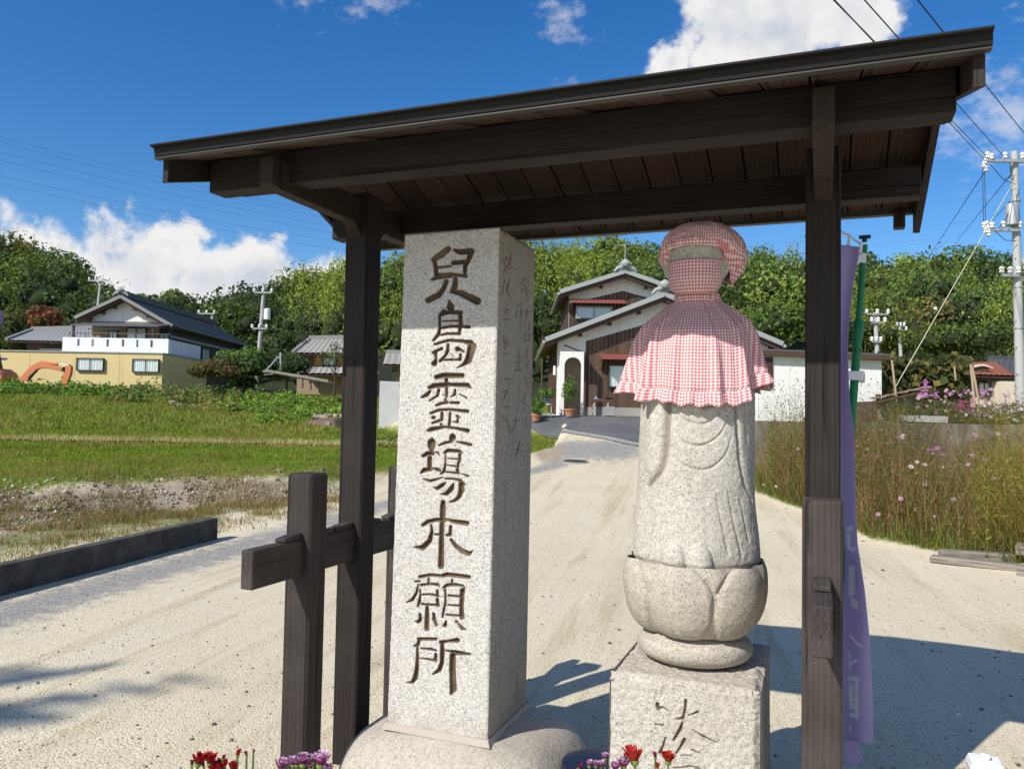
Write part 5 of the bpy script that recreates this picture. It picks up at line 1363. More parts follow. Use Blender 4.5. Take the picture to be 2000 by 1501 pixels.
# upper storey
ru2, rz2 = uz(1217, 536, D2); eu2, ez2 = uz(1092, 575, D2); sl2 = (rz2-ez2)/(ru2-eu2)
wl2 = px_of(1108, D2); wr2 = ru2+(ru2-wl2)
def g2(u): return rz2-.14-sl2*abs(u-ru2)
m = MB(UD); fpoly(m, [(wl2, D2, ez+.1), (wr2, D2, ez+.1), (wr2, D2, g2(wr2)), (ru2, D2, g2(ru2)), (wl2, D2, g2(wl2))], 5.0); m.build('upper_plaster_wall', PLASTER, hs)
brz = z_of(1217, 568, D2)
siding(hs, lambda u: min(brz-.26*abs(u-ru2), g2(u)-.35), wl2, wr2, ez+.15, D2, .15, 'upper_board_siding')
m = MB(UD).box((wl2-.012, D2+.05, ez+.1), (wl2-.002, D2+5, g2(wl2))); m.build('upper_flank_wall', BROWN, hs)
for sgn in (-1, 1):
    e_u = ru2+sgn*(ru2-eu2)
    tile_roof('upper_roof', (ru2, D2-ov, rz2), (ru2, D2+5.2, rz2), (e_u, D2-ov, ez2), (e_u, D2+5.2, ez2), TILE, hs)
    m = MB(UD); bar(m, (ru2, D2-ov-.02, rz2+.02), (e_u, D2-ov-.02, ez2+.02), .15, .16); m.build('verge_tiles', TILE_EDGE, hs)
    m = MB(UD); bar(m, (ru2, D2-ov+.05, rz2-.14), (e_u, D2-ov+.05, ez2-.14), .05, .15); m.build('bargeboard', BROWN, hs)
    m = MB(UD); m.tube([(e_u+sgn*.06, D2-ov-.1, ez2-.06), (e_u+sgn*.06, D2+5.2, ez2-.10)], .055, 8); m.build('gutter', GUTTER, hs, smooth=True)
    m = MB(UD); f = .35; u = ru2+(e_u-ru2)*f; z = rz2+(ez2-rz2)*f-.2; m.box((u-.05, D2-.3, z-.09), (u+.05, D2-.004, z)); m.build('purlin_end', BROWN, hs)
m = MB(UD); m.box((ru2-.11, D2-ov-.06, rz2+.04), (ru2+.11, D2+5.2, rz2+.2)); m.build('ridge_tiles', TILE_EDGE, hs)
finial(ru2, D2-ov-.1, rz2+.15, .8, hs)
window(hs, px_of(1121, D2), px_of(1193, D2), z_of(1150, 623, D2), z_of(1150, 599, D2), D2-.025, GUTTER)
def awning(px0, px1, py, d, dep, hgt_=.07):
    u0, u1 = px_of(px0, d), px_of(px1, d); z = z_of((px0+px1)/2, py, d)
    m = MB(UD); m.hexa([(u0, d-dep, z-.12), (u1, d-dep, z-.12), (u1, d, z+.05), (u0, d, z+.05), (u0, d-dep, z-.05), (u1, d-dep, z-.05), (u1, d, z+.12), (u0, d, z+.12)]); m.build('awning', REDMET, hs)
    for u in (u0+.08, u1-.08):
        m = MB(UD); m.prism([(u-.02, d-.03, z-.05), (u-.02, d-dep*.8, z-.14), (u-.02, d-.03, z-.5)], (.04, 0, 0)); m.build('awning_bracket', BROWN, hs)
awning(1108, 1216, 590, D2-.03, .6); awning(1169, 1262, 698, D1-.03, .7)
window(hs, px_of(1186, D1), px_of(1262, D1), z_of(1200, 757, D1), z_of(1200, 712, D1), D1-.025, ALU)
# porch: white wall with rounded arch standing before the entrance
pu0, pu1 = px_of(1093, D1-.75), px_of(1139, D1-.75); pz1 = z_of(1116, 690, D1-.75); dP = D1-.75
au0, au1 = px_of(1101, dP), px_of(1134, dP); az1 = z_of(1116, 697, dP)
arch = [(au0, base1-.3), (au0, az1-.32)]+[((au0+.30)-.30*math.cos(a), az1-.30+.30*math.sin(a)) for a in np.linspace(.1, math.pi/2, 6)]+[((au1-.30)+.30*math.sin(a), az1-.30+.30*math.cos(a)) for a in np.linspace(0, math.pi/2-.1, 6)]+[(au1, az1-.32), (au1, base1-.3)]
outer = [(pu0, base1-.3), (pu0, pz1), (pu1, pz1), (pu1, base1-.3)]
m = MB(UD)
ring = [(pu0, base1-.3)]+[(pu0, pz1)]
# build as strips between arch and outer outline
ap = arch; op = [(pu0, base1-.3), (pu0, az1-.32)]+[(pu0+(au1-au0)*0, az1-.32+(pz1-az1+.32)*min(1, i/3)) for i in range(1, 4)]+[(pu0+(pu1-pu0)*i/5, pz1) for i in range(1, 5)]
nA = len(ap)
def outer_pt(a):
    u, z = a
    if z <= az1-.32: return (pu0 if u < (au0+au1)/2 else pu1, z)
    f = (u-au0)/(au1-au0); return (pu0+(pu1-pu0)*f, pz1) if .0 < f < 1 else (pu0 if f <= 0 else pu1, pz1)
for i in range(nA-1):
    a, b = ap[i], ap[i+1]; oa, ob = outer_pt(a), outer_pt(b)
    m.hexa([(a[0], dP, a[1]), (b[0], dP, b[1]), (b[0], dP+.13, b[1]), (a[0], dP+.13, a[1]), (oa[0], dP, oa[1]), (ob[0], dP, ob[1]), (ob[0], dP+.13, ob[1]), (oa[0], dP+.13, oa[1])])
m.build('porch_arch_wall', PLASTER, hs)
MB(UD).box((pu0, dP+.13, base1-.3), (pu0+.12, D1-.004, pz1-.05)).box((pu0, dP, pz1+.001), (pu1, D1-.004, pz1+.07)).build('porch_side', PLASTER, hs)
MB(UD).box((pu0+.12, D1-.02, base1-.3), (pu1, D1-.006, az1)).build('porch_back_wall', TAN, hs)
MB(UD).box((px_of(1103, D1), D1-.12, z_of(1110, 756, D1)), (px_of(1113, D1), D1-.022, z_of(1110, 748, D1))).build('letter_box', REDMET, hs)
m = MB(UD); m.tube([(px_of(1141, D1), D1-.10, base1), (px_of(1141, D1), D1-.10, z_of(1141, 690, D1)), (px_of(1100, D1-.6), D1-.55, z_of(1095, 676, D1))], .04, 8); m.build('downpipe', BROWN, hs, smooth=True)
MB(UD).box((px_of(1081, D1), D1+.6, z_of(1083, 730, D1)), (px_of(1085, D1), D1+.75, z_of(1083, 712, D1))).build('wall_lamp', PORC, hs)
# TV antenna
m = MB(UD); au_, az_ = px_of(1217, 33), rz2
m.tube([(au_, 33, az_), (au_, 33, z_of(1217, 478, 33))], .018, 6); zt2 = z_of(1217, 478, 33)
m.tube([(au_-.46, 33, zt2-.05), (au_+.60, 33.0, zt2+.08)], .014, 6)
for q in np.linspace(-.4, .55, 8): m.tube([(au_+q, 32.75, zt2+.01+q*.12), (au_+q, 33.25, zt2+.01+q*.12)], .006, 5)
m.build('tv_antenna', STEEL, hs)

# things before the central house
gz = hgt(px_of(1150, 28), 28.0)+.03
def pot_plant(px, py, d, r, ph, h, label, pot=TERRA, cols=(.09, .16, .03), n=420, lsz=.11):
    p = at(px, py, d); p.z = max(p.z, 0); p = UD(p.dot(R0), d, hgt(p.dot(R0), d)+.03)
    t = thing('potted_plant', label, 'potted plant', p)
    MB().lathe([(r*.68, 0), (r*.95, ph*.8), (r*1.08, ph*.82), (r*1.08, ph), (r*.9, ph), (r*.85, ph*.9)], p, 16).build('pot', pot, t, smooth=True)
    c = Cloud(); rg = np.random.default_rng(int(px)); P, N, k, lc, lr = crown_points((p.x, p.y, p.z+ph+h*.48), (r*1.5, r*1.5, h*.55), n, rg, 8, .5)
    c.leaves(P, N, lsz, jit(cols, n, rg, .4), rg, 2.6, -.6); c.build('foliage', LEAF, t)
    MB().tube([p+Vector((0, 0, ph*.8)), p+Vector((.02, 0, ph+h*.5))], .02, 6).build('stem', BARK, t); return t
pot_plant(1113, 810, 27.6, .21, .28, 1.05, 'green shrub in a terracotta pot before the white porch arch')
pot_plant(1049, 812, 27.3, .17, .26, .42, 'leafy plant in a terracotta pot left of the green plant stand')
pot_plant(1047, 812, 26.9, .17, .22, .22, 'low plant in a brown pot in front of the plant stand', n=160)
sp = UD(px_of(1067, 27.5), 27.5, hgt(px_of(1067, 27.5), 27.5)+.03)
t = thing('plant_stand', 'pale green metal plant stand by the entrance of the gabled house', 'plant stand', sp)
PG = flat('pale_green_paint', (.55, .62, .48), .5)
for a in (-.16, .16):
    for b in (-.13, .13): MB().tube([sp+R0*a+F0*b, sp+R0*a+F0*b+Vector((0, 0, .42))], .014, 6).build('leg', PG, t)
MB().box((-.18, -.15, .42), (.18, .15, .45)).build('stand_top', PG, t, M=Matrix.Translation(sp)); MB().box((-.17, -.14, .08), (.17, .14, .10)).build('lower_shelf', PG, t, M=Matrix.Translation(sp))
pp = sp+Vector((0, 0, .45)); t = thing('potted_plant', 'spiky leafed plant in a blue pot on the green plant stand', 'potted plant', pp)
MB().lathe([(.10, 0), (.15, .14), (.16, .18), (.13, .18)], pp, 14).build('pot', flat('blue_glaze', (.10, .16, .20), .3), t, smooth=True)
c = Cloud(); rg = np.random.default_rng(5); P, N, k, lc, lr = crown_points((pp.x, pp.y, pp.z+.34), (.30, .30, .22), 260, rg, 8, .5); c.leaves(P, N, .16, jit((.12, .19, .04), 260, rg, .4), rg, 4, -.4); c.build('foliage', LEAF, t)
# bench table with clutter and a concrete block
tb = UD(px_of(1172, 28.2), 28.2, hgt(px_of(1172, 28.2), 28.2)+.03); t = thing('garden_table', 'small brown topped table with pale legs against the dark board wall', 'table', tb)
for a in (-.23, .25):
    for b in (-.16, .16): MB().box((a-.025, b-.025, 0), (a+.025, b+.025, .50)).build('leg', flat('pale_leg', (.40, .37, .33), .7), t, M=Matrix.Translation(tb)@Matrix.Rotation(TH, 4, 'Z'))
MB().box((-.31, -.22, .50), (.33, .22, .58)).build('table_top', flat('table_brown', (.13, .04, .03), .6), t, M=Matrix.Translation(tb)@Matrix.Rotation(TH, 4, 'Z'))
cc = tb+R0*.05+Vector((0, 0, .585)); t = thing('basin', 'shallow grey basin and blue sheet lying on the small table', 'basin', cc)
MB().lathe([(.12, 0), (.20, .05), (.22, .06), (.18, .055), (.10, .015)], cc+R0*.28, 16).build('bowl', flat('grey_enamel', (.12, .12, .13), .5), t, smooth=True)
MB().hexa([cc+R0*a+F0*b+Vector((0, 0, z)) for a, b, z in ((-.28, -.1, .002), (.1, -.1, .002), (.1, .1, .002), (-.28, .1, .002), (-.2, -.1, .10), (-.14, -.1, .012), (-.14, .1, .012), (-.2, .1, .12))]).build('blue_sheet', flat('blue_sheet', (.20, .30, .48), .6), t)
kb = UD(px_of(1191, 28.0), 28.0, hgt(px_of(1191, 28), 28.0)+.03)
o = MB().box((-.17, -.12, 0), (.17, .12, .33)).build('concrete_block', CONC, None, bevel=.015, M=Matrix.Translation(kb)@Matrix.Rotation(TH, 4, 'Z')); tag(o, 'square pale concrete block on the ground beside the small table', 'concrete block')

# --- white walled annex right of the statue -------------------------------
D3 = 25.0
au0, au1 = px_of(1420, D3), px_of(1722, D3); zt0, zt1 = z_of(1420, 690, D3), z_of(1722, 703, D3)
an = thing('white_annex', 'low white walled outbuilding with thin brown roof edge behind the right post', 'outbuilding', UD((au0+au1)/2, D3, 1.5))
m = MB(UD); m.hexa([(au0, D3, .6), (au1, D3, .6), (au1+1.2, D3+6, .6), (au0, D3+6, .6), (au0, D3, zt0), (au1, D3, zt1), (au1+1.2, D3+6, zt1), (au0, D3+6, zt0)]); m.build('wall', PLASTER_W, an)
for k in range(1, 5):
    u = au0+(au1-au0)*k/5; MB(UD).box((u-.012, D3-.008, 1.3), (u+.012, D3-.001, min(zt0, zt1)-.02)).build('joint_strip', PLASTER_W, an)
m = MB(UD); bar(m, (au0-.2, D3-.12, zt0+.06), (au1+.18, D3-.12, zt1+.06), .25, .15); m.build('roof_edge', BROWN, an)
m = MB(UD); m.hexa([(au0-.2, D3-.22, zt0+.14), (au1+.2, D3-.22, zt1+.14), (au1+1.5, D3+6.2, zt1+.3), (au0-.2, D3+6.2, zt0+.3), (au0-.2, D3-.22, zt0+.18), (au1+.2, D3-.22, zt1+.18), (au1+1.5, D3+6.2, zt1+.34), (au0-.2, D3+6.2, zt0+.34)]); m.build('roof', TILE, an)
m = MB(UD); u0, u1, z0, z1 = px_of(1484, D3), px_of(1505, D3), z_of(1495, 754, D3), z_of(1495, 700, D3)
m.box((u0-.05, D3-.05, z0-.05), (u1+.05, D3-.003, z1+.05)); w = m.build('window', BROWN, an)
m = MB(UD)
for k in range(12): m.box((u0, D3-.075, z0+(z1-z0)*k/12), (u1, D3-.052, z0+(z1-z0)*(k+.7)/12))
m.build('louvre', BROWN, w)
MB(UD).box((px_of(1672, D3), D3-.05, z_of(1678, 743, D3)), (px_of(1686, D3), D3-.004, z_of(1678, 724, D3))).build('grey_panel', flat('slate_panel', (.16, .18, .23), .6), an)

# --- long tiled house, far left --------------------------------------------
DG = 51.0; k_ = DG/FPX
lu, lz = uz(158, 624, DG); au_, az_ = uz(247, 583, DG); ru_, rz_ = uz(346, 640, DG)
LEN = 14.5
lh = thing('long_tiled_house', 'long two storey house with grey tiled gable roof and white balcony at the left', 'house', UD(au_, DG+5, 2))
wlu, wru = lu+.75, ru_-.55
def g3(u): return (az_-.15-(az_-lz)/(au_-lu)*(au_-u)) if u < au_ else (az_-.15-(az_-rz_)/(ru_-au_)*(u-au_))
m = MB(UD); fpoly(m, [(wlu, DG, 1.0), (wru, DG, 1.0), (wru, DG, g3(wru)), (au_, DG, g3(au_)), (wlu, DG, g3(wlu))], LEN); m.build('wall', TAN, lh)
zg = z_of(247, 628, DG)
m = MB(UD); fpoly(m, [(wlu, DG-.03, zg), (wru, DG-.03, zg), (wru, DG-.03, max(zg+.01, g3(wru)-.02)), (au_, DG-.03, g3(au_)-.02), (wlu, DG-.03, max(zg+.01, g3(wlu)-.02))], .028); m.build('plaster_gable', PLASTER, lh)
MB(UD).box((wru+.002, DG+.05, 1.0), (wru+.03, DG+LEN, g3(wru)-.05)).build('shaded_flank', DARKWALL, lh)
MB(UD).box((wru+.03, DG+.2, g3(wru)-.75), (wru+.06, DG+LEN, g3(wru)-.62)).build('flank_rail', GUTTER, lh)
for dpos, w_ in ((DG+3.3, 1.0), (DG+5.3, 1.5), (DG+8.4, 1.6)):
    window(lh, dpos, dpos+w_, g3(wru)-2.2, g3(wru)-1.0, wru+.035, side=1, n_c=10)
tile_roof('roof', (au_, DG-.7, az_), (au_, DG+LEN+.5, az_), (lu, DG-.7, lz), (lu, DG+LEN+.5, lz), TILE, lh, .34)
tile_roof('roof', (au_, DG-.7, az_), (au_, DG+LEN+.5, az_), (ru_, DG-.7, rz_), (ru_, DG+LEN+.5, rz_), TILE, lh, .34)
for eu_, ez_ in ((lu, lz), (ru_, rz_)):
    m = MB(UD); bar(m, (au_, DG-.72, az_+.03), (eu_, DG-.72, ez_+.03), .2, .2); m.build('verge_tiles', TILE_L, lh)
    m = MB(UD); bar(m, (au_, DG-.6, az_-.18), (eu_, DG-.6, ez_-.18), .06, .16); m.build('bargeboard', BROWN, lh)
    for f in (.22, .48, .75):
        u = au_+(eu_-au_)*f; z = az_+(ez_-az_)*f-.24; MB(UD).box((u-.08, DG-.5, z-.13), (u+.08, DG-.031, z)).build('purlin_end', BROWN, lh)
m = MB(UD); m.box((au_-.18, DG-.75, az_+.05), (au_+.18, DG+LEN+.5, az_+.42)); m.build('ridge_tiles', TILE, lh)
finial(au_, DG-.8, az_+.25, .9, lh)
# balcony canopy, windows, white balcony
zc = z_of(220, 634, DG-2); cu0, cu1 = px_of(130, DG-2.4), px_of(304, DG-2.4)
m = MB(UD); m.hexa([(cu0, DG-2.4, zc-.12), (cu1, DG-2.4, zc-.12), (cu1, DG-.05, zc+.26), (cu0, DG-.05, zc+.26), (cu0, DG-2.4, zc-.04), (cu1, DG-2.4, zc-.04), (cu1, DG-.05, zc+.34), (cu0, DG-.05, zc+.34)]); m.build('canopy', flat('canopy_grey', (.10, .105, .12), .5), lh)
zb1 = z_of(220, 660, DG-2.5); zb0 = z_of(220, 688, DG-2.5)
bu0_, bu1_ = px_of(119, DG-2.5), px_of(326, DG-2.5)
for u in (px_of(137, DG-2.3), px_of(293, DG-2.3)):
    MB(UD).box((u-.06, DG-2.32, zb0), (u+.06, DG-2.2, zc-.05)).build('canopy_post', ALU, lh)
m = MB(UD)
sl_px = (150, 178, 207, 237, 265, 293); us_ = [px_of(x, DG-2.5) for x in sl_px]
ed = [bu0_]+sum([[u-.075, u+.075] for u in us_], [])+[bu1_]
for a, b in zip(ed[0::2], ed[1::2]): m.box((a, DG-2.62, zb0), (b, DG-2.5, zb1))
m.build('balcony_parapet', BALC, lh)
for u in us_:
    z = zb0+(zb1-zb0)*.80; w = (zb1-zb0)
    MB(UD).box((u-.0745, DG-2.615, zb0), (u+.0745, DG-2.505, zb0+w*.40)).box((u-.0745, DG-2.615, zb0+w*.9), (u+.0745, DG-2.505, zb1)).build('parapet_slot_sill', BALC, lh)
MB(UD).box((bu1_-.12, DG-2.499, zb0), (bu1_, DG+2.4, zb1-.02)).box((bu0_, DG-2.499, zb0), (bu0_+.12, DG-.01, zb1-.02)).box((bu0_+.12, DG-2.49, zb0+.0), (bu1_-.12, DG-.01, zb0+.12)).build('balcony_side', BALC, lh)
m = MB(UD); m.tube([(bu0_+.3, DG-2.55, zb1+.28), (bu1_+.1, DG-2.55, zb1+.28)], .03, 6)
for q in np.linspace(.4, bu1_-bu0_-.1, 7): m.tube([(bu0_+q, DG-2.55, zb1), (bu0_+q, DG-2.55, zb1+.28)], .02, 5)
m.build('railing', ALU, lh)
window(lh, px_of(243, DG), px_of(282, DG), zb0+.2, z_of(262, 640, DG), DG-.03, n_c=12)
window(lh, px_of(208, DG), px_of(226, DG), zb0+.2, z_of(217, 645, DG), DG-.03, n_c=8)
window(lh, px_of(308, DG), px_of(327, DG), zb0+.2, z_of(317, 641, DG), DG-.03, curtain=False, n_c=6)
for z, a, b in ((z_of(200, 643, DG-1.2), 165, 226), (z_of(200, 640, DG-1.5), 180, 232)):
    m = MB(UD); m.tube([(px_of(a, DG-1.4), DG-1.4, z), (px_of(b, DG-1.4), DG-1.4, z)], .025, 6); m.build('laundry_pole', STEEL, lh)
# --- yellow flat roofed annex ---------------------------------------------
DY = 46.5
yu1 = px_of(314, DY); yu0 = px_of(-330, DY); yz0, yz1 = z_of(-330, 677, DY), z_of(314, 692, DY); yz = z_of(150, 688, DY)
ya = thing('yellow_building', 'flat roofed pale yellow stucco building behind the orange excavator', 'building', UD(yu1-5, DY, 1.4))
m = MB(UD); m.box((yu0, DY, .6), (yu1, DY+6.8, yz)); m.build('wall', YELLOW, ya)
MB(UD).box((yu0-.05, DY-.06, yz+.001), (yu1+.06, DY+6.86, yz+.07)).build('parapet_cap', GUTTER, ya)
for px_ in (54, 143, 230): 
    u = px_of(px_, DY); MB(UD).box((u-.012, DY-.006, .8), (u+.012, DY-.001, yz-.01)).build('wall_joint', flat('joint_ochre', (.46, .37, .18), .9), ya)
window(ya, px_of(148, DY), px_of(201, DY), z_of(174, 724, DY), z_of(174, 699, DY), DY-.02, n_c=14)
window(ya, px_of(257, DY), px_of(309, DY), z_of(283, 727, DY), z_of(283, 701, DY), DY-.02, n_c=14)
window(ya, px_of(255, DY), px_of(292, DY), z_of(273, 780, DY), z_of(273, 751, DY), DY-.02, curtain=False)
# purple painted mark at the left end of the wall
MB(UD).prism([(px_of(-40, DY), DY-.012, z_of(-20, 705, DY)), (px_of(8, DY), DY-.012, z_of(8, 702.5, DY)), (px_of(12, DY), DY-.012, z_of(12, 700.5, DY)), (px_of(9, DY), DY-.012, z_of(9, 698.5, DY)), (px_of(-40, DY), DY-.012, z_of(-20, 697, DY))], (0, .009, 0)).build('purple_mark', flat('purple_paint', (.10, .07, .22), .7), ya)
# --- low tiled house at far left -----------------------------------------
DL = 56.0
lw = thing('low_tiled_house', 'low house with blue grey hipped tile roof behind the yellow building', 'house', UD(px_of(100, DL), DL, 2))
r0, r1 = uz(63, 645, DL), uz(200, 642, DL); e0, e1 = uz(12, 665, DL-3), uz(215, 668, DL-3)
tile_roof('roof', (r0[0], DL, r0[1]), (r1[0], DL, r1[1]), (e0[0], DL-3, e0[1]), (e1[0], DL-3, e1[1]-.05), flat('bluish_tile', (.12, .135, .165), .5, .25, 3), lw, .32)
tile_roof('roof', (r0[0], DL, r0[1]), (r0[0], DL+.02, r0[1]), (e0[0], DL+3, e0[1]), (e0[0], DL-3, e0[1]), flat('bluish_tile', (.12, .135, .165), .5, .25, 3), lw, .32)
m = MB(UD); bar(m, (r0[0], DL, r0[1]+.1), (r1[0], DL, r1[1]+.1), .3, .3); m.build('ridge_tiles', TILE_L, lw)
m = MB(UD); bar(m, (r0[0], DL, r0[1]+.06), (e0[0], DL-3, e0[1]+.08), .22, .2); m.build('hip_tiles', TILE_L, lw)
MB(UD).box((e0[0]+.9, DL-2.2, 1.5), (e1[0], DL+2.5, e0[1]-.1)).build('wall', BROWN, lw)
MB(UD).box((e0[0]+2.0, DL-2.6, e0[1]-.55), (e1[0], DL-2.25, e0[1]-.45)).build('lower_eave', GUTTER, lw)
# --- mid distance tiled house behind the left post -----------------------
DM = 50.0
mh_ = thing('shuttered_house', 'two storey house with pale grey tiled roof and orange wood shutters', 'house', UD(px_of(640, DM), DM, 2))
r0, r1 = uz(604, 664, DM+3), uz(730, 662, DM+3); e0, e1 = uz(572, 690, DM-.8), uz(740, 692, DM-.8)
tile_roof('roof', (r0[0], DM+3, r0[1]), (r1[0], DM+3, r1[1]), (e0[0], DM-.8, e0[1]), (e1[0], DM-.8, e1[1]), TILE_L, mh_, .34, amp=.06)
tile_roof('roof', (r0[0], DM+3, r0[1]), (r0[0], DM+3.02, r0[1]), (e0[0], DM+6.8, e0[1]), (e0[0], DM-.8, e0[1]), TILE_L, mh_, .34, amp=.06)
m = MB(UD); bar(m, (r0[0], DM+3, r0[1]+.12), (r1[0], DM+3, r1[1]+.12), .3, .34); bar(m, (r0[0], DM+3, r0[1]+.06), (e0[0], DM-.8, e0[1]+.08), .22, .2); m.build('ridge_tiles', TILE_L, mh_)
wl3 = px_of(578, DM); MB(UD).box((wl3, DM, 1.0), (px_of(735, DM), DM+6, e0[1]-.05)).build('wall', TAN, mh_)
zw0, zw1 = z_of(630, 714, DM), z_of(630, 698, DM)
SHUT = flat('orange_wood_shutter', (.46, .21, .06), .7, .15, 8); RWOOD = flat('red_brown_wood', (.20, .06, .03), .7, .2, 6)
for a, b, mt in ((579, 584, RWOOD), (601, 611, RWOOD), (612, 628, SHUT), (657, 675, SHUT)):
    MB(UD).box((px_of(a, DM), DM-.06, zw0), (px_of(b, DM), DM-.004, zw1)).build('shutter', mt, mh_)
window(mh_, px_of(584, DM), px_of(601, DM), zw0, zw1, DM-.03, n_c=6); window(mh_, px_of(629, DM), px_of(656, DM), zw0, zw1, DM-.03, n_c=9)
e0, e1 = uz(583, 730, DM-1.7), uz(740, 732, DM-1.7); r0, r1 = (px_of(588, DM), z_of(588, 716, DM)), (px_of(735, DM), z_of(735, 718, DM))
tile_roof('lower_roof', (r0[0], DM-.03, r0[1]), (r1[0], DM-.03, r1[1]), (e0[0], DM-1.7, e0[1]), (e1[0], DM-1.7, e1[1]), TILE_L, mh_, .34, amp=.06)
# --- small grey roofs among the trees -------------------------------------
def small_house(px0, px1, pyr, pye, d, label, mat=TILE_L, wall=TAN):
    r0, r1 = uz(px0+6, pyr, d+2), uz(px1, pyr+1, d+2); e0, e1 = uz(px0, pye, d-1), uz(px1+3, pye+1, d-1)
    t = thing('farm_house', label, 'house', UD((r0[0]+r1[0])/2, d, 2))
    tile_roof('roof', (r0[0], d+2, r0[1]), (r1[0], d+2, r1[1]), (e0[0], d-1, e0[1]), (e1[0], d-1, e1[1]), mat, t, .34)
    tile_roof('roof', (r0[0], d+2, r0[1]), (r1[0], d+2, r1[1]), (e0[0], d+5, e0[1]), (e1[0], d+5, e1[1]), mat, t, .34)
    m = MB(UD); bar(m, (r0[0], d+2, r0[1]+.08), (r1[0], d+2, r1[1]+.08), .25, .25); m.build('ridge_tiles', mat, t)
    MB(UD).box((e0[0]+.6, d, 1.2), (e1[0]-.6, d+4, e0[1]-.05)).build('wall', wall, t)
small_house(445, 480, 672, 690, 64, 'small grey roofed house half hidden by the bush right of the long house')
small_house(748, 800, 690, 712, 44, 'grey roofed house glimpsed between the left post and the pillar')
small_house(1925, 2090, 701, 738, 47, 'house with dark grey tiled roof at the right edge behind the utility pole', flat('slate_tile', (.075, .08, .09), .5, .2, 3))
# --- red roofed house at right ---------------------------------------------
DR = 40.0
rh = thing('red_roof_house', 'cream walled house with hipped red brown tiled roof and arched balcony window', 'house', UD(px_of(1925, DR), DR, 1.8))
r0, r1 = uz(1890, 707, DR+3), uz(1945, 708, DR+3); e0, e1 = uz(1864, 731, DR-.8), uz(1985, 735, DR-.8)
tile_roof('roof', (r0[0], DR+3, r0[1]), (r1[0], DR+3, r1[1]), (e0[0], DR-.8, e0[1]), (e1[0], DR-.8, e1[1]), TILE_RED, rh, .26)
tile_roof('roof', (r1[0], DR+3, r1[1]), (r1[0], DR+3.02, r1[1]), (e1[0], DR-.8, e1[1]), (e1[0], DR+6.8, e1[1]), TILE_RED, rh, .26)
tile_roof('roof', (r0[0], DR+3, r0[1]), (r0[0], DR+3.02, r0[1]), (e0[0], DR+6.8, e0[1]), (e0[0], DR-.8, e0[1]), TILE_RED, rh, .26)
CREAM = flat('cream_stucco', (.66, .56, .44), .9, .08, 1); wu0, wu1 = px_of(1884, DR), px_of(1970, DR)
MB(UD).box((wu0, DR, 1.0), (wu1, DR+6, e0[1]-.08)).build('wall', CREAM, rh)
MB(UD).box((px_of(1933, DR), DR-1.0, 1.0), (wu1, DR-.002, z_of(1950, 746, DR))).build('bay_wall', CREAM, rh)
MB(UD).box((wu0-.2, DR-.6, e0[1]-.22), (wu1+.2, DR-.003, e0[1]-.10)).build('soffit', BROWN, rh)
w = window(rh, px_of(1908, DR), px_of(1932, DR), z_of(1920, 772, DR), z_of(1920, 746, DR), DR-.03, n_c=8)
m = MB(UD); cu_, cz_ = px_of(1920, DR), z_of(1920, 747, DR); rr_ = px_of(1932, DR)-cu_
m.prism([(cu_+rr_*math.cos(a), DR-.05, cz_+rr_*.55*math.sin(a)) for a in np.linspace(0, math.pi, 12)], (0, .045, 0)); m.build('window_arch', ALU, rh)
m = MB(UD); zr = z_of(1920, 764, DR); m.tube([(px_of(1908, DR), DR-.35, zr), (px_of(1936, DR), DR-.35, zr)], .025, 6)
for q in np.linspace(1908, 1936, 9): m.tube([(px_of(q, DR), DR-.35, zr), (px_of(q, DR), DR-.35, zr-.4)], .014, 5)
m.build('balcony_rail', ALU, rh)
# eyebrow gable on its roof
pts = [(px_of(x, DR), DR-.2, z_of(x, y, DR)) for x, y in ((1889, 719), (1898, 715), (1914, 711), (1922, 712), (1936, 718), (1936, 720), (1921, 715.5), (1913, 715), (1899, 718), (1889, 721))]
MB(UD).prism(pts, (0, 1.6, 0)).build('eyebrow_gable', CREAM, rh)
MB(UD).box((px_of(1903, DR), DR-.1, z_of(1910, 726, DR)), (px_of(1927, DR), DR+1.4, z_of(1910, 717, DR))).build('gable_vent', BROWN, rh)
# --- wooden shed with brown tile roof ---------------------------------------
DS = 21.0
sd_ = thing('garden_shed', 'small grey plank shed with brown tiled roof left of the cosmos flowers', 'shed', UD(px_of(1755, DS), DS, 1.5))
a0, a1 = uz(1700, 775, DS), uz(1786, 757, DS)
tile_roof('roof', (px_of(1786, DS+.4), DS-.4, a1[1]), (px_of(1786, DS+3), DS+2.6, a1[1]+.05), (px_of(1690, DS), DS-.6, a0[1]-.08), (px_of(1690, DS+3), DS+2.6, a0[1]), TILE_BR, sd_, .26)
su0, su1 = px_of(1715, DS), px_of(1785, DS)
m = MB(UD); n_ = 9
for k in range(n_):
    u = su0+(su1-su0)*k/n_; w_ = (su1-su0)/n_-.012
    zt_k = a0[1]+(a1[1]-a0[1])*((k+.5)/n_)*.92-.16
    MB(UD).box((u, DS-.02, 1.45), (u+w_, DS+.01, zt_k)).build('plank', flat('grey_plank', (.24, .225, .205), .9, .2, 6), sd_)
MB(UD).box((su0, DS+.02, 1.2), (su1, DS+2.4, a0[1]-.1)).build('inner_wall', BROWN, sd_)
for k in range(4):
    MB(UD).box((su1-.1, DS+.1+k*.6, 1.45), (su1+.02, DS+.2+k*.6, a1[1]-.12)).build('stud', BROWN, sd_)

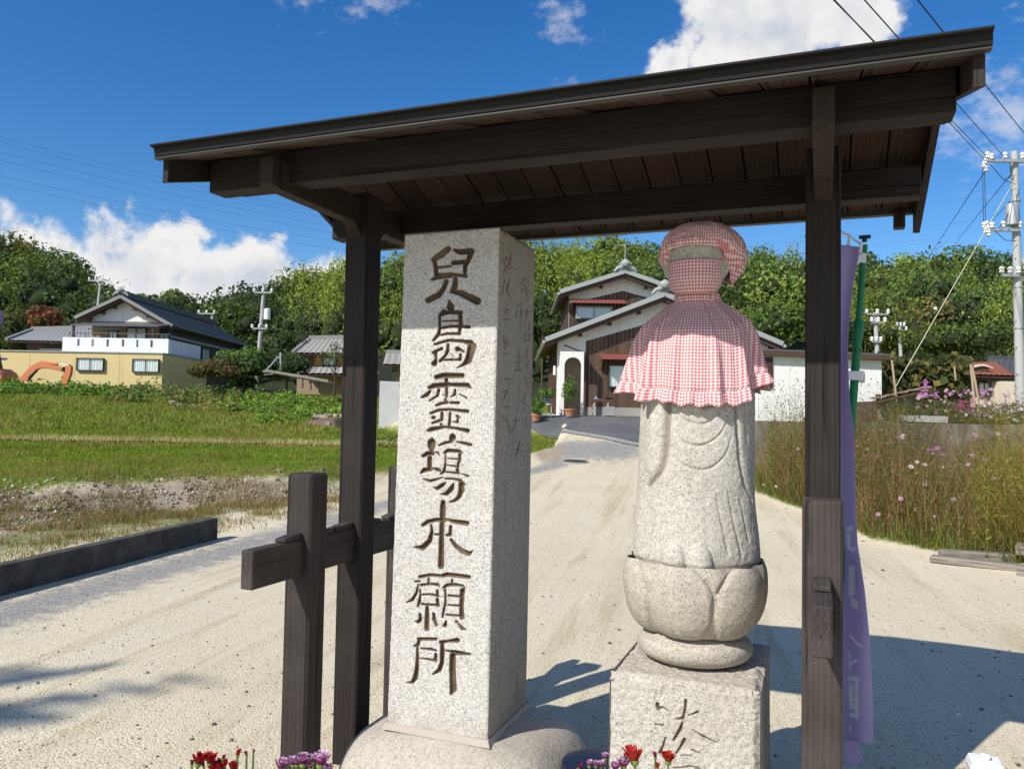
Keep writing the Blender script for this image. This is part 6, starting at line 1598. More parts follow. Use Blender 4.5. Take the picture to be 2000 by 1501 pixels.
# ------------------------------------------------------------------ utility poles and wires
def insul(m, p, s=.12):
    m.lathe([(s*.3, -s), (s*.75, -s*.6), (s*.45, -.1*s), (s*.8, .3*s), (s*.35, s)], p, 10)
def upole(px0, py0, px1, py1, d, r, label, arms, extras=None, base=None, mat=POLE_C):
    """concrete pole leaning between photo points at distance d; arms: (py, left px, right px)"""
    tp, bt = at(px0, py0, d), at(px1, py1, d); dv = (bt-tp).normalized()
    zb = base if base is not None else hgt(bt.dot(R0), d)-.2
    bt = tp+dv*((tp.z-zb)/-dv.z)
    t = thing('utility_pole', label, 'utility pole', bt, 'utility poles')
    MB().tube([bt, tp], [r*1.25, r*.8], 16).build('mast', mat, t, smooth=True)
    for py, a, b in arms:
        q = at(px0+(px1-px0)*(py-py0)/(py1-py0), py, d); s = d/FPX
        cx = px0+(px1-px0)*(py-py0)/(py1-py0)
        A, B = q+R0*((a-cx)*s)-F0*r, q+R0*((b-cx)*s)-F0*r
        MB().prism([A+U0*-.045, B+U0*-.045, B+U0*.045, A+U0*.045], tuple(F0*-.09)).build('crossarm', STEEL, t)
        n = max(2, int((b-a)*s/.55))
        for k in range(n+1):
            m = MB(); insul(m, A+(B-A)*(k/n)+U0*.17-F0*.04, .11 if d < 40 else .15); m.build('insulator', PORC, t, smooth=True)
    return t, tp, bt
t1, tp1, bt1 = upole(1981, 296, 1995, 836, 25, .125, 'tall concrete utility pole with transformer at the right edge', [(318, 1922, 2060), (452, 1920, 1985), (540, 1950, 1983)], base=1.4)
def onp(py): return at(1981+14*(py-296)/540, py, 25)
q = onp(422)
MB().lathe([(.16, -.34), (.19, -.32), (.19, .28), (.17, .34), (.05, .36)], q-R0*.20-F0*.12, 18).build('transformer', STEEL, t1, smooth=True)
for r_, y_ in ((.18, 440), (.15, 392), (.15, 560), (.16, 640)): MB().lathe([(r_, -.03), (r_, .03)], onp(y_), 14).build('clamp_band', STEEL, t1, smooth=True)
m = MB()
for py in range(470, 800, 26):
    q = onp(py); a = 1 if (py//26) % 2 else -1; m.tube([q+R0*(.12*a)-F0*.08, q+R0*(.24*a)-F0*.10], .012, 5)
m.build('step_bolts', STEEL, t1)
for px_, py_ in ((1922, 322), (1926, 330), (1937, 306), (1925, 316), (1922, 440), (1930, 447), (1938, 440), (1931, 456), (1925, 450)):
    m = MB(); insul(m, at(px_, py_, 24.8), .10); m.build('insulator', PORC, t1, smooth=True)
m = MB()
for a, b in (((1979, 330), (1963, 348)), ((1976, 345), (1972, 310)), ((1985, 470), (1942, 450)), ((1975, 400), (1950, 446)), ((1983, 360), (1935, 322))):
    p_, q_ = at(*a, 24.8), at(*b, 24.8); m.tube([p_, (p_+q_)/2-U0*.15, q_], .012, 5)
for x in (1919, 1923): m.tube([at(x, 330, 24.8), at(x+2, 440, 24.8)], .010, 5)
m.build('jumper_cables', WIREM, t1)
upole(516, 557, 504, 712, 58, .15, 'pale concrete utility pole with transformer beside the large green bush', [(572, 498, 532), (642, 494, 522)])
tq = bpy.data.objects['utility_pole.001']; q = at(522, 613, 58)
MB().lathe([(.20, -.42), (.24, -.4), (.24, .34), (.1, .42)], q, 14).build('transformer', PORC, tq, smooth=True)
upole(197, 547, 190, 612, 75, .14, 'slim utility pole rising behind the ridge of the long tiled house', [(549, 176, 214)], base=4)
upole(415, 612, 413, 650, 69, .14, 'distant utility pole above the eave end of the long tiled house', [(613, 390, 420)], base=3)
upole(1709, 610, 1714, 700, 48, .14, 'grey utility pole with white fittings before the wooded hill right of the banner', [(614, 1690, 1732), (630, 1700, 1726), (668, 1700, 1718)], base=2)
upole(1756, 634, 1758, 668, 66, .15, 'small distant utility pole in front of the wooded hill', [(645, 1742, 1768), (637, 1750, 1764)], base=3)
WG = 'overhead wires'
def wire(a, b, r, label, mat=WIREM, sag=.0, n=14, extra=None):
    A, B = at(*a), at(*b); pts = []
    for k in range(n+1):
        s = k/n; p = A+(B-A)*s; pts.append(p-U0*(sag*4*s*(1-s)))
    m = MB().tube(pts, r, 5)
    o = m.build('overhead_wire', mat, None, smooth=True); tag(o, label, 'wire', WG); return o
wire((1925, 303, 24.8), (1500, -130, 8), .010, 'black power wire crossing above the right eave corner, leftmost of four')
wire((1924, 314, 24.8), (1545, -90, 9), .010, 'black power wire crossing above the right eave corner, second from left')
wire((1960, 305, 24.8), (1590, -110, 8.5), .010, 'black power wire crossing above the right eave corner, third from left')
wire((2040, 310, 24.8), (1720, -90, 8.5), .010, 'black power wire rightmost above the eave tip')
wire((1926, 332, 24.8), (1815, 500, 60), .014, 'black wire running down left from the pole insulators to the hill')
wire((1975, 340, 24.8), (1870, 470, 50), .013, 'black service wire falling left below the pole crossarm')
wire((1985, 380, 24.8), (1920, 450, 40), .012, 'black service wire falling left from below the transformer')
wire((1986, 345, 24.7), (1748, 757, 21.5), .014, 'pale yellow guy wire with white marker slanting down to the shed', WIREL)
mk_ = at(1827, 602, 22.6); o = MB().lathe([(.004, -.05), (.045, -.03), (.05, 0), (.045, .03), (.004, .05)], mk_, 12).build('wire_marker', PORC, None, smooth=True); tag(o, 'small white ball marker on the slanting guy wire', 'marker')
wire((1984, 505, 24.9), (1480, 655, 60), .016, 'green insulated cable stretched across the hill behind the banner', flat('green_cable', (.04, .09, .07), .6), .3)
wire((1725, 706, 30), (1905, 712, 33), .012, 'grey cable running level above the vine covered bank', STEEL, .2)
wire((498, 572, 58), (420, 586, 110), .02, 'thin wire leaving the pole by the bush to the left, upper one')
wire((498, 576, 58), (420, 590, 110), .02, 'thin wire leaving the pole by the bush to the left, lower one')
for k, (y0, y1) in enumerate(((252, 430), (262, 440), (282, 455), (298, 466), (330, 480), (345, 495))):
    wire((-60, y0, 150), (720, y1, 260), .026, ['topmost', 'second highest', 'third highest', 'fourth highest', 'second lowest', 'lowest'][k]+' faint high voltage line across the blue sky at the left', flat('hv_line', (.10, .13, .18), .6), 1.2)
for k, (y0, y1) in enumerate(((500, 430), (520, 455))):
    wire((1250, y0, 260), (1900, y1, 260), .024, ['upper', 'lower'][k]+' faint high voltage line in the sky beside the right shelter post', flat('hv_line', (.10, .13, .18), .6), 1.0)

# ------------------------------------------------------------------ excavator
DX = 43.0
ex = thing('excavator', 'small orange excavator with bent boom behind the weeds, before the yellow wall', 'excavator', at(-30, 770, DX))
def xp(*pts, d=DX): return [at(x, y, d) for x, y in pts]
MB().prism(xp((34, 742), (58, 716), (70, 708), (80, 705), (90, 709), (108, 714), (124, 719), (125, 725), (118, 725), (92, 719), (77, 719), (70, 722), (52, 744)), tuple(F0*.24)).build('boom', ORANGE, ex, bevel=.015)
MB().prism(xp((126, 716), (134, 711), (139, 716), (138, 728), (134, 740), (130, 752), (116, 752), (120, 736), (124, 726)), tuple(F0*.22)).build('dipper_arm', ORANGE, ex, bevel=.015)
p_, q_ = at(80, 706, DX+.12), at(113, 711, DX+.12); e_ = at(133, 713, DX+.12)
MB().tube([p_, q_], .085, 10).build('arm_cylinder', ORANGE, ex, smooth=True); MB().tube([q_, e_], .035, 8).build('cylinder_rod', STEEL, ex, smooth=True)
MB().tube([at(56, 738, DX-.06), at(72, 723, DX-.06)], .075, 10).build('boom_cylinder', flat('dark_steel', (.06, .05, .045), .5), ex, smooth=True)
MB().tube([at(125, 721, DX-.03), at(125, 721, DX+.27)], .13, 12).build('elbow_pin', flat('dark_steel', (.06, .05, .045), .5), ex, smooth=True)
MB().prism(xp((114, 752), (132, 752), (134, 764), (124, 776), (108, 772), (106, 760)), tuple(F0*.5)).build('bucket', ORANGE, ex, bevel=.02)
body = MB().prism(xp((-78, 720), (-12, 718), (1, 727), (5, 742), (5, 752), (-80, 752)), tuple(F0*1.5)).build('body', ORANGE, ex, bevel=.04)
MB().prism(xp((-60, 668), (-24, 668), (-14, 718), (-62, 719)), tuple(F0*.9)).build('cab', flat('cab_frame', (.05, .05, .05), .5), ex, bevel=.03)
for dd in (-.25, 1.25):
    MB().prism(xp((-88, 757), (-80, 753), (4, 753), (10, 758), (10, 770), (2, 776), (-82, 776), (-90, 770), d=DX+dd), tuple(F0*.4)).build('track', RUBBER, ex, bevel=.03)
MB().tube([at(8, 736, DX-.3), at(12, 730, DX-.3), at(18, 731, DX-.3), at(20, 745, DX-.3)], .02, 6).build('hose', RUBBER, ex, smooth=True)
# dark purple banner post at the far left edge
nb_ = at(-8, 660, 40); t = thing('roadside_banner', 'narrow dark purple banner cut by the left edge above the low tiled house', 'banner', UD(nb_.dot(R0), 40, 1.5))
MB().prism(xp((-16, 608), (5, 608), (5, 633), (-16, 633), d=40), tuple(F0*.03)).build('cloth', flat('dark_purple', (.05, .035, .11), .8), t); MB().tube([at(-2, 604, 40.05), at(-3, 760, 40.05)], .03, 8).build('pole', WIREM, t, smooth=True)
MB().prism(xp((-14, 634), (2, 634), (2, 645), (-14, 645), d=40), tuple(F0*.04)).build('weight', RUBBER, t)

# ------------------------------------------------------------------ rubble, ramp and poles in the field
rg = np.random.default_rng(8)
def rock(px, py, d, w, h, label, mat=STONE_RUB, dp=None):
    p = at(px, py, d); s = d/FPX; p = UD(p.dot(R0), d, hgt(p.dot(R0), d))
    bm = bmesh.new(); bmesh.ops.create_cube(bm, size=1); bmesh.ops.bevel(bm, geom=list(bm.edges), offset=.16, segments=2, affect='EDGES')
    for v in bm.verts: v.co += Vector(rg.normal(size=3))*.05
    me = bpy.data.meshes.new('stone_block'); bm.to_mesh(me); bm.free()
    M = Matrix.Translation(p+U0*h*s*.35)@Matrix.Rotation(rg.random()*3+TH, 4, 'Z')@Matrix.Rotation(rg.normal()*.15, 4, 'X')@Matrix.Diagonal((w*s, (dp or w)*s*.7, h*s, 1))
    o = link('stone_block', me, mat, None, M); tag(o, label, 'stone', 'stones of the rubble heap beside the left post'); return o
PALE = flat('pale_rubble', (.50, .44, .35), .9, .2, 5, bump=.4)
hp = [(614, 806, 32.4, 11, 7), (622, 811, 31.6, 17, 8), (637, 809, 31.9, 10, 7), (643, 808, 32.0, 9, 7), (668, 808, 32.0, 10, 8), (640, 827, 28.9, 11, 9), (630, 814, 31.2, 18, 8), (656, 806, 32.3, 14, 6)]
for i, (a, b, d, w, h) in enumerate(hp): rock(a, b, d, w, h, nth_of([q[0] for q in hp], a)+' broken stone of the rubble heap left of the main left post', PALE if i != 6 else STONE_RUB)
rock(664, 838, 28.2, 24, 24, 'dark squared boulder at the front of the rubble heap beside the left post', flat('dark_boulder', (.12, .10, .08), .9, .35, 4, bump=.8, dist=.03))
hd = 30.4; hu = px_of(662, hd); hq = UD(hu, hd, 0)
o = dome('soil_heap', hq.x, hq.y, 1.15, 1.7, hgt(hu, hd)-.35, hgt(hu, hd)+.13, flat('brown_soil', (.17, .115, .08), .95, .3, 5, bump=.8, dist=.03), None, 40, 14, 2.2, 6, .05)
tag(o, 'low heap of brown soil under the rubble stones', 'soil heap')
for a, b, d in ((340, 770, 36), (352, 782, 35), (165, 745, 41)): 
    o = rock(a, b, d, 14, 9, nth_of([340, 352, 165], a)+' grey stone lying among the weeds before the yellow building', flat('grey_rock', (.30, .29, .27), .9, .25, 4)); o['group'] = 'loose stones on the weedy bank'
rp = thing('wooden_ramp', 'grey weathered plank ramp with side rail sloping down behind the weeds', 'ramp', UD(px_of(580, 38), 38, 1.8))
def bw(name, a, b, w, h, d0, d1=None, mat=SLEEPER): return beam(name, at(*a, d0), at(*b, d1 or d0), w, h, mat, rp)
bw('top_plank', (521, 725), (645, 748), .5, .08, 39, 37); bw('rail', (518, 723), (642, 744), .08, .12, 38.6, 36.6)
for x, y in ((590, 736), (606, 740), (622, 744)): bw('support', (x, y), (x, y+22), .09, .09, 37.5)
bw('lower_plank', (518, 732), (536, 730), .4, .06, 38.5)
lp = thing('leaning_pole', 'pale pole and bent pipe leaning beside the plank ramp', 'pole', UD(px_of(548, 40), 40, 1.8))
MB().tube([at(548, 688, 40), at(548, 722, 40)], .05, 8).build('post', STEEL, lp, smooth=True)
MB().tube([at(519, 724, 39), at(532, 710, 39.5), at(541, 699, 40), at(547, 697, 40)], .045, 8).build('bent_pipe', STEEL, lp, smooth=True)
for a, b, d, lb in (((1742, 703), (1749, 762), 20.5, 'thin dry bamboo pole leaning over the shed roof'), ((1896, 711), (1902, 775), 19, 'dry bamboo pole standing before the red roofed house, upright one'), ((1899, 716), (1911, 778), 18.6, 'dry bamboo pole leaning before the red roofed house, slanting one'), ((1864, 715), (1866, 735), 26, 'short pale stake at the end of the vine bank')):
    A, B = at(*a, d), at(*b, d); o = MB().tube([A, B+(B-A)*.35], .028, 8).build('bamboo_pole', BAMBOO_P, None, smooth=True); tag(o, lb, 'pole')

# ------------------------------------------------------------------ vegetation
rg = np.random.default_rng(77)
def area(n, u0, u1, d0, d1): return u0+rg.random(n)*(u1-u0), d0+rg.random(n)*(d1-d0)
# short field grass
def field_grass():
    B_ = Blades()
    for n, u0, u1, d0, d1, h, w in ((90000, -13, 2.2, 10.5, 18, .055, .013), (70000, -18, 3.0, 17, 27, .07, .022), (60000, -34, -3.0, 26, 46, .12, .045)):
        u, d = area(n, u0, u1, d0, d1)
        _, f, bed, g, px, B = zones(u, d)
        patch = fbm(u*.9, d*.9, 14, 3)
        bankd = np.exp(-((d-B-.15)/.85)**2)*sstep(px, -600, -100)*(1-sstep(px, 560, 640))
        keep = (f > .75) & (px > -120) & (px < 1095) & (rg.random(n) > bankd*1.05) & ~((np.abs(d-22.35) < .32) & (px < 660)) & ~((px > 612) & (px < 700) & (np.abs(d-30.2) < 2.0))
        u, d, patch = u[keep], d[keep], patch[keep]; k = len(u)
        P = GP(u, d, -.005)
        dry = np.clip((patch-.43)*6+(fbm(u*.25+3, d*.6, 19, 3)-.45)*3+rg.normal(size=k)*.2, 0, 1)[:, None]
        c = jit((.165, .235, .018), k, rg, .35)*(1-dry)+jit((.25, .235, .05), k, rg, .3)*dry
        if d0 > 25: c = c*.72+jit((.20, .19, .055), k, rg, .3)*.28
        hh = h*(0.5+rg.random(k))*(0.6+patch)
        B_.add(P, hh, np.full(k, w), .55, c, rg)
    # grass behind the curb, on the bank foot
    u, d = area(26000, -9, -2.2, 6, 13.2); _, f, bed, g, px, B = zones(u, d)
    cu = np.interp(d, [2, 6.7, 9.8, 13], [-5.2, -4.3, -3.62, -2.9])
    keep = (u < cu-.2) & (px > -150) & (fbm(u*1.5, d*1.5, 40, 3)+.25*rg.random(len(u)) > .56) & (f < .6)
    P = GP(u[keep], d[keep], -.005); k = len(P)
    B_.add(P, .06*(.4+rg.random(k)), np.full(k, .012), .7, jit((.22, .22, .05), k, rg, .35), rg)
    # dry stubble line across the field
    k = 9000; u = -18+rg.random(k)*16.5; d = 22.35+rg.normal(size=k)*.20+.02*np.sin(u)
    B_.add(GP(u, d, 0), .17*(.3+rg.random(k)), np.full(k, .020), .9, jit((.52, .44, .21), k, rg, .3), rg)
    k = 2600; u = -18+rg.random(k)*16.5; d = 22.1+rg.normal(size=k)*.10
    B_.add(GP(u, d, 0), .07*(.3+rg.random(k)), np.full(k, .05), .9, jit((.06, .045, .025), k, rg, .35), rg)
    o = B_.build('field_grass', GRASSM); tag(o, 'mown green grass covering the field at the left', 'grass', kind='stuff')
field_grass()
def weeds():
    c = Cloud()
    # leafy weeds along the crest of the field
    for n, px0, px1, d0, d1, hmax, col, sz_ in ((9000, -60, 250, 39, 44.5, .75, (.085, .150, .020), .17), (7000, 200, 460, 36, 43, .9, (.095, .125, .028), .16), (9000, 430, 690, 33, 40, .60, (.115, .185, .022), .14), (3000, 330, 470, 33, 40, .8, (.13, .115, .035), .13), (3600, 500, 612, 29, 33, .5, (.10, .16, .02), .12), (2600, 700, 1000, 22, 25, .3, (.10, .14, .025), .10)):
        px = px0+rg.random(n)*(px1-px0); d = d0+rg.random(n)*(d1-d0); u = (px-1000)/FPX*d
        cl_ = fbm(u*1.1, d*1.1, 60, 3); keep = cl_+.18*rg.random(n) > .50; u, d, cl_ = u[keep], d[keep], cl_[keep]; k = len(u)
        P = GP(u, d); P[:, 2] += hmax*rg.random(k)**1.3*np.clip((cl_-.3)*2.6, .15, 1.2)
        N = rg.normal(size=(k, 3))*.6+np.array([0, 0, 1.0])-np.array(F0)*.5; N /= np.linalg.norm(N, axis=1, keepdims=True)
        c.leaves(P, N, sz_, jit(col, k, rg, .45)*1.35, rg, 1.35, .1)
    o = c.build('bank_weeds', LEAF); tag(o, 'bright green leafy weeds along the top of the grassy bank', 'weeds', kind='stuff')
weeds()
def bush(name, label, cat, px, py, d, rad, n, cols, lsz, aspect=1.7, lobes=12, lob=.45, trunk=True, group=None, base=None, core=.62, spread=1.0):
    """a bush or small tree: trunk, limbs and a leafy crown around the photo point"""
    p = at(px, py, d); g = base if base is not None else hgt(p.dot(R0), d)
    foot = Vector((p.x, p.y, g)); t = thing(name, label, cat, foot, group)
    c = Cloud(); r = np.random.default_rng(int(px*3+d)); P, N, k, lc, lr = crown_points(tuple(p), rad, n, r, lobes, lob)
    cc = np.array(cols)[r.integers(0, len(cols), lobes)][k]*(0.65+.7*r.random(lobes)[k])[:, None]*(0.75+.5*r.random((n, 1)))
    c.leaves(P, N, lsz, cc*1.4, r, aspect, .25); c.build('crown', LEAF, t)
    if trunk:
        m = MB(); mid = foot+(p-foot)*.55
        rr = max(.03, min(rad)*.06)
        m.tube([foot-U0*.1, mid, p+U0*rad[2]*.3], [rr, rr*.7, rr*.3], 8)
        for q in range(min(7, lobes)): m.tube([mid+(p-mid)*.2*q/3, Vector(lc[q])], [rr*.5, rr*.15], 6)
        m.build('trunk', BARK, t, smooth=True)
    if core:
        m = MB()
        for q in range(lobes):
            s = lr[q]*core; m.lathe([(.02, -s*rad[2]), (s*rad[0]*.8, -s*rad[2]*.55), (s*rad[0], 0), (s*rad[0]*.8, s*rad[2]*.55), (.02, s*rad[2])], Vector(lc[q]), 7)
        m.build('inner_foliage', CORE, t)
    return t
bush('round_bush', 'large dark green bush before the end of the long tiled house', 'bush', 478, 722, 41, (1.7, 1.5, 1.05), 3600, [(.045, .085, .018), (.065, .115, .02), (.04, .07, .016)], .17)
bush('round_bush', 'brownish leafy shrub on the left side of the large dark bush', 'bush', 418, 727, 40, (1.35, 1.2, .75), 2200, [(.10, .08, .025), (.075, .075, .022), (.13, .09, .035)], .14)
bush('round_bush', 'low dark hedge shrub right of the leaning pole', 'bush', 560, 722, 42, (1.4, 1.2, .85), 2000, [(.032, .06, .016), (.05, .08, .02)], .15)
bush('garden_tree', 'dark evergreen garden tree beside the shuttered house', 'tree', 562, 690, 52, (1.5, 1.4, 1.5), 1800, [(.025, .045, .014), (.035, .06, .016)], .2)
bush('garden_tree', 'thin leafed young tree in front of the shuttered house', 'tree', 655, 700, 44, (1.15, 1.1, 1.0), 420, [(.08, .10, .03), (.10, .11, .04)], .13, core=0, lobes=14, lob=.3)
bush('garden_tree', 'bushy dark evergreen at the left end of the low tiled house', 'tree', 25, 660, 60, (1.4, 1.3, 2.2), 1500, [(.06, .085, .02), (.09, .10, .025)], .24)
bush('garden_tree', 'rust brown leafed tree behind the low tiled house', 'tree', 80, 630, 68, (2.4, 1.8, 1.3), 1800, [(.17, .055, .025), (.14, .06, .03)], .28)
bush('garden_tree', 'dark tree behind the central house roof at the left', 'tree', 1060, 640, 46, (1.2, 1.2, 2.0), 1300, [(.035, .06, .016), (.06, .10, .02)], .2)
bush('garden_tree', 'dark green tree rising above the white annex roof', 'tree', 1530, 640, 52, (2.6, 2.0, 1.8), 1800, [(.05, .09, .018), (.09, .13, .022)], .28)
bush('garden_tree', 'yellow green bamboo clump left of the distant utility pole', 'bamboo', 1690, 660, 60, (2.6, 2.0, 1.9), 1800, [(.11, .14, .02), (.15, .16, .025)], .28, 2.8)
bush('garden_tree', 'pale green shrubby tree above the vine bank', 'tree', 1780, 675, 68, (2.8, 2.0, 1.5), 1700, [(.08, .12, .022), (.12, .14, .03)], .26)
bush('garden_tree', 'dense green tree behind the red roofed house', 'tree', 1890, 670, 54, (3.2, 2.2, 2.0), 2000, [(.045, .08, .018), (.08, .11, .02)], .28)
# tree standing behind the viewer at the left: only its shade falls on the sand
def shade_tree():
    t = thing('roadside_tree', 'tree behind the viewer whose shade falls on the sand at the lower left', 'tree', (-10.3, -8.6, 0))
    c = Cloud(); r = np.random.default_rng(9); base = Vector((-10.3, -8.6, 0)); m = MB()
    m.tube([base, base+Vector((.2, .1, 4.0)), base+Vector((.5, .4, 8.5)), base+Vector((.6, .5, 11.5))], [.24, .20, .13, .05], 10); prev = None
    for px, py, rad, n in ((40, 1392, (.26, .10, .06), 260), (-80, 1412, (.36, .18, .12), 460), (150, 1370, (.26, .06, .05), 220), (270, 1347, (.22, .04, .04), 120), (370, 1329, (.22, .03, .03), 70), (60, 1312, (.26, .03, .04), 110), (-20, 1322, (.30, .05, .06), 240), (-900, 1400, (1.2, 1.0, .8), 2000), (-1300, 1500, (1.6, 1.4, 1.2), 3000)):
        g = at_Z(px, py, 0); H = 10.2+r.random()*.8; q = g+TOSUN*(H/TOSUN.z)
        P, N, k, lc, lr = crown_points(tuple(q), rad, n, r, 7, .5); c.leaves(P, N, .07 if rad[0] < .5 else .12, jit((.05, .085, .02), n, r, .4), r, 1.8)
        s_ = base+Vector((.5, .4, 9.4)); m.tube([s_, (s_+q)/2+U0*.1, q], [.035, .018, .008], 6)
    c.build('crown', LEAF, t); m.build('trunk', BARK, t, smooth=True)
shade_tree()
# big leaved vines over the bank behind the shed
def vines():
    c = Cloud(); n = 5200; px = 1705+rg.random(n)*185; d = 27+rg.random(n)*2.5
    py = 703+rg.random(n)**.8*80+6*np.sin(px*.05); 
    P = np.array([at(a, b, e) for a, b, e in zip(px, py, d)])
    P += rg.normal(size=P.shape)*.08
    N = rg.normal(size=(n, 3))*.55-np.array(F0)*.8+np.array([0, 0, .6]); N /= np.linalg.norm(N, axis=1, keepdims=True)
    cols = np.where(rg.random((n, 1)) < .25, np.array([[.15, .12, .03]]), np.array([[.060, .075, .022]]))*(0.6+.8*rg.random((n, 1)))
    c.leaves(P, N, .26, cols, rg, 1.15, .5); o = c.build('vine_leaves', LEAF); tag(o, 'large leafed vines covering the bank behind the shed', 'vines', kind='stuff')
    m = MB(UD); a, b = px_of(1700, 28.6), px_of(1895, 28.6); z = z_of(1800, 712, 28.6)
    pts = [(a, 28.6, 1.2), (b, 28.6, 1.2), (b, 28.6, z-.3)]+[(a+(b-a)*(1-k/10), 28.6, z-.25+.18*math.sin(k*1.7)) for k in range(1, 10)]+[(a, 28.6, z-.2)]
    m.prism(pts, (0, 1.2, 0)); mm = m.build('vine_bank', CORE, None); structure(mm)
vines()
# tall dry grass and cosmos in the bed at the right
def flower_bed():
    Bq = Blades(); st_ = Blades(); c = Cloud()
    # base greenery
    n = 30000; px = 1475+rg.random(n)*680; d = 8.2+rg.random(n)*10.5; u = (px-1000)/FPX*d
    _, f, bed, g, pxx, B = zones(u, d); keep = (bed > .6) & (d < wall_d(u)-.1); u, d = u[keep], d[keep]; k = len(u)
    P = GP(u, d, -.01); hn = fbm(u*.8, d*.8, 71, 3)
    Bq.add(P, (.10+.34*rg.random(k))*np.clip(hn*1.9, .5, 1.3), np.full(k, .012), .7, jit((.135, .145, .032), k, rg, .4)*(1-.0)+0, rg)
    # tall dry stems, thickest near the post and at the right of the banner
    n = 13500; px = 1485+rg.random(n)*640; d = 8.6+rg.random(n)*9; u = (px-1000)/FPX*d
    _, f, bed, g, pxx, B = zones(u, d)
    dens = np.interp(px, [1485, 1530, 1640, 1760, 1800, 1880, 1940, 2000, 2100], [.5, 1.0, 1.0, .95, .5, .4, .8, .9, .9])
    keep = (bed > .85) & (d < wall_d(u)-.15) & (rg.random(n) < dens) & (fbm(u*1.2, d*1.2, 90, 2)*1.33+.15*rg.random(n) > .42)
    u, d, px = u[keep], d[keep], px[keep]; k = len(u); P = GP(u, d, -.02)
    hs_ = 1.22*(.50+1.25*rg.random(k)**1.3)*(.55+.95*fbm(u*1.6+4, d*1.6, 95, 2))*np.interp(px, [1485, 1540, 1760, 1820, 1900, 2100], [.75, 1.05, 1.1, .8, .95, 1.0])
    rd = rg.random(k)[:, None]; yel = (np.interp(px, [1900, 1960, 2100], [0, .8, .8])*rg.random(k))[:, None]
    col = jit((.20, .10, .045), k, rg, .35)*(rd < .38)+jit((.29, .195, .085), k, rg, .3)*((rd >= .38) & (rd < .64))+jit((.14, .17, .035), k, rg, .3)*(rd >= .64)
    col = col*(1-yel)+jit((.28, .24, .04), k, rg, .25)*yel
    st_.add(P, hs_, np.full(k, .011), .75, col, rg)
    # seed heads / fine leaves on the stems
    m_ = 34000; i = rg.integers(0, k, m_); q = .35+.65*rg.random(m_); Pq = P[i]+np.stack([rg.normal(size=m_)*.09, rg.normal(size=m_)*.09, hs_[i]*q], 1)
    N = rg.normal(size=(m_, 3)); N /= np.linalg.norm(N, axis=1, keepdims=True)
    c.leaves(Pq, N, .055, col[i]*(0.7+.5*rg.random((m_, 1))), rg, 5.0, .3)
    # feathery cosmos greenery above the wall and before the annex
    for n, px0, px1, d0, d1, z0, z1, col_, s_ in ((5200, 1500, 1575, 15, 18, .4, 1.75, (.15, .17, .05), .06), (2600, 1640, 1730, 15, 17, .9, 1.9, (.14, .15, .05), .05), (15000, 1735, 2100, 16.8, 20, 1.5, 2.15, (.10, .115, .035), .075), (9000, 1900, 2100, 9, 15, .2, 1.25, (.26, .235, .035), .06)):
        px = px0+rg.random(n)*(px1-px0); d = d0+rg.random(n)*(d1-d0); u = (px-1000)/FPX*d; z = z0+(z1-z0)*rg.random(n)**1.25*(0.6+.8*fbm(u*1.5, d*1.5, 33, 2))
        Pq = u[:, None]*np.array(R0)+d[:, None]*np.array(F0); Pq[:, 2] = np.maximum(z, ground_z(u, d))
        N = rg.normal(size=(n, 3)); N /= np.linalg.norm(N, axis=1, keepdims=True)
        c.leaves(Pq, N, s_, jit(col_, n, rg, .45), rg, 4.5, .2)
        k2 = n//14; j = rg.integers(0, n, k2); foot = Pq[j].copy(); g0 = ground_z(u[j], d[j]); hh = np.maximum(.05, foot[:, 2]-g0)+.05; foot[:, 2] = g0
        st_.add(foot, hh, np.full(k2, .009), .18, jit((.15, .15, .05), k2, rg, .4), rg)
    o = Bq.build('bed_grass', GRASSM); tag(o, 'low mixed green and dry grass at the foot of the flower bed', 'grass', kind='stuff')
    o = st_.build('tall_dry_stems', GRASSM); tag(o, 'tall reddish brown dry grass stems in the bed behind the right post', 'dry grass', kind='stuff')
    o = c.build('feathery_leaves', LEAF); tag(o, 'feathery leaves and seed heads of cosmos among the dry stems', 'cosmos foliage', kind='stuff')
    # cosmos blooms
    V = []; T = []; C = []; 
    def bloom(p, r, col, tilt):
        a0 = rg.random()*6.28; n_ = Vector((tilt[0], tilt[1], 1)).normalized() if tilt is not None else Vector((0, 0, 1))
        ax_ = n_.orthogonal().normalized(); ay_ = n_.cross(ax_)
        for k in range(8):
            a = a0+k*math.pi/4; b = len(V)
            def pt(an, rr, up): return tuple(p+(ax_*math.cos(an)+ay_*math.sin(an))*rr+n_*up)
            V.extend([pt(a, r*.1, 0), pt(a-.30, r*.85, .15*r), pt(a, r, .1*r), pt(a+.30, r*.85, .15*r)]); T.append((b, b+1, b+2, b+3)); C.extend([col]*4)
        b = len(V); V.extend([tuple(p+(ax_*math.cos(q)+ay_*math.sin(q))*r*.2+n_*.12*r) for q in (0, 1.57, 3.14, 4.71)]); T.append((b, b+1, b+2, b+3)); C.extend([(.45, .30, .03)]*4)
    PK = [(.52, .16, .42), (.60, .30, .50), (.42, .05, .20), (.66, .45, .56), (.72, .68, .66), (.55, .20, .46)]
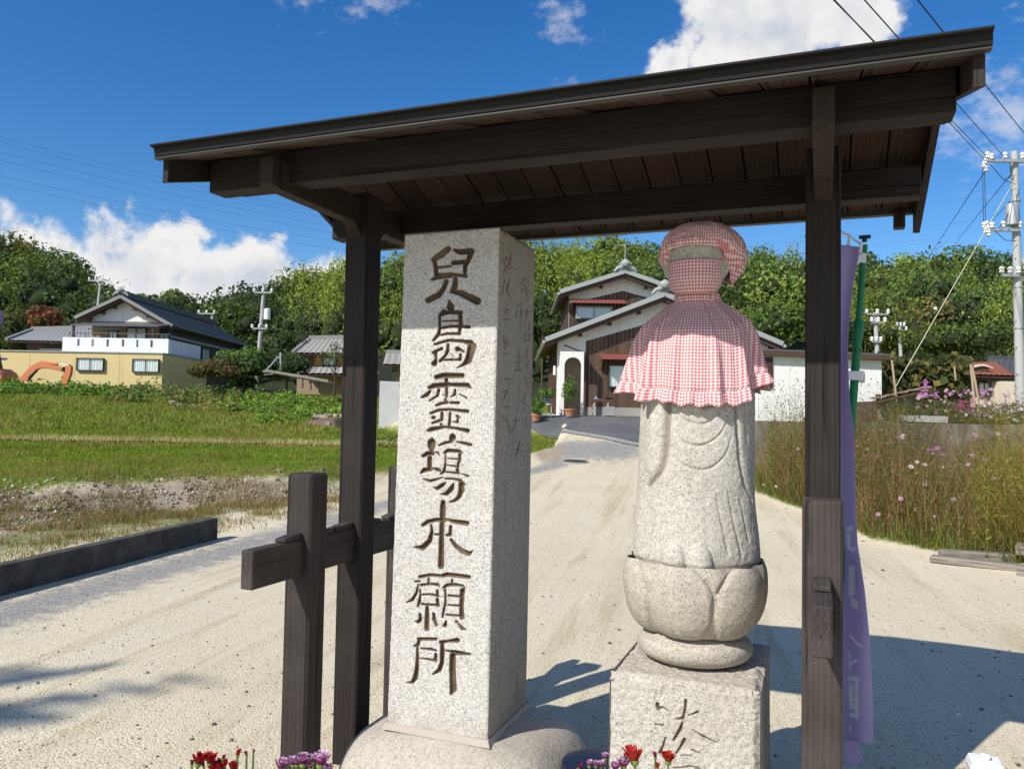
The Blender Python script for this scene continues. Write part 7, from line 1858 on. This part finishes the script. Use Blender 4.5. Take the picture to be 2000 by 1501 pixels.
    for n, (px0, px1, py0, py1), (d0, d1), pal in ((90, (1785, 2000, 760, 815), (17, 19.5), (0, 1, 3, 5)), (26, (1795, 1835, 742, 775), (18, 19), (0, 5)), (26, (1865, 1905, 783, 800), (17, 18.5), (2,)), (40, (1900, 2000, 765, 800), (17, 19), (0, 3, 4)), (120, (1640, 2000, 840, 1060), (10, 15), (1, 3, 5, 4, 0)), (10, (1480, 1560, 850, 1000), (14, 16), (3, 4)), (16, (1880, 2000, 790, 840), (14, 17), (4,))):
        for _ in range(n):
            px = px0+rg.random()*(px1-px0); py = py0+rg.random()*(py1-py0); d = d0+rg.random()*(d1-d0); p = at(px, py, d)
            if p.z < hgt(p.dot(R0), d)+.15: continue
            tl = (-F0*.9+TOSUN*.5+Vector(rg.normal(size=3))*.5); bloom(p, (.026+.016*rg.random())*(1.15 if d > 16 else .9), tuple(np.array(PK[pal[rg.integers(0, len(pal))]])*(0.85+.3*rg.random())), (tl.x, tl.y))
    me = mesh_np('cosmos_blooms', np.array(V), quads=np.array(T)); colattr(me, np.array(C)); o = link('cosmos_blooms', me, PETAL); tag(o, 'pink, magenta and white cosmos flowers scattered over the bed', 'cosmos flowers', kind='stuff')
    # dark seed heads against the white annex
    V = []; n = 380; P = np.array([at(a, b, d) for a, b, d in zip(np.where(rg.random(n) < .6, 1492+rg.random(n)*80, 1655+rg.random(n)*68), 735+rg.random(n)**.6*90, 16+rg.random(n)*3)])
    N = rg.normal(size=(n, 3)); N /= np.linalg.norm(N, axis=1, keepdims=True); c2 = Cloud(); c2.leaves(P, N, .035, jit((.075, .05, .03), n, rg, .4), rg, 1.1); o = c2.build('seed_heads', LEAF); tag(o, 'dark cosmos seed heads dotted in front of the white annex', 'seed heads', kind='stuff')
flower_bed()
# clods, gravel lumps and dry tufts on the bare bank
def bank_rubble():
    n = 5200; px = -120+rg.random(n)*760; B = np.interp(px, [-900, -400, 0, 250, 425, 560, 640, 1000], [7.5, 9.0, 10.4, 11.8, 12.8, 13.4, 14.0, 18.6]); d = B+.35+rg.normal(size=n)*.55; u = (px-1000)/FPX*d
    keep = fbm(u*2.2, d*2.2, 55, 3)+.2*rg.random(n) > .52; u, d = u[keep], d[keep]; k = len(u); P = GP(u, d, .0)
    s = .010+.045*rg.random(k)**3; oc = np.array([[1, 0, 0], [0, 1, 0], [-1, 0, 0], [0, -1, 0], [0, 0, .8], [0, 0, -.6]])
    V = (oc[None]*(0.5+.9*rg.random((k, 6, 1)))*s[:, None, None]+P[:, None, :]).reshape(-1, 3)
    tr = np.array([(0, 1, 4), (1, 2, 4), (2, 3, 4), (3, 0, 4), (1, 0, 5), (2, 1, 5), (3, 2, 5), (0, 3, 5)])
    base = np.where(rg.random((k, 1)) < .45, np.array([[.25, .185, .115]]), np.array([[.43, .36, .27]]))*(0.6+.7*rg.random((k, 1)))
    me = mesh_np('bank_rubble', V, tris=(tr[None]+np.arange(k)[:, None, None]*6).reshape(-1, 3)); colattr(me, np.repeat(base, 6, 0))
    o = link('bank_rubble', me, material('pebble_stone', lambda nt, co: dict(Color=nt.attr('Col'), Rough=.9))); tag(o, 'pale soil clods and stones on the bare bank below the field', 'rubble', kind='stuff')
    Bq = Blades(); n = 26000; px = -120+rg.random(n)*800; B = np.interp(px, [-900, -400, 0, 250, 425, 560, 640, 1000], [7.5, 9.0, 10.4, 11.8, 12.8, 13.4, 14.0, 18.6]); d = B+rg.normal(size=n)*.9-.2; u = (px-1000)/FPX*d
    cu = np.interp(d, [2, 6.7, 9.8, 13], [-5.2, -4.3, -3.62, -2.9])
    keep = (fbm(u*1.7, d*1.7, 65, 3)+.22*rg.random(n) > .54) & ((u < cu-.25) | (d > 10.6)); u, d = u[keep], d[keep]; k = len(u); g = rg.random(k)[:, None]
    c = np.where(g < .55, jit((.27, .20, .085), k, rg, .35), np.where(g < .8, jit((.22, .13, .06), k, rg, .3), jit((.17, .19, .045), k, rg, .3)))
    Bq.add(GP(u, d, -.01), .05+.10*rg.random(k)**2, np.full(k, .012), 1.0, c, rg); o = Bq.build('dry_tufts', GRASSM); tag(o, 'sparse dry grass tufts over the bank behind the concrete curb', 'dry grass', kind='stuff')
bank_rubble()
# loose pebbles on the sand
def pebbles():
    n = 5200; d = 3.2+rg.random(n)**1.5*14; px = -80+rg.random(n)*2200; u = (px-1000)/FPX*d
    _, f, bed, g, pxx, B = zones(u, d); keep = (f < .1) & (bed < .1); u, d = u[keep], d[keep]; k = len(u); P = GP(u, d, .001)
    s = (.004+.010*rg.random(k)**3)*np.where(rg.random(k) < .03, 1.9, 1); oc = np.array([[1, 0, 0], [0, 1, 0], [-1, 0, 0], [0, -1, 0], [0, 0, .7], [0, 0, -.5]])
    V = (oc[None]*(0.7+.6*rg.random((k, 6, 1)))*s[:, None, None]+P[:, None, :]).reshape(-1, 3)
    tr = np.array([(0, 1, 4), (1, 2, 4), (2, 3, 4), (3, 0, 4), (1, 0, 5), (2, 1, 5), (3, 2, 5), (0, 3, 5)])
    T = (tr[None]+np.arange(k)[:, None, None]*6).reshape(-1, 3); base = np.where(rg.random((k, 1)) < .28, np.array([[.12, .115, .11]]), np.array([[.42, .37, .28]]))*(0.6+.7*rg.random((k, 1)))
    me = mesh_np('loose_pebbles', V, tris=T); colattr(me, np.repeat(base, 6, 0))
    o = link('loose_pebbles', me, material('pebble_stone', lambda nt, co: dict(Color=nt.attr('Col'), Rough=.9))); tag(o, 'small loose pebbles scattered over the pale sandy ground', 'pebbles', kind='stuff')
pebbles()
